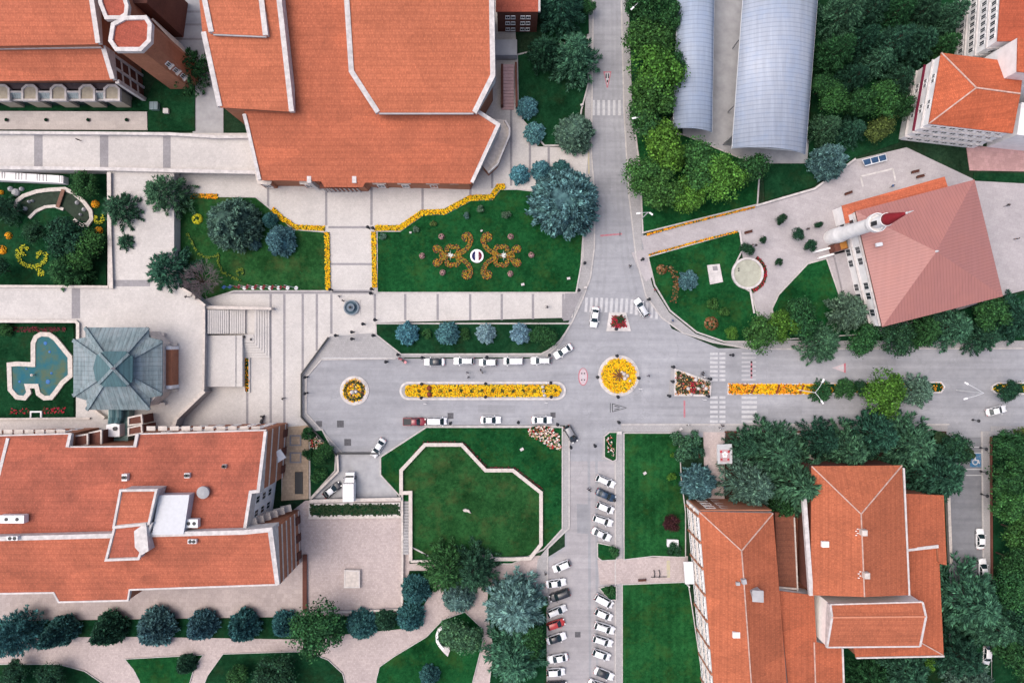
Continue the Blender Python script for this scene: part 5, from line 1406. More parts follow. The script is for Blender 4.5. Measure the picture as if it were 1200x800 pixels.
    (787, 613, 11, 'broad', 'plum', 'plum leaved tree on the mown lawn by the dormitory wall', 'large single trees', 3),
    (790, 643, 10, 'bush', 'dark', 'dark shrub below the white box on the mown lawn', 'shrubs in lawns', 1.6),
    (906, 528, 36, 'cedar', 'cedar', 'big green cedar at the pavement, nearest the kiosk', 'cedars before the dormitory', 13),
    (873, 522, 18, 'cedar', 'cedard', 'dark cedar directly behind the kiosk', 'cedars before the dormitory', 9),
    (928, 563, 43, 'cedar', 'cedar', 'largest cedar leaning over the orange roof valley', 'cedars before the dormitory', 14),
    (880, 567, 31, 'cedar', 'grey', 'pale feathery cedar over the north wall of the dormitory', 'cedars before the dormitory', 13),
    (913, 592, 17, 'cedar', 'deep', 'low green cedar at the dark roof between the wings', 'cedars before the dormitory', 10),
    (962, 515, 22, 'cedar', 'cedard', 'dark cedar at the wall gap along the boulevard', 'cedars before the dormitory', 10),
    (990, 527, 30, 'cedar', 'cedar', 'cedar covering the upper roof corner of the dormitory', 'cedars before the dormitory', 12),
    (1025, 508, 28, 'cedar', 'cedard', 'dark cedar overhanging the boulevard pavement', 'cedars before the dormitory', 12),
    (1062, 520, 36, 'cedar', 'cedar', 'broad cedar over the middle of the dormitory north roof', 'cedars before the dormitory', 13),
    (1095, 556, 38, 'cedar', 'cedard', 'dark broad cedar at the east roof of the dormitory', 'cedars before the dormitory', 12),
    (1120, 527, 20, 'broad', 'dark', 'dark tree beside the disabled parking bay', 'cedars before the dormitory', 5),
    (1135, 702, 40, 'cedar', 'cedar', 'great cedar leaning over the side road', 'trees east of the dormitory', 13),
    (1156, 730, 30, 'cedar', 'cedar', 'grey cedar over the side road, below the great one', 'trees east of the dormitory', 12),
    (1122, 766, 30, 'cedar', 'cedard', 'dark cedar below the annex corner', 'trees east of the dormitory', 11),
    (1138, 800, 26, 'fir', 'grey', 'pale conifer at the bottom edge by the lowest parked car', 'trees east of the dormitory', 9),
    (1060, 786, 32, 'cedar', 'cedard', 'dark conifer in the courtyard under the gabled annex', 'trees east of the dormitory', 9),
    (1020, 796, 24, 'cedar', 'deep', 'green conifer at the bottom edge, left in the courtyard', 'trees east of the dormitory', 8),
    (1091, 776, 10, 'bush', 'bright', 'bright green shrub below the annex roof corner', 'shrubs in lawns', 2.5),
    # east edge
    (1182, 522, 22, 'broad', 'deep', 'dark leafy tree on the east verge near the boulevard', 'trees of the east verge', 8),
    (1198, 512, 12, 'broad', 'olive', 'yellowish tree cut by the right edge near the boulevard', 'trees of the east verge', 6),
    (1188, 560, 26, 'broad', 'deep', 'deep green tree of the east verge facing the disabled bay', 'trees of the east verge', 9),
    (1180, 592, 22, 'broad', 'mid', 'mid green tree of the east verge above the first parked car', 'trees of the east verge', 8),
    (1195, 622, 22, 'broad', 'mid', 'green tree at the right edge beside the first parked car', 'trees of the east verge', 9),
    (1186, 655, 22, 'broad', 'deep', 'green tree of the verge beside the second parked car', 'trees of the east verge', 8),
    (1192, 690, 26, 'broad', 'deep', 'dark green tree of the verge below the two white cars', 'trees of the east verge', 9),
    (1182, 730, 24, 'broad', 'dark', 'very dark tree of the verge opposite the great cedar', 'trees of the east verge', 9),
    (1192, 772, 28, 'broad', 'deep', 'dark tree at the lower right corner', 'trees of the east verge', 9),
    # planting bed by the long building
    (361, 508, 9, 'bush', 'deep', 'dark shrub on the sandy court edge', 'shrubs in lawns', 2.6),
    (362, 532, 8, 'bush', 'deep', 'dark shrub at the lower end of the coloured rock bed', 'shrubs in lawns', 2.4),
    (380, 532, 14, 'broad', 'deep', 'leafy tree in the planting bed between court and yard', 'shrubs in lawns', 4),
    (374, 556, 11, 'bush', 'deep', 'low dark shrub at the bottom of the planting bed', 'shrubs in lawns', 2),
    # shrubs in lawns
    (835, 356, 8, 'bush', 'mid', 'clipped round shrub on the fountain lawn, upper of a pair', 'shrubs in lawns', 1.8),
    (849, 365, 7, 'bush', 'mid', 'clipped round shrub on the fountain lawn, lower of a pair', 'shrubs in lawns', 1.6),
    (857, 391, 8, 'broad', 'bright', 'bright round tree at the tip of the fountain lawn', 'shrubs in lawns', 2.6),
    (807, 328, 12.5, 'spruce', 'slate', 'low blue spruce in the fountain lawn next to the rust flowers', SP, 2.6),
    (875, 293, 9, 'broad', 'dark', 'dark little tree at the top of the round fountain', 'shrubs in lawns', 3),
    (720, 646, 8, 'bush', 'deep', 'rounded bush in the upper parking island', 'shrubs in lawns', 1.2),
    (714, 692, 8, 'bush', 'deep', 'rounded bush in the lower parking island', 'shrubs in lawns', 1.2),
    (593, 252, 6, 'bush', 'grey', 'grey bush by the corner of the yellow border near the hall', 'shrubs in lawns', 1.4),
    (563, 245, 5, 'bush', 'grey', 'grey bush in the flower lawn, middle of three under the border', 'shrubs in lawns', 1.2),
    (546.5, 252.5, 4.5, 'bush', 'silver', 'pale bush in the flower lawn under the sloping border', 'shrubs in lawns', 1.2),
    (487.5, 269, 4.5, 'bush', 'grey', 'small grey bush near the bend of the yellow border', 'shrubs in lawns', 1.0),
    (508, 262, 4.5, 'bush', 'olive', 'brownish bush in the flower lawn above the scrolls', 'shrubs in lawns', 1.0),
    (448.5, 277, 5, 'bush', 'grey', 'grey bush at the upper inner corner of the flower lawn', 'shrubs in lawns', 1.0),
]:
    tree(*a)
# potted trees of the mosque yard
for u, v, r, lab in ((916, 257.5, 7, 'bushy dark potted tree, uppermost in the mosque yard'), (935, 274, 8, 'widest potted tree in the middle of the mosque yard'), (949, 288.5, 8, 'potted tree beside the steps to the mosque side porch'),
                     (958.5, 263, 5, 'small potted tree nearest the minaret'), (894, 281, 4.6, 'small potted tree near the bench in the mosque yard'), (912, 307.5, 5, 'small potted tree right of the round fountain')):
    t = tree(u, v, r, 'broad', 'dark', lab, 'potted trees in the mosque yard', 2.4+r*0.16, name='potted_tree')
    for ch in t.children:
        if ch.name.startswith('crown'): pass
    m = MB(); m.lathe((0, 0, -0.02), [(0.35, 0), (0.5, 0.5), (0.42, 0.5), (0.36, 0.4)], 14); m.build('pot', M['trim'], t, local=True)
# pink bushes round the scroll flowers
BU = [(517.5, 277.5), (495, 300), (519, 319.5), (598.5, 277.5), (622.7, 299), (598, 321), (450, 282), (600, 322.5)]
LB = ['upper left of the scroll flowers', 'at the left tip of the scroll flowers', 'lower left of the scroll flowers', 'upper right of the scroll flowers', 'at the right tip of the scroll flowers', 'lower right of the scroll flowers']
def flower_bush(u, v, r, mat, label, group, n=90, hgt=0.7):
    t = thing('flower_bush', label, 'shrub', (*P(u, v), LAWN), random.uniform(0, 6), group)
    m = MB()
    for i in range(n):
        a = random.uniform(0, 6.283); e = math.acos(random.random()); R = r*S
        d = Vector((math.sin(e)*math.cos(a), math.sin(e)*math.sin(a), math.cos(e)))
        leaf_card(m, Vector((d.x*R, d.y*R, 0.1+d.z*hgt)), d+Vector((0, 0, .4)), R*0.22, 0.8)
    m.build('blossom', mat, t, local=True, recalc=False)
    m = MB(); m.lathe((0, 0, 0), [(r*S*0.75, 0), (r*S*0.85, hgt*0.4), (r*S*0.5, hgt*0.8), (0.05, hgt*0.92)], 10); m.build('foliage', M['lawn_dark'], t, local=True)
    return t
pk = m_flowers('dusty_pink_flowers', [(0, (0.34, 0.20, 0.20)), (0.5, (0.26, 0.13, 0.13)), (0.8, (0.10, 0.12, 0.06))])
for (u, v), l in zip(BU, LB): flower_bush(u, v, 3.4, pk, 'dusty pink flower bush '+l, 'flower bushes round the scroll bed')
for u, v, l in ((11, 293, 'orange flower clump, upper of two by the left garden edge'), (4.5, 293, ''), (4, 276, ''), (4.5, 293, '')):
    pass
for u, v, r, l in ((11.5, 276.5, 4, 'orange flower clump near the left edge, upper of a pair'), (4.5, 293, 5, 'orange flower clump near the left edge, lower and larger of a pair'), (113, 239.5, 4.5, 'orange flower clump beside the curved pond by the wall'), (117, 270.5, 4.5, 'orange flower clump by the sunken garden wall, under the yellow ring'), (3.5, 226, 2.5, 'tiny orange clump at the top left of the sunken garden')):
    flower_bush(u, v, r, M['org'], l, 'orange clumps in the sunken garden')
for u, v, r, mt, l in ((775, 316, 6, 'dullf', 'mixed flower bush at the upper left of the fountain lawn'), (833, 379, 8, 'dullf', 'rust red flower bush at the lower end of the fountain lawn'), (822, 382, 6, 'olive', ''), (232, 257, 6, 'lem', 'yellowish flower bush in the lawn beside the walkway')):
    if l: flower_bush(u, v, r, M[mt], l, 'flower bushes in lawns', 120)

# ---- flower beds
def inside(p, poly):
    x, y = p; c = False; n = len(poly)
    for i in range(n):
        x1, y1 = poly[i]; x2, y2 = poly[(i+1) % n]
        if (y1 > y) != (y2 > y) and x < (x2-x1)*(y-y1)/(y2-y1)+x1: c = not c
    return c
def blossoms(m, poly, z, dens, size, mound=0.15):
    xs = [p[0] for p in poly]; ys = [p[1] for p in poly]
    n = int((max(xs)-min(xs))*(max(ys)-min(ys))*dens)
    for _ in range(n):
        p = (random.uniform(min(xs), max(xs)), random.uniform(min(ys), max(ys)))
        if inside(p, poly):
            leaf_card(m, Vector((p[0], p[1], z+random.uniform(0, mound))), Vector((random.uniform(-.6, .6), random.uniform(-.6, .6), 1)), size*random.uniform(0.6, 1.3), 0.85)
def rib_poly(pts, w):
    mb = MB(); mb.ribbon(pts, w, 0, 1); n = len(pts)
    L = [mb.v[4*i][:2] for i in range(n)]; R = [mb.v[4*i+1][:2] for i in range(n)]
    return L+R[::-1]
def bed(label, pts, mat, group=None, kerb=True, name='flower_bed', z=0.30, dens=24, size=0.19, soil='lawn_dark', kw=0.5, world=False, grow=0.0):
    q = pts if world else PP(pts)
    cx = sum(p[0] for p in q)/len(q); cy = sum(p[1] for p in q)/len(q)
    t = thing(name, label, 'flower bed', (cx, cy, 0), 0, group)
    m = MB(); m.prism(q, 0, z-0.02); m.build('soil', M[soil], t)
    if kerb:
        m = MB(); m.ribbon(q, kw, 0, z+0.03, closed=True); m.build('kerb', M['trim'], t)
    m = MB(); blossoms(m, q, z, dens, size); m.build('blossom', mat, t, recalc=False)
    return t
BB = 'flower beds in the boulevard'
def ring(cu, cv, r, n=28): return [(cu+r*math.cos(6.2832*i/n), cv+r*math.sin(6.2832*i/n)) for i in range(n)]
def dwarf(t, x, y, r, n, s):
    m = MB()
    for _ in range(n): leaf_card(m, Vector((x+random.uniform(-r, r), y+random.uniform(-r, r), random.uniform(.4, .85))), Vector((random.uniform(-.6, .6), random.uniform(-.6, .6), 1)), s, .8)
    m.build('dwarf_shrub', M['dwarf'], t, recalc=False)
def rock(t, x, y, s, mat='trim', z=.25):
    m = MB(); m.lathe((x, y, z), [(s, 0), (s*.88, s*.8), (s*.4, s*1.3)], 7); m.build('rock', M[mat], t)
# roundabout
t = bed('large round yellow flower roundabout at the junction', ring(725, 440, 20.6, 36), M['yel'], BB, size=0.19, dens=40, soil='fsoil')
for ch in t.children:
    if ch.name.startswith('kerb'): pass
m = MB(); m.ribbon(PP(ring(725, 440, 22, 40)), 0.75, 0, 0.2, closed=True); m.build('kerb_ring', M['trim'], t)
m = MB(); random.seed(4)
for i in range(9):
    a = 6.283*i/9; x, y = P(724.5, 439.5)
    for k in range(4):
        rr = 0.25+0.32*k; leaf_card(m, Vector((x+rr*math.cos(a), y+rr*math.sin(a), 0.95-0.12*k)), Vector((0.2*math.cos(a), .2*math.sin(a), 1)), 0.26, 0.55)
m.build('palm_leaves', M['brickd'], t, recalc=False)
for u, v, s in ((731, 438, .5), (735, 440, .42), (732, 443, .5), (728.5, 436, .35), (738, 446, .3), (740, 455, .35)): rock(t, *P(u, v), s, 'stone', .3)
# court roundabout
t = bed('small round bed with orange flowers and dark shrubs in the court', ring(415.5, 457.5, 14.2, 28), M['redwf'], BB, soil='soil', dens=9)
m = MB(); m.ribbon(PP(ring(415.5, 457.5, 15.4, 32)), 0.6, 0, 0.2, closed=True); m.build('kerb_ring', M['trim'], t)
m = MB(); blossoms(m, PP(ring(415.5, 457.5, 13.4, 24)), 0.36, 11, 0.22); m.build('yellow_blossom', M['yel'], t, recalc=False)
M['dwarf'] = m_plain('dwarf_leaves', (0.022, 0.045, 0.018), 0.8, 0.3, 0.2)
for i in range(16):
    a = 6.283*i/16; rr = 10.4; x, y = P(415.5+rr*math.cos(a), 457.5+rr*math.sin(a))
    dwarf(t, x, y, .28, 14, .16)
m = MB(); x, y = P(414, 459); m.lathe((x, y, .3), [(.5, 0), (.35, .5), (.42, .9), (.1, 1.1)], 10); m.lathe((x+.7, y+.1, .3), [(.4, 0), (.3, .4), (.3, .7), (.1, .8)], 10); m.build('stone_ornament', M['trim'], t)
# long median
lm = [(476, 452), (480, 450.6), (652, 450.6), (656, 452.5), (658, 457.5), (656, 462), (652, 464.6), (480, 464.6), (476, 463), (474.5, 457.8)]
t = bed('long straight bed of yellow and orange flowers in the boulevard middle', lm, M['yel'], BB, soil='fsoil', kerb=False, dens=38, size=0.18)
ok = arc(479, 457.7, 9.6, 90, 270, 10)+arc(652.5, 457.7, 9.6, -90, 90, 10)
m = MB(); m.ribbon(PP(ok), 0.42, 0, 0.22, closed=True); m.build('kerb', M['trim'], t)
m = MB(); m.prism(PP(arc(479, 457.7, 8.8, 90, 270, 10)+arc(652.5, 457.7, 8.8, -90, 90, 10)), 0, 0.19); m.build('paved_edge', M['walk'], t)
for i in range(14): dwarf(t, *P(491.5+12.2*i, 457.6), .3, 16, .15)
M['rust'] = m_plain('rust_leaves', (0.18, 0.045, 0.02), 0.8, 0.3, 0.2)
for v in (454.5, 462):
    m = MB(); m.lathe((*P(503.5, v), 0.25), [(.45, 0), (.55, .35), (.3, .65), (0.05, .75)], 9); m.build('rust_shrub', M['rust'], t)
for v in (453, 458, 463): rock(t, *P(637+(v-458)*.2, v), .4)
# triangular island
t = bed('triangular island bed with red and orange flowers among rocks and dark shrubs', [(791.5, 433), (832, 447.5), (831.5, 463), (791, 462.5)], M['redwf'], BB, soil='soil', kw=0.45, dens=12)
m = MB(); m.prism(PP([(786.5, 431.5), (790.5, 432), (789.8, 462.5), (783.5, 462.5)]), 0, 0.2); m.build('paved_nose', M['walk'], t)
for u, v in ((795, 437), (801, 440.5), (808, 445), (796, 446), (803, 449), (794, 455), (801, 458.5), (816, 459), (829, 448.5), (826, 459.5), (820, 452)):
    dwarf(t, *P(u, v), .42, 24, .18)
for u, v in ((811, 450), (812, 457)):
    x, y = P(u, v); m = MB()
    for _ in range(40): leaf_card(m, Vector((x+random.uniform(-.55, .55), y+random.uniform(-.5, .5), random.uniform(.4, .8))), Vector((random.uniform(-.6, .6), random.uniform(-.6, .6), 1)), .17, .8)
    m.build('crimson_blossom', M['redf'], t, recalc=False)
for u, v in ((806, 455), (809.5, 462), (818, 455), (823, 452), (815, 445), (827, 455)): rock(t, *P(u, v), .42)
t = bed('small trapezoid island of red flowers with a dark shrub below the slanting crossing', [(717, 369.5), (731, 369.5), (735, 384), (714.5, 384)], M['redf'], BB, soil='soil', kw=.4, dens=26, size=.2)
m = MB(); x, y = P(726.5, 374.5)
for _ in range(60): leaf_card(m, Vector((x+random.gauss(0, .4), y+random.gauss(0, .4), random.uniform(.5, 1.3))), Vector((random.uniform(-.6, .6), random.uniform(-.6, .6), 1)), .2, .8)
m.build('shrub', M['dwarf'], t, recalc=False)
m = MB(); m.ribbon(PP([(715, 367.5), (732.5, 367.5), (737.5, 386.5), (712, 386.5)]), .5, 0, .2, closed=True); m.build('kerb_ring', M['trim'], t)
# eastern median
t = bed('orange and yellow flower strip starting the east boulevard median', [(853, 449.5), (958, 449.5), (958, 461.5), (853, 461.5)], M['org'], BB, soil='fsoil', kw=0.3, dens=24, size=0.22)
for q in ([(882, 450), (911, 450), (908, 461), (879, 461)], [(936, 450), (957, 450), (957, 461), (933, 461)]):
    m = MB(); blossoms(m, PP(q), 0.46, 26, 0.2); m.build('yellow_blossom', M['yel'], t, recalc=False)
for q in ([(884, 450.5), (879.5, 461)], [(912, 450.5), (908.5, 461)], [(941, 450.5), (936, 461)]):
    m = MB(); m.ribbon(PP(q), 0.35, .2, .64); m.build('low_hedge', M['rust'], t)
bed('shaded planted median with an orange flower tip under the trees', [(959, 449), (1102, 447.5), (1106, 453), (1102, 459.5), (959, 461)], M['org'], BB, soil='lawn_dark', kw=0.3, dens=3)
bed('second planted median with yellow flower nose at the right edge', [(1162, 452), (1168, 448.5), (1260, 448.5), (1260, 461), (1168, 461), (1162, 457)], M['yel'], BB, soil='lawn_dark', kw=0.3, dens=4)
# roses at the south corner, small beds
bed('bed of red and white roses at the corner by the black car', [(617, 502), (628, 498.5), (645, 499.5), (655, 509), (657.5, 526), (648, 527), (635, 517), (622, 512)], M['mixf'], 'flower beds in lawns', kerb=False, size=0.24, dens=12, z=0.5)
bed('narrow bed of pale roses in the small traffic island', [(709.5, 513), (716, 509), (720, 520), (719.5, 535), (713, 530)], M['mixf'], 'flower beds in lawns', kerb=False, size=0.2, dens=7, z=0.42)
bed('mound of tan and red stones beside the court wall', [(363, 514), (372, 510), (383, 520), (376, 529), (364, 524)], M['mixf'], 'flower beds in lawns', kerb=False, size=0.22, dens=12, z=0.5)
bed('crescent of red flowers around the round fountain', rib_poly(PP(arc(875, 320.5, 21, -60, 75, 10)), 0.85), M['redf'], 'flower beds in lawns', kerb=False, dens=16, z=0.3, world=True)
bed('rust coloured flower strip bending through the fountain lawn', rib_poly(PP([(781, 312), (789, 318), (792, 332), (791, 345), (788, 355)]), 1.3), M['dullf'], 'flower beds in lawns', kerb=False, dens=14, world=True)
bed('dim crimson flower strip at the top of the pool garden', [(10, 383), (78, 383), (78, 389), (10, 389)], M['pinkf'], 'flower beds in lawns', kerb=False)
bed('crimson flower strip in the pool garden, left of the square frame', [(12, 478), (35, 478), (36, 484.5), (12, 484.5)], M['redf'], 'flower beds in lawns', kerb=False, dens=9)
bed('crimson flower strip in the pool garden, right of the square frame', [(51, 477), (78, 477), (76, 484), (51, 484)], M['redf'], 'flower beds in lawns', kerb=False, dens=9)
bed('narrow green and orange planter strip beside the stepped terrace', [(287.5, 418.5), (293, 418.5), (293, 459), (287.5, 459)], M['org'], 'flower beds in lawns', kerb=True, kw=0.25, dens=8, z=0.5)
bed('clipped dark hedge strip above the empty gravel court', [(364, 590), (468, 589), (469, 603), (364, 604)], bpy.data.materials['dwarf_leaves'], 'flower beds in lawns', kerb=True, kw=0.45, dens=14, size=0.26, z=0.5, name='hedge_strip')
YB = 'yellow flower borders of the hall lawns'
for l, pts, w in (('winding yellow flower border along the top of the flower lawn', [(440, 267.5), (469, 267.5), (495, 249.5), (521, 248.5), (551, 232.5), (576, 231.5), (584, 219.5), (592, 219)], 1.15),
                  ('straight yellow flower border down the left side of the flower lawn', [(438.2, 272), (439.5, 337)], 1.05),
                  ('yellow flower border curving into the lawn with the flagpoles', [(320, 245.5), (330, 255), (347, 266.5), (381, 268)], 1.0),
                  ('straight yellow flower border on the walk side of the flagpole lawn', [(383.5, 272.5), (385, 340)], 1.05),
                  ('short orange flower border at the top of the grey conifer lawn', [(224, 230), (256, 230.5)], 1.0),
                  ('thin orange flower border along the upper side of the diagonal path', [(757, 275.5), (800, 263.5), (884, 243)], 0.36),
                  ('thin tan flower border along the lower side of the diagonal path', [(760, 299), (810, 285), (864, 271.5)], 0.36)):
    bed(l, rib_poly(PP(pts), w), M['yel'] if 'yellow' in l else M['org'], YB, kerb=False, dens=30, size=0.17, z=0.42, world=True, name='flower_border', soil='fsoil')
bed('tall cypress hedge bending round the parking bay corner', rib_poly(PP([(1088, 508), (1100, 513), (1115, 521), (1128, 529), (1131, 536)]), 2.1), bpy.data.materials['dwarf_leaves'], None, kerb=False, dens=20, size=0.3, z=1.9, world=True, name='hedge')

# ---- scroll ornament of bedding plants with the round emblem
def spiral(cx, cy, r0, r1, a0, a1, n=16):
    return [(cx+(r0+(r1-r0)*i/n)*math.cos(RAD(a0+(a1-a0)*i/n)), cy+(r0+(r1-r0)*i/n)*math.sin(RAD(a0+(a1-a0)*i/n))) for i in range(n+1)]
t = thing('flower_ornament', 'symmetrical scroll pattern of rust and marigold bedding on the flower lawn', 'flower bed', (*P(558, 300), 0))
def scroll(pts, w, nm='scroll'):
    q = PP(pts)
    m = MB(); m.ribbon(q, w, 0, LAWN+0.16); o = m.build(nm, M['soil'], t)
    m = MB()
    Lg = sum((Vector(q[i+1])-Vector(q[i])).length for i in range(len(q)-1))
    for i in range(len(q)-1):
        a, c = Vector(q[i]), Vector(q[i+1]); d = (c-a); n_ = Vector((-d.y, d.x)).normalized()
        for _ in range(int(d.length*w*20)+1):
            p = a+d*random.random()+n_*random.uniform(-.5, .5)*w
            edge = abs((p-a).dot(n_))/(w/2)
            leaf_card(m, Vector((p.x, p.y, LAWN+0.16+random.uniform(0, .12))), Vector((random.uniform(-.6, .6), random.uniform(-.6, .6), 1)), 0.13*random.uniform(.6, 1.3), .85)
    m.build('blossom', M['scroll'], o, recalc=False)
    m = MB()
    for off in (-.5, .5):
        for i in range(len(q)-1):
            a, c = Vector(q[i]), Vector(q[i+1]); d = (c-a); n_ = Vector((-d.y, d.x)).normalized()
            for _ in range(int(d.length*6)+1):
                p = a+d*random.random()+n_*off*w
                leaf_card(m, Vector((p.x, p.y, LAWN+0.18+random.uniform(0, .1))), Vector((random.uniform(-.5, .5), random.uniform(-.5, .5), 1)), 0.11, .85)
    m.build('edge_blossom', M['scrolr'], o, recalc=False)
for sx in (1, -1):
    for sy in (1, -1):
        f = lambda pts: [(559+sx*(u-559), 300+sy*(v-300)) for u, v in pts]
        scroll(f([(536, 298), (541, 296), (546, 293), (550, 288), (552, 282), (551.5, 278), (549, 275), (545.5, 275), (543.5, 278), (545, 281), (547.5, 280.5)]), 0.85)
        scroll(f([(536, 298.5), (538, 293), (535.5, 289), (531, 290), (527, 288.5), (523.5, 291), (524, 295)]), 0.75)
        scroll(f([(524, 298.5), (518, 297), (516, 292), (512.5, 289), (509.5, 291), (511, 294.5), (513.5, 294)]), 0.75)
    scroll([(559+sx*(u-559), v) for u, v in ((515, 299.5), (527, 300), (541, 300))], 0.75)
    m = MB(); x, y = P(559+sx*31, 299.5)
    for a in range(4): 
        for k in range(6):
            rr = 0.15+0.22*k; ang = a*1.5708; leaf_card(m, Vector((x+rr*1.0*math.cos(ang), y+rr*.8*math.sin(ang), LAWN+.25)), Vector((random.uniform(-.4, .4), .3, 1)), 0.17*(1-k*.12), .7)
    for k in range(14): leaf_card(m, Vector((x+random.uniform(-.4, .4), y+random.uniform(-.4, .4), LAWN+.3)), Vector((random.uniform(-.3, .3), 0, 1)), .2, .8)
    m.build('white_star_plants', m_plain('silver_leaf_plants', (0.52, 0.54, 0.50), 0.8, 0.15) if sx == 1 else bpy.data.materials['silver_leaf_plants'], t, recalc=False)
e_ = thing('emblem', 'white round emblem with navy and maroon halves at the centre of the scrolls', 'emblem', (*P(559, 300.3), 0))
x, y = P(559, 300.3)
m = MB(); m.lathe((x, y, LAWN), [(1.42, 0), (1.42, .3), (1.3, .36)], 32); m.build('disc', M['white'], e_)
def half(sx): return [(x+sx*(0.10+0.95*math.cos(a)*1.0), y+1.02*math.sin(a)) for a in [RAD(-76+152*i/12) for i in range(13)]]
m = MB(); m.prism(half(-1), LAWN+.3, LAWN+.375); m.build('left_half', M['navy'], e_)
m = MB(); m.prism(half(1), LAWN+.3, LAWN+.375); m.build('right_half', M['maroon'], e_)
for u in (-0.48, 0.48):
    m = MB(); m.box((x+u, y, LAWN+.385), (0.07, 0.75, 0.02)); m.build('divider', M['band'], e_)
# yellow scrolls in the other gardens
def yscroll(label, lines, w, mat='lem', cat='flower bed'):
    q0 = PP(lines[0])
    t_ = thing('flower_scroll', label, cat, (q0[0][0], q0[0][1], 0), 0, 'yellow scroll beds')
    for pts in lines:
        m = MB(); m.ribbon(PP(pts), w, 0, LAWN+.17); o = m.build('scroll', M['lawn_dark'], t_)
        m = MB(); blossoms(m, rib_poly(PP(pts), w), LAWN+.2, 0, .1)
        q = PP(pts)
        for i in range(len(q)-1):
            a, c = Vector(q[i]), Vector(q[i+1]); d = c-a; n_ = Vector((-d.y, d.x)).normalized()
            for _ in range(int(d.length*w*22)+2):
                p = a+d*random.random()+n_*random.uniform(-.5, .5)*w
                leaf_card(m, Vector((p.x, p.y, LAWN+.2+random.uniform(0, .1))), Vector((random.uniform(-.6, .6), random.uniform(-.6, .6), 1)), .15, .85)
        m.build('blossom', M[mat], o, recalc=False)
yscroll('bright yellow anchor shaped flower scroll in the sunken garden', [[(31, 297), (27, 299), (25, 295), (27, 290), (31.5, 289), (34, 293)], [(22, 292), (22, 299), (25, 306), (32, 311), (40, 313), (48, 311), (54, 306), (56, 301)], [(47, 302), (45, 298.5), (48, 296), (53, 296), (56.5, 300)], [(44, 313), (46, 317), (50, 318), (53, 320.5), (49, 322), (46, 320)]], 0.85)
yscroll('yellow ring scroll by the sunken garden wall', [spiral(117, 257, 5, 4.2, -60, 240, 14)], 0.7)
yscroll('faint lime flower scrolls in the patchy flagpole lawn', [[(220, 274), (225, 282), (229, 292), (235, 299), (243, 302), (252, 301), (258, 298)], [(256, 300), (257, 310), (262, 319), (272, 325), (283, 329)], spiral(283, 319, 4, 2.6, 120, 420, 12)], 0.55, 'limed')
# ------------------------------------------------------------------ garden walls, pools, kiosks, lamps, flags
def wall_thing(label, pts, w, z1, mat='stone', name='garden_wall', closed=False, z0=0.0, group='garden walls', lines_h=0.0):
    q = PP(pts, lines_h or z1)
    t = thing(name, label, 'wall', (q[0][0], q[0][1], 0), 0, group)
    m = MB(); m.ribbon(q, w*0.8, z0, z1-0.1, closed=closed); m.build('wall_face', M['walk'] if mat == 'stone' else M[mat], t)
    m = MB(); m.ribbon(q, w, z1-0.12, z1, closed=closed); m.build('coping', M[mat], t)
    return t
wall_thing('cream wall with canted corners enclosing the octagon lawn', [(481, 657), (481, 577), (470, 577.5), (470, 551), (498, 521), (541, 521), (569, 551), (601, 551), (634, 577), (634, 638), (621, 654), (600, 655), (577, 655), (575, 651), (560, 652)], 0.75, 1.0)
bed('reddish plant strip outside the top of the octagon wall', rib_poly(PP([(473, 548), (497.5, 517.5), (543, 517.5), (571, 547.5), (603, 547.5), (637.5, 574.5)]), .42), M['pinkf'], 'flower beds in lawns', kerb=False, dens=22, size=.16, z=.4, world=True, name='flower_border')
wall_thing('low wall along the foot of the octagon lawn beside the narrow stair', [(481, 657.5), (505, 657.5)], 0.5, 0.8)
wall_thing('straight wall closing the service yard above the hedge strip', [(363, 587), (470, 584.5)], 0.7, 1.4)
wall_thing('diagonal wall between the planting bed and the service yard', [(364, 584), (396, 552), (395, 533)], 0.45, 1.0)
wall_thing('wall on the right of the hedge strip beside the narrow stair', [(471, 578), (471.5, 655), (471, 713)], 0.45, 0.9)
wall_thing('wall along the lower edge of the empty gravel court', [(362, 716), (405, 717), (468, 714)], 0.4, 0.8)
wall_thing('dark wall between the long building and the gravel court', [(357, 650), (357, 716)], 0.9, 0.7, 'brickd')
wall_thing('cream wall between the hedge strip and the gravel court', [(361, 606.5), (470, 605)], 0.6, 0.6)
wall_thing('long white parapet along the lower side of the upper walkway', [(-30, 196), (130, 198), (205, 200), (300, 202)], 0.7, 3.9, 'trim', z0=2.7)
wall_thing('white parapet along the upper side of the walkway', [(-30, 155), (115, 156), (200, 157), (255, 160.5), (300, 160)], 0.6, 4.0, 'trim', z0=0)
wall_thing('parapet on the left of the terrace walkway above the sunken garden', [(127.5, 202), (128, 270), (130, 338)], 0.8, 3.7, z0=2.7)
wall_thing('parapet on the bottom of the sunken garden', [(-30, 335), (60, 335.5), (127, 336)], 0.5, 3.5, z0=0)
wall_thing('long parapet along the top of the pool garden', [(-30, 376), (88, 376.5), (91, 379), (91, 400)], 0.6, 3.6, z0=2.7)
wall_thing('parapet at the bottom of the pool garden', [(-30, 491), (105, 490)], 0.4, 3.5, z0=2.7)
wall_thing('slanting stone parapet dropping from terrace to plaza beside the stairs', [(213, 338), (222, 343), (240, 358)], 0.5, 3.7, z0=0)
wall_thing('straight parapet down the terrace edge beside the stepped platform', [(239, 362), (239, 390), (238, 457)], 0.45, 3.6, z0=0)
wall_thing('diagonal terrace parapet ending in a square stone pier', [(239, 458), (206, 490), (203, 499)], 0.8, 3.8, z0=0)
wall_thing('low white kerb wall along the right of the round fountain lawn', [(867, 270), (870, 290)], 0.35, 0.5, 'trim')
wall_thing('short white kerb wall from the round fountain to the trees', [(879, 338), (884, 367)], 0.35, 0.5, 'trim')
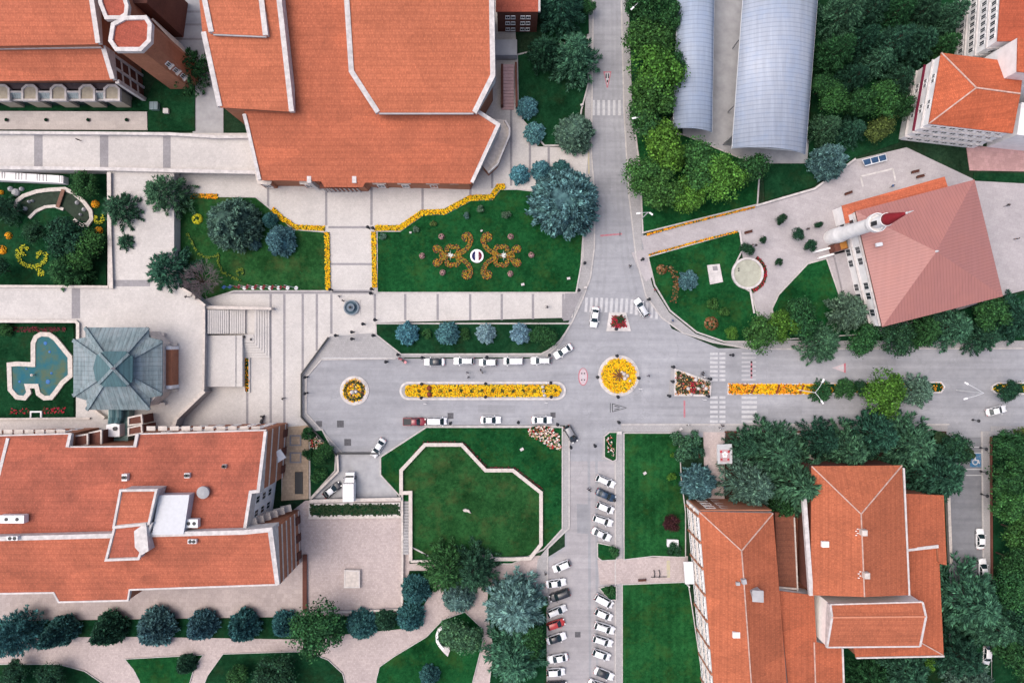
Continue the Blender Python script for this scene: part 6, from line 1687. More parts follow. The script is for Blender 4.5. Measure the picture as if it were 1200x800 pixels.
wall_thing('long low wall on the upper side of the mosque yard', [(886, 241), (955, 221), (1003, 186)], 0.4, 0.7, 'trim')
wall_thing('thin wall along the pavement before the kiosk lawn', [(850, 506), (905, 506)], 0.35, 0.7, 'brickd')
wall_thing('thin dark red wall at the boulevard beside the wall gap', [(922, 506), (1000, 505), (1097, 506)], 0.35, 0.7, 'brickd')
wall_thing('angled cream wall behind the cedars at the dormitory corner', [(920, 506), (949, 510), (949, 536), (964, 543)], 0.4, 1.0)
wall_thing('white wall along the east side of the dormitory', [(1112, 583), (1115, 660)], 0.6, 0.9, 'stone')
wall_thing('dark red wall edging the east verge', [(1162, 512), (1163, 680)], 0.3, 0.6, 'brickd')

# stepped platform and flights from the terrace
t = thing('steps', 'broad cream steps descending from the terrace in an L shape', 'steps', (*P(280, 400), 0))
m = MB(); m.prism(PP([(240, 393), (276, 393), (276, 453), (240, 453)], 2.1), 0, 2.1); m.prism(PP([(276, 393), (284, 393), (284, 453), (276, 453)], 1.9), 0, 1.9); m.build('platform', M['plaza'], t)
m = MB(); m.prism(PP([(241, 358), (318, 360), (318, 363), (241, 362)], 2.4), 0, 2.4); m.build('side_wall', M['stone'], t)
n = 10
for k in range(n):
    z = 2.9-0.14*k; u0 = 243+2.5*k
    m = MB(); m.prism(PP([(u0, 363), (u0+2.35, 363), (u0+2.35, 391), (u0, 391)], z), 0, z); m.build('step', M['plaza'], t)
for k in range(7):
    z = 1.42-0.12*k; u0 = 269+2.6*k
    m = MB(); m.prism(PP([(u0, 363), (u0+2.4, 363), (u0+2.4, 391), (u0, 391)], z), 0, z); m.build('step', M['plaza'], t)
for k in range(6):
    z = 1.15-0.14*k; a = 298+3.0*k; v = 402+2.9*k
    m = MB(); m.prism(PP([(a, 363), (a+2.7, 363), (a+2.7, v+2.6), (286, v+2.6), (286, v), (a, v)], z), 0, z); m.build('step', M['plaza'], t)
m = MB(); m.prism(PP([(286, 392), (297.6, 392), (297.6, 401.6), (286, 401.6)], 1.2), 0, 1.2); m.build('landing', M['plaza'], t)
t = thing('steps', 'narrow straight stair between two walls left of the octagon lawn', 'steps', (*P(476, 620), 0))
for k in range(20):
    v = 580+3.4*k; m = MB(); m.prism(PP([(473, v), (479.6, v), (479.6, v+3.0), (473, v+3.0)]), 0, 0.15+0.05*k); m.build('step', M['walk'], t)
t = thing('ramp', 'white ramp with dark stripes at the top left of the sunken garden', 'ramp', (*P(40, 206), 0))
m = MB(); m.prism(PP([(-30, 199.5), (74, 206), (74, 214.5), (-30, 210)], 2.0), 0, 2.0); m.build('deck', M['white'], t)
for u in (2, 5, 18, 21.5, 25, 30, 43, 46, 50, 54, 69, 72):
    m = MB(); v = 201.3+0.062*u; m.prism(PP([(u, v), (u+1, v+.1), (u+1, v+8), (u, v+8)], 2.02), 1.9, 2.02); m.build('tread_strip', M['band'], t)
t = thing('steps', 'short stair from the walkway down into the flagpole lawn', 'steps', (*P(200, 268), 0))
for k in range(10):
    z = 2.9-0.28*k; u = 193+1.4*k; m = MB(); m.prism(PP([(u, 247), (u+1.3, 247), (u+1.3, 290), (u, 290)], z), 0, z); m.build('step', M['conc'], t)

# pools and fountains
pool = [(41, 427), (41, 402), (44, 395), (50, 391.5), (60, 392), (67, 397), (84, 418), (84.5, 440), (75, 448), (68, 458), (62, 465.5), (54, 466), (47, 461), (45, 452), (34, 452), (36, 460), (31, 466), (22, 465), (14, 456), (13, 427), (22, 426)]
t = thing('garden_pool', 'turquoise pool of irregular lobed outline with a cream rim', 'pool', (*P(50, 430), 0))
q = PP(pool)
m = MB(); m.ribbon(q, 0.95, 0, LAWN+0.42, closed=True); m.build('rim', M['stone'], t)
m = MB(); m.prism(q, 0, LAWN+0.1); m.build('basin_floor', M['conc'], t)
tw = NT('pool_water_mottled'); vv = tw.coords(); nn_ = tw.noise(vv, 0.35, 5, 0.7)
wm = tw.out(tw.ramp(nn_, [(0.34, (0.012, 0.105, 0.15)), (0.5, (0.035, 0.11, 0.115)), (0.66, (0.08, 0.11, 0.065))]), 0.3, 0.03)
m = MB(); m.prism(q, LAWN+0.11, LAWN+0.25); m.build('water', wm, t)
for u, v, r in ((55, 402, .4), (60, 412, .28), (58, 447, .5), (62, 437, .28), (25, 447, .28), (33, 432, .2)):
    m = MB(); m.lathe((*P(u, v), LAWN+.25), [(r, 0), (r*.9, .06), (r*.3, .12)], 10); m.build('jet', M['bluew'], t)
m = MB(); m.lathe((*P(42, 439), LAWN+.2), [(.16, 0), (.12, .8), (.3, .95), (.05, 1.1)], 8); m.build('spout', M['stone'], t)
t = thing('planter_box', 'small white square frame in the pool garden', 'planter', (*P(43.5, 486), 0))
m = MB(); m.ribbon(PP([(38, 482), (50, 482), (50, 490), (38, 490)]), .3, 0, .6, closed=True); m.build('frame', M['white'], t); m = MB(); m.prism(PP([(38.5, 482.5), (49.5, 482.5), (49.5, 489.5), (38.5, 489.5)]), 0, .42); m.build('plants', M['lawn_dark'], t)
t = thing('round_fountain', 'white rimmed round fountain basin on the fountain lawn', 'fountain', (*P(875, 320.5), 0))
c = (*P(875, 320.5), 0)
m = MB(); m.lathe(c, [(3.35, 0), (3.35, .75), (2.9, .75), (2.9, .2)], 40, cap=False); m.build('rim', M['trim'], t)
m = MB(); m.lathe(c, [(2.95, .1), (2.95, .45)], 40); m.build('water', m_plain('pale_basin_water', (0.36, 0.36, 0.29), 0.12, 0.15, 0.5, scale=1.2), t)
m = MB(); m.lathe((c[0]-1.9, c[1]+.55, .4), [(.12, 0), (.1, .5)], 8); m.lathe((c[0]-1.9, c[1]+1.0, .4), [(.12, 0), (.1, .5)], 8); m.build('nozzle', M['dark'], t)
t = thing('tiered_fountain', 'dark blue grey round fountain with a central bowl on the plaza', 'fountain', (*P(412.5, 360.5), 0))
c = (*P(412.5, 360.5), 0)
m = MB(); m.box((c[0], c[1], .2), (3.5, 3.5, .06)); m.build('paved_square', M['plaza'], t)
m = MB(); m.lathe(c, [(1.6, 0), (1.6, .75), (1.32, .75), (1.3, .3)], 32, cap=False); m.build('basin_rim', m_plain('slate_stone', (0.13, 0.165, 0.20), 0.5, 0.2), t)
m = MB(); m.lathe(c, [(1.35, .1), (1.35, .55)], 32); m.build('water', m_plain('dark_water', (0.045, 0.08, 0.11), 0.4, 0.2, 0.08), t)
m = MB(); m.lathe(c, [(.25, .1), (.16, .9), (.75, 1.25), (.8, 1.35), (.6, 1.32), (.2, 1.2)], 24); m.build('bowl', bpy.data.materials['slate_stone'], t)
m = MB(); m.lathe(c, [(.1, 1.1), (.12, 1.7), (.3, 1.85), (.04, 1.95)], 12); m.build('spout', M['dark'], t)
# curved pond with rim and little bridge in the sunken garden
t = thing('garden_pond', 'curved pond with a white stone rim and plank bridge in the sunken garden', 'pond', (*P(65, 238), 0))
outer = [(23, 248), (20, 242), (22, 236), (30, 230), (45, 225), (60, 223), (78, 222), (88, 227), (100, 237), (108, 248), (109, 257), (104, 264), (96, 264), (88, 258)]
m = MB(); m.ribbon(PP(outer), .8, 0, LAWN+.4); m.ribbon(PP([(36, 256), (44, 248), (55, 243), (66, 242), (76, 246)]), .6, 0, LAWN+.36); m.build('rim', M['stone'], t)
m = MB(); m.prism(PP([(22, 246), (24, 238), (45, 228), (78, 224), (98, 238), (107, 250), (103, 261), (90, 257), (76, 245), (60, 242), (44, 248), (36, 255)]), 0, LAWN+.1); m.build('pond_water', m_plain('dark_pond', (0.018, 0.032, 0.020), 0.5, 0.4, 0.08), t)
m = MB(); m.bar(V(74, 222, .9), V(67, 243, .9), .75, .15); m.build('bridge', m_plain('bridge_planks', (0.17, 0.085, 0.06), .8, .2), t)
for u, v, r in ((20, 226, .9), (14, 222, .6), (27, 222, .5), (36, 237, .35), (40, 236, .3), (31, 245, .55), (100, 246, .5), (92, 238, .5), (96, 252, .35)):
    m = MB(); m.lathe((*P(u, v), LAWN), [(r, 0), (r*.9, .4), (r*.4, .75)], 7); m.build('rock', M['conc'], t)
# slabs and boxes
t = thing('memorial_slab', 'pale tilted stone slab with a dark plaque on the fountain lawn', 'monument', (*P(837, 322), 0), 0)
m = MB(); m.prism(PP([(828, 311), (842.5, 309.5), (846.5, 330.5), (831.5, 333.5)]), 0, .5); m.build('slab', M['trim'], t); m = MB(); m.prism(PP([(834, 312.5), (839.5, 312), (840.5, 317), (835, 317.5)]), .5, .54); m.build('plaque', M['band'], t)
t = thing('white_platform', 'blank cream box standing alone in the gravel court', 'box', (*P(413.5, 677), 0))
m = MB(); m.prism(PP([(404.5, 665.5), (423, 666), (423, 687), (404, 687)]), 0, .9); m.build('body', M['stone'], t); m = MB(); m.ribbon(PP([(405.5, 666.5), (422, 667), (422, 686), (405, 686)]), .22, .8, .96, closed=True); m.build('lid_rim', M['trim'], t)
t = thing('utility_box', 'white utility box on the mown lawn by the plum tree', 'box', (*P(787, 634.5), 0))
m = MB(); m.box((*P(787, 634.5), .6), (2.2, 1.35, 1.0), RAD(-2)); m.build('cabinet', M['white'], t); m = MB(); m.box((*P(787, 634.5), 1.13), (2.35, 1.5, .08), RAD(-2)); m.build('lid', M['steel'], t)
t = thing('kiosk', 'square kiosk with pale roof and a white and red flower emblem on top', 'kiosk', (*P(848, 531), 0))
m = MB(); m.box((*P(848.5, 531.5, 1.3), 1.5), (2.5, 3.3, 2.6)); m.build('cabin', M['white'], t)
m = MB(); m.prism(PP([(840.5, 520.5), (857.5, 520), (858, 543), (841, 543.5)], 2.9), 2.75, 2.9); ro = m.build('roof', m_plain('pale_grey_roof', (0.42, 0.43, 0.44), .6, .08), t)
m = MB(); m.prism(PP([(843.5, 526.5), (855, 526.3), (855.3, 541), (843.8, 541.3)], 2.9), 2.85, 2.915); m.build('roof_panel', m_plain('dusty_rose_panel', (0.40, 0.28, 0.29), .6, .1), ro)
m = MB()
for i in range(5):
    a = 6.283*i/5+1.57; x, y = P(849.5, 532.5, 2.92); m.lathe((x+.36*math.cos(a), y+.42*math.sin(a), 2.91), [(.26, 0), (.24, .02)], 10)
m.build('emblem', M['white'], ro)
m = MB()
for u, v in ((845.5, 538), (853.5, 538), (845, 529), (854, 529)): m.box((*P(u, v, 2.92), 2.925), (.42, .4, .03))
m.build('red_mark', M['red'], ro)
t = thing('glass_canopy', 'dark blue three panel skylight at the wall above the mosque', 'skylight', (*P(1025, 187), 0))
m = MB(); m.shell(V3([(1010, 187, 1.4), (1038, 180, 1.4), (1040, 188, 1.0), (1014, 195, 1.0)]), [(0, 1, 2, 3)], .15); m.build('frame', M['steel'], t)
for k in range(3):
    a = (1011.6+9*k, 187.6-2.3*k); m = MB(); m.shell(V3([(a[0], a[1], 1.45), (a[0]+8, a[1]-2, 1.45), (a[0]+9.4, a[1]+4.2, 1.1), (a[0]+2, a[1]+6.2, 1.1)]), [(0, 1, 2, 3)], .08); m.build('glass_panel', m_glass('blue_panel', (0.03, 0.07, 0.14)) if k == 0 else bpy.data.materials['blue_panel'], t)
t = thing('railing', 'thin dark railing round the canted left rim of the court', 'railing', (*P(355, 460), 0))
m = MB(); m.ribbon(PP([(386, 395), (354.5, 438), (354.5, 488), (396, 533)]), .22, .9, 1.05); m.ribbon(PP([(386, 395), (354.5, 438), (354.5, 488), (396, 533)]), .1, .3, .85); m.build('rail', M['dark'], t)
t = thing('railing', 'dark gate rail across the mouth of the service yard', 'railing', (*P(415, 530), 0))
m = MB(); m.ribbon(PP([(396, 530.5), (444, 530.5)]), .35, .0, .9); m.build('rail', M['dark'], t)
t = thing('garden_arch', 'white curved garden seat arch under the weeping tree', 'seat', (*P(517, 745), 0))
m = MB(); m.ribbon(PP([(519, 733), (514.5, 736), (512.5, 742), (513, 749), (516, 754), (520, 758)]), .55, 0, 1.0); m.build('bench_arc', M['white'], t); m = MB(); m.prism(PP([(515.5, 757), (526, 754.5), (528, 759), (525, 767), (520, 762)]), 0, .8); m.build('white_table', M['trim'], t)
t = thing('stone_sculpture', 'pale teardrop stone on the octagon lawn', 'sculpture', (*P(547, 598), 0)); m = MB(); x, y = P(547, 598)
m.prism([(x-.8, y+.3), (x-.3, y+.55), (x+.5, y+.3), (x+.9, y-.4), (x+.2, y-.1), (x-.5, y-.05)], 0, .8); m.build('stone', M['stone'], t)
for (u, v, s, l) in ((611.5, 525.7, 1, 'small white box at the left of the rose bed'), (755, 553.5, .9, 'white stone lying on the mown lawn'), (666, 326.5, .9, 'white floodlight on the flower lawn near the road'), (612.5, 333.5, .9, 'white floodlight on the lower edge of the flower lawn'), (564.5, 271, .6, 'small white floodlight above the emblem'), (481.5, 273, .6, 'small white floodlight under the bend of the border'),
                     (686, 337, .8, 'white box on the pavement by the second crossing'), (797, 502, .9, 'white box on the pavement at the grey shrubs'), (681.5, 124, .8, 'white cabinet at the pavement by the first crossing'), (725.5, 506.5, 1.2, 'white cabinet at the corner of the traffic island'), (866.5, 508.5, 1.6, 'long white sign board at the kiosk lawn'), (1115.5, 508.5, .9, 'white curved marker on the pavement by the hedge')):
    t = thing('ground_box', l, 'box', (*P(u, v), .1), random.uniform(0, .6), 'small white boxes on the ground'); s *= .68; m = MB(); m.box((0, 0, .3), (s, s*.7, .6)); m.build('case', M['trim'], t, local=True); m = MB(); m.box((0, 0, .63), (s*1.1, s*.8, .06)); m.build('lid', M['trim'], t, local=True)
# benches by the fountain path and in the entrance path
def bench(u, v, rz, l, gr='benches'):
    t = thing('bench', l, 'bench', (*P(u, v), PLZ), rz, gr)
    m = MB(); m.box((0, 0, .45), (1.7, .45, .06)); m.build('seat', M['brickd'], t, local=True); m = MB(); m.box((0, .24, .75), (1.7, .06, .4)); m.build('backrest', M['brickd'], t, local=True)
    for sx in (-.7, .7): m = MB(); m.box((sx, 0, .22), (.08, .42, .44)); m.build('leg', M['dark'], t, local=True)
bench(876, 272.5, RAD(15), 'dark bench at the end of the diagonal path'); bench(818.5, 531, RAD(90), 'white bench beside the grey shrub clump'); bench(752, 678.5, RAD(3), 'dark bench on the entrance path edge, near the red item'); 
bench(1071, 202, RAD(14), 'dark bench behind the mosque, upper of two'); bench(1077, 207.5, RAD(14), 'dark bench behind the mosque, lower of two'); bench(993, 227, RAD(20), 'dark bench near the orange porch roof corner')
t = thing('bicycle_rack', 'black metal bicycle rack on the entrance path', 'rack', (*P(770, 672), WALK))
m = MB(); m.tube([(*P(762, 675), .5), (*P(781, 674.5), .5)], .07, 6); m.build('rail', M['dark'], t)
for u in (766, 772):
    m = MB(); m.tube([(*P(u, 667), .2), (*P(u+.3, 670), .9), (*P(u+.5, 676), .2)], .09, 6); m.build('hoop', M['dark'], t)

# lanterns
def make_lantern():
    t = thing('lantern_post', 'x', 'lamp', (0, 0, 0), 0, 'black lantern posts')
    m = MB(); m.lathe((0, 0, 0), [(.2, 0), (.2, .3), (.09, .45), (.07, 1.5)], 10); m.build('pole', M['dark'], t, local=True)
    m = MB(); m.lathe((0, 0, 1.5), [(.14, 0), (.24, .45), (.22, .46)], 8); g_ = m.build('lantern', M['glass'], t, local=True)
    m = MB(); m.lathe((0, 0, 1.96), [(.36, 0), (.33, .1), (.12, .28), (.04, .42)], 10); m.build('cap', M['dark'], g_, local=True)
    return t
PR = make_lantern(); FIRST = [True]
def place(proto, first, u, v, h, label, rz=0.0, z=0.1, group=None):
    o = proto if first[0] else copy_tree(proto)
    first[0] = False
    x, y = P(u, v, h); o.location = (x, y, z); o.rotation_euler = (0, 0, rz); o['label'] = label
    if group: o['group'] = group
    return o
for u, v, l in [
    (452, 424, 'at the edge of the court, left of the pink scooter'), (466, 415.5, 'at the lawn corner touching the pink scooter'), (494.5, 419, 'in front of the first white car of the upper row'),
    (570.6, 418.5, 'behind the white pickup of the upper row'), (644, 416, 'behind the last straight parked car of the upper row'), (494, 450, 'on the upper kerb of the long bed near its rounded left end'),
    (493.5, 466, 'on the lower kerb of the long bed near its rounded left end'), (569, 449.5, 'on the upper kerb halfway along the long bed'), (569, 465, 'on the lower kerb halfway along the long bed'),
    (645.5, 448.5, 'on the upper kerb at the roundabout end of the long bed'), (646, 465, 'on the lower kerb at the roundabout end of the long bed'), (607.5, 495, 'on the lower side of the boulevard between two white cars'),
    (653.5, 497.5, 'beside the rose bed at the parking street corner'), (527.7, 496, 'between the white van and the lone white saloon'), (723.5, 417, 'at the top of the yellow roundabout'), (700.5, 442, 'at the left of the yellow roundabout'),
    (749, 443, 'at the right of the yellow roundabout'), (724.5, 465, 'at the bottom of the yellow roundabout'), (725.7, 495, 'at the kerb south of the yellow roundabout'), (789.7, 430, 'at the top point of the triangular island'),
    (789, 447, 'halfway down the paved nose of the triangular island'), (785, 464, 'at the lower left point of the triangular island'), (833, 444, 'at the upper right corner of the triangular island'), (830.5, 464, 'at the lower right corner of the triangular island'),
    (859, 416, 'at the upper end of the faded zebra crossing'), (971, 493, 'on the pavement by the dark cedar at the wall gap'), (1147, 493, 'at the mouth of the side road'), (357, 442, 'at the upper left corner of the court rim'),
    (357, 461, 'halfway along the left rim of the court'), (393, 393, 'at the upper left point where court meets plaza'), (412, 389, 'in the middle of the plaza edge of the court'), (437, 393, 'at the plaza edge beside the spruce strip'),
    (412, 397, 'just inside the court below the middle one'), (436.7, 267, 'at the bend of the yellow border beside the walk'), (430.7, 266, 'on the paved walk between the two lawns'), (386.5, 339, 'at the lower corner of the flagpole lawn'),
    (435, 338.5, 'at the lower end of the walk, inner of two'), (434, 343.5, 'at the lower end of the walk, outer of two'), (439, 374.5, 'at the top corner of the spruce strip'), (425, 379.5, 'on the plaza below the dark fountain'),
    (685.5, 308, 'on the pavement right of the flower lawn'), (678.5, 340, 'on the pavement at the lower corner of the flower lawn'), (753.5, 303.5, 'at the mouth of the diagonal path'), (761, 350.5, 'at the right end of the slanting zebra crossing'),
    (669.3, 524.4, 'at the left kerb of the parking street top'), (697.6, 522.5, 'at the right kerb of the parking street top'), (1156, 526, 'on the side road pavement, nearest the boulevard'), (1156.5, 554, 'on the side road pavement beside the disabled bay'), (1157, 581, 'on the side road pavement below the disabled bay'),
    (722.5, 385.5, 'on the lower kerb of the small red flower island'), (720, 586, 'between parked cars by the mown lawn kerb')]:
    place(PR, FIRST, u, v, 2.1, 'black lantern post '+l, z=WALK-0.05)
def arm_lamp(label, base, tip, h, second=None):
    b0 = V(*base, 0); t = thing('street_lamp', label, 'lamp', (b0.x, b0.y, 0), 0, 'tall street lamps')
    m = MB(); tp = Vector((b0.x, b0.y, h)); m.tube([b0, tp], [.12, .07], 8); m.build('pole', M['steel'], t)
    for k, tt in enumerate([tip]+([second] if second else [])):
        q = V(*tt, h+.4); m = MB(); m.tube([tp, tp.lerp(q, .5)+Vector((0, 0, .25)), q], [.05, .045, .04], 6); a = m.build('arm', M['steel'], t)
        d = (q-tp); m = MB(); m.box((q.x, q.y, q.z), (.8, .32, .16), math.atan2(d.y, d.x)); m.build('lamp_head', M['white'], a)
arm_lamp('street lamp with one arm over the crossing beside the roadside trees', (754, 150), (743, 138.5), 8)
arm_lamp('white street lamp on the pavement with a forked arm near the diagonal path', (752, 256), (748, 250), 7, (763, 250.5))
arm_lamp('tall double armed street lamp in the flowers of the median', (935, 456.5), (964.5, 446), 8.5, (963.5, 471))
arm_lamp('tall double armed street lamp in the gap between the medians', (1121, 457), (1132.5, 449), 8.5, (1131.5, 467))
arm_lamp('single street lamp at the top of the north road in the trees', (748, 18), (741, 10), 8)
for u, v, l in ((499.5, 472, 'white sign post below the left end of the long bed'), (639.5, 471, 'white sign post below the right end of the long bed'), (823, 467.5, 'white sign post below the triangular island'), (748.5, 455, 'white marker on the rim of the yellow roundabout'), (641, 448, 'white sign post at the upper right end of the long bed')):
    x, y = P(u, v); t = thing('sign_post', l, 'sign', (x, y, 0), 0, 'white sign posts')
    m = MB(); m.tube([(x, y, 0), (x, y, 2.3)], .05, 6); m.build('pole', M['steel'], t); m = MB(); m.box((x, y+.03, 2.0), (.6, .08, .6)); m.build('board', M['white'], t)
# flagpoles
for i, (u, l) in enumerate(((347.5, 'red flag on the pole nearest the walk'), (337.5, 'red flag on the second pole from the walk'), (327, 'red flag on the third pole from the walk'), (317, 'red flag on the middle pole of the row'), (307, 'red flag on the pole second from the blue flag'), (297, 'red flag on the pole beside the blue flag'), (287, 'blue flag on the last pole of the row'))):
    h = 8.0; x, y = P(u, 337.5); t = thing('flagpole', l, 'flagpole', (x, y, 0), 0, 'flagpoles in a row')
    m = MB(); m.tube([(x, y, 0), (x, y, h)], [.09, .05], 8); m.build('pole', M['steel'], t)
    m = MB(); m.lathe((x, y, 0), [(.4, 0), (.4, .35), (.15, .4)], 10); m.build('base', M['white'], t)
    m = MB(); w = 1.5 if i < 6 else 2.2; nn = 9; vs = []
    for k in range(nn):
        f = k/(nn-1)
        for j, zz in enumerate((h-.2, h-1.4)):
            vs.append((x-w*f*.85-.06, y-.25*math.sin(f*7+i)-.35*f-(.25*j), zz-.55*f))
    m.add(vs, [(2*k, 2*k+1, 2*k+3, 2*k+2) for k in range(nn-1)]); m.build('flag', M['red'] if i < 6 else M['bluew'], t, recalc=False)
# planters on the upper grey walk strip
for i, (u, l) in enumerate(((9.5, 'dark round planter on the walk strip at the left edge'), (56, 'dark round planter on the walk strip, second from the left edge'), (105, 'dark round planter on the walk strip, third from the left edge'), (150, 'dark round planter on the walk strip nearest the tower garden'))):
    x, y = P(u, 141.5); t = thing('planter', l, 'planter', (x, y, .1), 0, 'round planters under the arcade'); m = MB(); m.lathe((0, 0, 0), [(.28, 0), (.4, .5), (.33, .5), (.3, .4)], 14); m.build('bowl', M['dark'], t, local=True); m = MB(); m.lathe((0, 0, .35), [(.3, 0), (.3, .25), (.1, .45)], 9); m.build('plant', M['lawn_dark'], t, local=True)
p = MB(); p.prism(PP([(-60, 130.5), (173, 131.5), (173.5, 153), (-60, 152)]), -.1, .30); structure('arcade_walk', p, m_paving('beige_walk', (0.44, 0.40, 0.38), 1.2, .8, 0, .88, .06))
t = thing('garden_shed', 'small turquoise cabinet on the grass below the tower', 'box', (*P(184, 126), 0)); m = MB(); m.box((*P(184, 126.5), .7), (1.6, 1.5, 1.4)); m.build('cabinet', M['glassroof'], t); m = MB(); m.box((*P(184, 126.5), 1.43), (1.75, 1.65, .08)); m.build('lid', M['copper'], t)
t = thing('stone_marker', 'small white square block on the grass below the tower', 'box', (*P(196.5, 131.5), 0)); m = MB(); m.box((*P(196.5, 131.5), .5), (1.0, .95, .8)); m.build('block', M['white'], t); m = MB(); m.box((*P(196.5, 131.5), .92), (1.1, 1.05, .06)); m.build('cap', M['trim'], t)
# ------------------------------------------------------------------ vehicles
def car_proto(kind):
    """origin on the ground at the centre, nose towards +x"""
    Lh, W, hb, hr = {'saloon': (2.3, .90, .86, 1.44), 'hatch': (2.05, .88, .90, 1.50), 'suv': (2.35, .95, 1.02, 1.70), 'wagon': (2.3, .89, .90, 1.50), 'pickup': (2.55, .93, 1.0, 1.74), 'van': (2.2, .92, 1.0, 1.84)}[kind]
    cab = {'saloon': (-1.62, -.98, .22, 1.02), 'hatch': (-1.95, -1.55, .30, 1.05), 'suv': (-2.2, -1.85, .35, 1.12), 'wagon': (-2.15, -1.75, .30, 1.05), 'pickup': (-.62, -.45, .55, 1.22), 'van': (-2.1, -1.95, .75, 1.45)}[kind]
    t = thing('parked_car', 'x', 'car', (0, 0, 0), 0, 'cars')
    st = [(-Lh, .74, .62), (-Lh+.12, .86, .80), (-Lh+.5, .97, hb-.02), (-Lh*.55, 1, hb+.01), (0, 1, hb), (Lh*.45, .99, hb-.02), (Lh*.72, .97, hb-.10), (Lh-.35, .92, hb-.18), (Lh-.08, .80, hb-.30), (Lh, .62, .50)]
    if kind == 'pickup': st[1] = (-Lh+.05, .95, .98); st[0] = (-Lh, .93, .9); st[2] = (-Lh+.5, .98, .99)
    if kind in ('suv', 'van', 'wagon', 'hatch'): st[1] = (-Lh+.08, .92, hb-.05)
    pr = [(-1, -.0), (-1.0, .45), (-.97, .8), (-.86, .97), (-.5, 1.03), (0, 1.05), (.5, 1.03), (.86, .97), (.97, .8), (1, .45), (1, 0)]
    m = MB(); vs = []; zb = .20
    for x, k, zt in st:
        for a, f in pr: vs.append((x, a*W*k, zb+(zt-zb)*f if f < 1 else zb+(zt-zb)*min(f, 1.04)))
    n = len(pr); fs = []
    for i in range(len(st)-1):
        for j in range(n-1): fs.append((i*n+j, i*n+j+1, (i+1)*n+j+1, (i+1)*n+j))
        fs.append((i*n+n-1, i*n, (i+1)*n, (i+1)*n+n-1))
    fs += [tuple(range(n)), tuple(((len(st)-1)*n+j) for j in range(n))[::-1]]
    m.add(vs, fs); body = m.build('body', M['paint'], t, local=True, smooth=True)
    r0, r1, f1, f0 = cab     # rear base, rear roof, front roof, front base
    wb, wr = W*.90, W*.70
    zb2, zr = hb-.03, hr
    # roof shell with pillars
    m = MB(); vs = []
    rows = [(r1-.04, zr-.05, wr*.96), (r1+.2, zr-.01, wr), ((r1+f1)/2, zr+.03, wr*1.02), (f1-.15, zr, wr), (f1+.05, zr-.06, wr*.95)]
    for x, z, w in rows:
        for a, dz in ((-1, -.06), (-.85, 0), (0, .035), (.85, 0), (1, -.06)): vs.append((x, a*w, z+dz))
    fs = [(i*5+j, i*5+j+1, i*5+j+6, i*5+j+5) for i in range(4) for j in range(4)]
    m.add(vs, fs)
    for sy in (-1, 1):
        for (xa, xb) in ((f0, f1), (r0, r1)):
            m.tube([(xa, sy*wb, zb2), (xb, sy*wr*.97, zr-.08)], [.06, .05], 6)
        m.tube([((r1+f1)/2, sy*wb, zb2), ((r1+f1)/2, sy*wr, zr-.06)], [.05, .04], 6)
    m.build('roof', M['paint'], t, local=True, smooth=True)
    def glass(nm, q):
        m = MB(); m.add(q, [tuple(range(len(q)))]); 
        c = sum((Vector(p) for p in q), Vector())/len(q); c -= Vector((0, 0, .4)); 
        m.build(nm, M['wglass'], t, local=True)
    glass('windscreen', [(f0+.05, -wb*.92, zb2+.02), (f0+.14, 0, zb2+.03), (f0+.05, wb*.92, zb2+.02), (f1+.02, wr*.9, zr-.06), (f1+.05, 0, zr-.03), (f1+.02, -wr*.9, zr-.06)])
    glass('rear_window', [(r0-.02, -wb*.88, zb2+.04), (r0-.08, 0, zb2+.05), (r0-.02, wb*.88, zb2+.04), (r1-.03, wr*.86, zr-.07), (r1-.05, 0, zr-.04), (r1-.03, -wr*.86, zr-.07)])
    for sy in (-1, 1): glass('side_window', [(f0-.05, sy*wb, zb2+.02), (r0+.05, sy*wb, zb2+.02), (r1+.05, sy*wr*1.0, zr-.08), (f1-.05, sy*wr*1.0, zr-.08)])
    for sx in (-1, 1):
        for sy in (-1, 1):
            m = MB(); c = Vector((sx*Lh*.60, sy*(W-.09), .32)); ring_ = []
            prof = [(.32, -.1), (.33, -.06), (.33, .06), (.32, .1), (.2, .1)]
            vs = []; nn = 16
            for r, y in prof:
                for i in range(nn): a = 6.283*i/nn; vs.append((c.x+r*math.cos(a), c.y+sy*y, c.z+r*math.sin(a)))
            m.add(vs, [(k*nn+i, k*nn+(i+1) % nn, (k+1)*nn+(i+1) % nn, (k+1)*nn+i) for k in range(len(prof)-1) for i in range(nn)])
            w = m.build('wheel', M['rubber'], t, local=True)
            m = MB(); m.add([(c.x+.2*math.cos(6.283*i/nn), c.y+sy*.10, c.z+.2*math.sin(6.283*i/nn)) for i in range(nn)], [tuple(range(nn))]); m.build('rim', M['chrome'], w, local=True)
    for sy in (-1, 1):
        m = MB(); m.box((Lh-.12, sy*W*.60, hb-.27), (.28, .30, .12), -sy*.35); m.build('headlight', M['lampglass'], t, local=True)
        m = MB(); m.box((-Lh+.05, sy*W*.66, hb-.16 if kind != 'pickup' else .8), (.12, .26, .16), sy*.2); m.build('tail_light', M['redlens'], t, local=True)
        m = MB(); m.box((f0-.12, sy*(W+.08), hb+.06), (.16, .20, .12)); m.build('wing_mirror', M['paint'], t, local=True)
    for bx, bw in ((Lh-.03, 1.15), (-Lh+.02, 1.3)):
        m = MB(); m.box((bx, 0, .38), (.10, W*bw, .14)); m.build('bumper', M['dark'], t, local=True)
    if kind == 'pickup':
        m = MB(); m.box((-1.58, 0, hb+.055), (1.7, W*1.55, .06)); m.build('load_bed', M['dark'], t, local=True)
        m = MB(); 
        for sy in (-1, 1): m.box((-1.58, sy*W*.86, hb+.10), (1.85, .10, .16))
        m.build('bed_rail', M['paint'], t, local=True)
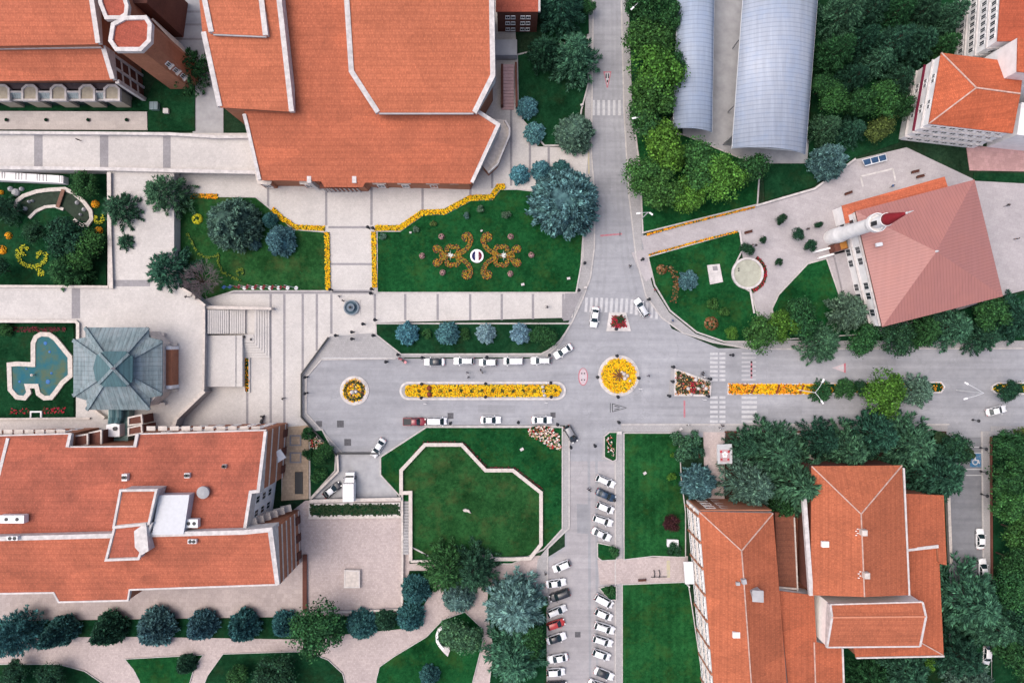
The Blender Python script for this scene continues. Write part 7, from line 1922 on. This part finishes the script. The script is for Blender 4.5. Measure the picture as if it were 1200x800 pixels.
    if kind in ('suv', 'wagon'):
        for sy in (-1, 1):
            m = MB(); m.tube([(r1+.2, sy*wr*.86, zr+.07), (f1-.2, sy*wr*.86, zr+.07)], .03, 5); m.build('roof_rail', M['dark'], t, local=True)
    return t
CP = {k: (car_proto(k), [True]) for k in ('saloon', 'hatch', 'suv', 'wagon', 'pickup', 'van')}
WHT, BLK, NVY, RED, MRN, SLV = (.78, .78, .79), (.018, .02, .026), (.020, .045, .085), (.42, .035, .03), (.23, .022, .034), (.60, .61, .62)
def car(u, v, deg, kind, col, label, group, roofcol=None, scale=0.94):
    """deg: direction of the nose on the survey, 0 = east, counter-clockwise"""
    pr, fi = CP[kind]
    o = place(pr, fi, u, v, .8, label, RAD(deg), ROAD+.004, group)
    for ch in o.children:
        ch.color = (*col, 1)
        st = ch.name.split('.')[0]
        if st == 'roof' and roofcol: ch.color = (*roofcol, 1)
    o.scale = (scale, scale, scale)
    return o
NR, SR, WR_, ER = 'cars along the upper kerb of the boulevard', 'cars along the lower kerb of the boulevard', 'cars in the left row of the parking street', 'cars in the right row of the parking street'
DR, SD = 'cars driving at the junction', 'cars on the side road'
for a in [
    (509, 424, 180, 'saloon', WHT, 'white saloon with dark glass roof, first in the upper boulevard row', NR, BLK), (543.5, 423, 180, 'wagon', WHT, 'white estate car with white roof, second in the upper boulevard row', NR),
    (572, 424.5, 180, 'hatch', WHT, 'plain white hatchback in the upper row by the two walkers', NR), (601.5, 423, 180, 'van', WHT, 'white high roofed car in the upper row before the last straight one', NR),
    (634, 422.5, 180, 'wagon', WHT, 'white car in the upper row beside the bent lawn corner', NR), (660, 411.5, 212, 'saloon', WHT, 'white car parked at an angle round the lawn corner', NR),
    (485.5, 494, 0, 'pickup', MRN, 'maroon pickup truck with dark load bed', SR), (512, 493.5, 0, 'van', WHT, 'white van right behind the maroon pickup', SR), (575, 492, 0, 'saloon', WHT, 'lone white saloon in the middle of the lower boulevard kerb', SR), (635, 492, 0, 'saloon', WHT, 'white saloon above the rose bed', SR),
    (443, 524.5, 238, 'saloon', SLV, 'pale car leaving the court diagonally by the lawn corner', DR), (669, 508.5, 300, 'hatch', BLK, 'black car with grey roof turning into the parking street', DR, (.22, .22, .23)),
    (697, 371.5, 263, 'saloon', WHT, 'white car waiting at the slanting zebra crossing', DR), (752, 360.5, 122, 'wagon', WHT, 'white car with dark windscreen crossing the slanting zebra', DR, (.5, .52, .55)),
    (709.8, 564, -24, 'wagon', WHT, 'white car, uppermost of the right row', ER), (710, 580, -24, 'saloon', NVY, 'navy blue car in the right row', ER), (709.5, 595, -22, 'hatch', WHT, 'white hatchback below the navy car', ER), (706.5, 610, -18, 'wagon', WHT, 'white car with roof rails, two below the navy car', ER),
    (705, 626, -26, 'saloon', WHT, 'white car with dark roof panel above the upper parking island', ER, (.62, .62, .63)),
    (708, 704, -28, 'van', WHT, 'white van like car below the lower parking island', ER), (707.6, 720, -24, 'hatch', WHT, 'white hatchback, second under the lower parking island', ER), (708.6, 735.6, -18, 'suv', WHT, 'larger white car, third under the lower parking island', ER), (706.6, 751, -18, 'wagon', WHT, 'white car, fourth under the lower parking island', ER),
    (705, 767, -20, 'hatch', WHT, 'white short car, fifth under the lower parking island', ER), (708, 789.6, -22, 'saloon', WHT, 'white car near the bottom edge in the right row', ER, BLK), (701, 803, -20, 'saloon', WHT, 'white car cut by the bottom edge in the right row', ER),
    (658, 663.5, 203, 'hatch', WHT, 'white hatchback, uppermost of the left row', WR_), (651.6, 683.4, 8, 'saloon', WHT, 'white saloon above the black car', WR_), (656, 697.5, 200, 'suv', BLK, 'big black car in the left row', WR_), (652.6, 716, 22, 'wagon', SLV, 'silvery white car between the black and the red one', WR_),
    (651.6, 731.4, 18, 'hatch', RED, 'red car in the left row', WR_), (652, 748, 18, 'saloon', WHT, 'white saloon with dark roof just below the red car', WR_, BLK), (653.8, 771.4, 190, 'saloon', WHT, 'white saloon with blue tinted windscreen in the left row', WR_), (651.4, 787.4, 3, 'hatch', WHT, 'white hatchback second from the bottom of the left row', WR_), (652, 803, 3, 'saloon', BLK, 'dark car cut by the bottom edge in the left row', WR_),
    (1168, 481, 13, 'saloon', WHT, 'white car on the boulevard near the right edge', DR), (1149.5, 631.5, 90, 'saloon', WHT, 'white car on the side road, upper of two', SD), (1152.5, 666.5, 92, 'saloon', WHT, 'white car on the side road, lower of two', SD), (1157, 768, 265, 'hatch', WHT, 'white car half under the cedars on the side road', SD),
    (389, 574, 38, 'saloon', BLK, 'dark car with pale roof squeezed beside the truck', SD, SLV)]:
    car(*a)
# box truck
t = thing('box_truck', 'white box truck standing in the walled service yard', 'truck', (*P(410, 571, 1.3), ROAD), RAD(90))
m = MB(); m.box((-.8, 0, 1.75), (3.7, 2.25, 2.2)); m.build('cargo_box', M['white'], t, local=True)
m = MB()
for i in range(6): m.box((-2.3+.6*i, 0, 2.87), (.06, 2.1, .04))
m.build('roof_rib', M['trim'], t, local=True)
m = MB(); vs = []; 
m.prism([(1.15, -1.0), (2.2, -1.0), (2.45, -.8), (2.45, .8), (2.2, 1.0), (1.15, 1.0)], .5, [2.0, 2.0, 1.45, 1.45, 2.0, 2.0]); m.build('cab', M['white'], t, local=True)
m = MB(); m.add([(2.26, -.85, 2.0), (2.26, .85, 2.0), (2.52, .78, 1.35), (2.52, -.78, 1.35)], [(0, 1, 2, 3)]); m.build('windscreen', M['wglass'], t, local=True)
m = MB(); m.box((2.75, 0, .85), (.75, 1.8, .9)); m.build('bonnet', M['white'], t, local=True)
for sx in (-1.8, 1.9):
    for sy in (-.95, .95):
        m = MB(); vs = []; nn = 16
        for y in (-.14, .14):
            for i in range(nn): vs.append((sx+.42*math.cos(6.283*i/nn), sy+y, .42+.42*math.sin(6.283*i/nn)))
        m.add(vs, [(i, (i+1) % nn, nn+(i+1) % nn, nn+i) for i in range(nn)]+[tuple(range(nn)), tuple(range(nn, 2*nn))]); m.build('wheel', M['rubber'], t, local=True)
for sy in (-1.15, 1.15):
    m = MB(); m.box((2.1, sy, 1.6), (.12, .25, .4)); m.build('wing_mirror', M['dark'], t, local=True)
# scooters
def scooter(u, v, deg, col, label, seatcol=None):
    t = thing('scooter', label, 'scooter', (*P(u, v), .06), RAD(deg), 'two wheelers')
    for sx in (-.6, .6):
        m = MB(); vs = []; nn = 14
        for y in (-.06, .06):
            for i in range(nn): vs.append((sx+.26*math.cos(6.283*i/nn), y, .26+.26*math.sin(6.283*i/nn)))
        m.add(vs, [(i, (i+1) % nn, nn+(i+1) % nn, nn+i) for i in range(nn)]+[tuple(range(nn)), tuple(range(nn, 2*nn))]); m.build('wheel', M['rubber'], t, local=True)
    m = MB(); m.tube([(-.75, 0, .6), (-.4, 0, .62), (0, 0, .4), (.4, 0, .42), (.55, 0, .9)], [.2, .26, .2, .22, .16], 10); o = m.build('body', M['paint'], t, local=True, smooth=True); o.color = (*col, 1)
    m = MB(); m.box((-.35, 0, .86), (.75, .34, .12)); m.build('seat', M['dark'], t, local=True)
    m = MB(); m.tube([(.5, -.36, 1.02), (.56, 0, 1.0), (.5, .36, 1.02)], .035, 6); m.build('handlebar', M['dark'], t, local=True)
    m = MB(); m.box((-.85, 0, 1.0), (.42, .42, .38)); o = m.build('carry_box', M['paint'], t, local=True); o.color = (*(seatcol or col), 1)
    t.scale = (1.15,)*3
scooter(471.5, 421.5, 150, (.50, .12, .15), 'pink red scooter with carry box at the court lawn corner')
scooter(308.5, 491, 70, (.03, .03, .035), 'dark motorbike parked on the plaza by the long building', (.6, .6, .6))

# ------------------------------------------------------------------ people
def person_mesh(pose):
    v = []; e = []; r = []
    def add(p, rad, par=None):
        v.append(p); r.append(rad); i = len(v)-1
        if par is not None: e.append((par, i))
        return i
    s = {'stand': 0.0, 'walk': 0.28, 'stride': 0.40}[pose]
    pel = add((0, 0, .95), .15); sp = add((.01, 0, 1.15), .135, pel); ch = add((.02, 0, 1.36), .165, sp); nk = add((.02, 0, 1.50), .06, ch); hd = add((.04, 0, 1.60), .085, nk); add((.045, 0, 1.70), .085, hd)
    for sy, k in ((1, s), (-1, -s)):
        hp = add((0, sy*.10, .90), .105, pel); kn = add((k*.55+.03, sy*.11, .50), .065, hp); an = add((k*.9-.02 if k < 0 else k*.75, sy*.11, .09+(.05 if k < 0 else 0)), .045, kn); add((an and v[an][0]+.15, sy*.12, .045), .04, an)
        sh = add((.01, sy*.20, 1.40), .065, ch); el = add((-k*.45+.0, sy*.25, 1.12), .046, sh); wr = add((-k*.6+.12, sy*.24, .90), .034, el); add((-k*.6+.16, sy*.235, .80), .036, wr)
    me = bpy.data.meshes.new('person_body'); me.from_pydata(v, e, []); o = bpy.data.objects.new('tmp', me); COL.objects.link(o)
    o.modifiers.new('s', 'SKIN'); 
    for i, sv in enumerate(me.skin_vertices[0].data): sv.radius = (r[i], r[i]*(1.0)); sv.use_root = i == 0
    m2 = o.modifiers.new('d', 'SUBSURF'); m2.levels = 1
    dg = bpy.context.evaluated_depsgraph_get(); dg.update()
    out = bpy.data.meshes.new_from_object(o.evaluated_get(dg)); bpy.data.objects.remove(o)
    out.name = 'person_body'; out.materials.clear()
    for mm in (M['cloth'], M['trousers'], M['skin'], M['shoe']): out.materials.append(mm)
    for p in out.polygons:
        c = p.center
        hand = abs(c.y) > .17 and c.z < .90 and c.z > .6
        p.material_index = 3 if c.z < .10 else 2 if (c.z > 1.49 or hand) else 1 if c.z < .98 and abs(c.y) < .2 else 0
        p.use_smooth = True
    return out
PM = {k: person_mesh(k) for k in ('stand', 'walk', 'stride')}
hm = MB(); hm.lathe((.02, 0, 1.60), [(.085, 0), (.108, .05), (.102, .12), (.06, .17), (.01, .185)], 14); HAIR = mesh_of(hm, 'hair', M['hair'])
bm_ = MB(); bm_.box((-.22, 0, 1.25), (.18, .3, .42)); BAG = mesh_of(bm_, 'backpack', M['dark'])
def person(u, v, deg, pose, col, label, hair=True, bag=False, z=PLZ):
    x, y = P(u, v, 1.4); t = thing('person', label, 'person', (x, y, z), RAD(deg), 'people walking about')
    b_ = bpy.data.objects.new('body', PM[pose]); COL.objects.link(b_); b_.parent = t; b_.color = (*col, 1)
    h_ = bpy.data.objects.new('hair', HAIR); COL.objects.link(h_); h_.parent = t
    if bag: g_ = bpy.data.objects.new('backpack', BAG); COL.objects.link(g_); g_.parent = t
K_, B_, W_, R_, G_, U_ = (.03, .03, .035), (.03, .10, .24), (.65, .65, .65), (.40, .04, .05), (.12, .14, .12), (.16, .16, .2)
for a in [
    (547.5, 436.5, 300, 'walk', U_, 'person in grey walking on the boulevard, upper of two side by side'), (549, 442, 300, 'walk', K_, 'person in black on the boulevard, lower of two side by side'), (563, 433.5, 20, 'stand', K_, 'person in black standing beside the white hatchback'), (565, 436.5, 20, 'stand', G_, 'person in dark green next to the one by the white hatchback'),
    (789, 375.5, 200, 'walk', B_, 'person in blue on the pavement curve below the slanting crossing'), (738.5, 311.5, 80, 'stride', K_, 'person in black walking along the north road'), (768, 339.5, 60, 'walk', R_, 'person in red at the lawn edge of the pavement'), (691.5, 574.5, 10, 'stride', K_, 'person in black walking past the navy car'), (689.5, 573, 10, 'walk', U_, 'person in grey close behind the one past the navy car'),
    (824, 439, 200, 'stride', K_, 'person in black at the tip of the triangular island, left of three'), (826.5, 442.5, 200, 'walk', W_, 'person in white among three at the triangular island'), (824.5, 436.5, 200, 'stride', K_, 'person in black topmost of three at the triangular island'),
    (847.5, 499, 100, 'walk', K_, 'person in black at the lower end of the zebra crossings'), (845, 502.5, 100, 'walk', W_, 'person in white just off the lower end of the zebra crossings'), (639.5, 672.5, 280, 'walk', K_, 'person in dark clothes on the pavement of the parking street'),
    (259, 381.5, 180, 'walk', W_, 'person in white on the broad steps'), (261.5, 381, 180, 'walk', K_, 'person in black on the broad steps beside one in white'), (286.5, 394.5, 170, 'stride', K_, 'person in black on the landing of the steps'), (294, 397.5, 350, 'walk', K_, 'person in black at the lower edge of the steps'),
    (331, 467, 180, 'stride', K_, 'person in black crossing the striped plaza'), (397, 347, 40, 'walk', U_, 'person in grey above the dark fountain'), (401.5, 352, 220, 'stand', K_, 'person in black close to the dark fountain'), (306, 488, 60, 'stand', K_, 'person in black beside the parked motorbike'),
    (882, 287, 120, 'walk', K_, 'person in black near the little potted tree by the fountain'), (641.5, 359.5, 180, 'stride', K_, 'person in black on the paved strip above the spruces'), (100.5, 168, 90, 'stand', K_, 'person in black on the upper walkway', True, False, T3), (225, 348.5, 140, 'walk', K_, 'person in black at the slanting parapet of the terrace', True, False, T3),
    (1047, 217.5, 15, 'walk', B_, 'person in blue behind the orange porch of the mosque'), (1182.5, 240, 10, 'stride', K_, 'person in black on the wide yard right of the mosque, upper'), (1193, 279.5, 90, 'stand', K_, 'person in black on the yard right of the mosque, lower'), (947.5, 268, 45, 'stand', K_, 'person in black between two potted trees'),
    (886.5, 287, 200, 'walk', K_, 'person in black walking towards the mosque from the fountain'), (907, 509, 180, 'walk', K_, 'person in black by the thin wall along the boulevard'), (807.5, 498, 0, 'walk', W_, 'person in white on the pavement by the grey shrubs'),
    (846, 565, 90, 'stand', W_, 'person in white on the path below the kiosk'), (849.5, 571, 200, 'stand', B_, 'person in blue seated group below the kiosk'), (760.5, 440, 0, 'walk', U_, 'person in grey on the road right of the roundabout')]:
    person(*a)
# ------------------------------------------------------------------ light and camera
w = bpy.data.worlds.new('World'); scene.world = w; w.use_nodes = True
nt = w.node_tree; sky = nt.nodes.new('ShaderNodeTexSky'); sky.sky_type = 'NISHITA'; sky.sun_disc = False
SUN_EL, SUN_AZ = 64.0, -85.0        # azimuth from north, clockwise
sky.sun_elevation = RAD(SUN_EL); sky.sun_rotation = RAD(SUN_AZ); sky.air_density = 0.6; sky.dust_density = 4.0; sky.ozone_density = 0.6
nt.links.new(sky.outputs['Color'], nt.nodes['Background'].inputs['Color']); nt.nodes['Background'].inputs['Strength'].default_value = 0.15
sl_ = bpy.data.lights.new('sun', 'SUN'); sl_.energy = 0.9; sl_.angle = RAD(70); sl_.color = (1.0, 0.93, 0.84)
so = bpy.data.objects.new('sun', sl_); COL.objects.link(so)
dv = Vector((math.sin(RAD(SUN_AZ))*math.cos(RAD(SUN_EL)), math.cos(RAD(SUN_AZ))*math.cos(RAD(SUN_EL)), math.sin(RAD(SUN_EL))))
so.rotation_euler = dv.to_track_quat('Z', 'Y').to_euler(); so.location = (0, 0, 200)
cam = bpy.data.cameras.new('camera'); co = bpy.data.objects.new('camera', cam); COL.objects.link(co)
co.location = (0, 0, H); co.rotation_euler = (0, 0, 0)
cam.sensor_fit = 'HORIZONTAL'; cam.sensor_width = 36.0; cam.lens = 36.0*H/(1200*S)
cam.clip_start = 1.0; cam.clip_end = 3000
scene.camera = co
vs_ = scene.view_settings
vs_.view_transform = 'Standard'; vs_.look = 'None'; vs_.gamma = 1.0; vs_.exposure = 0.82; vs_.use_curve_mapping = False
scene.cycles.use_denoising = True
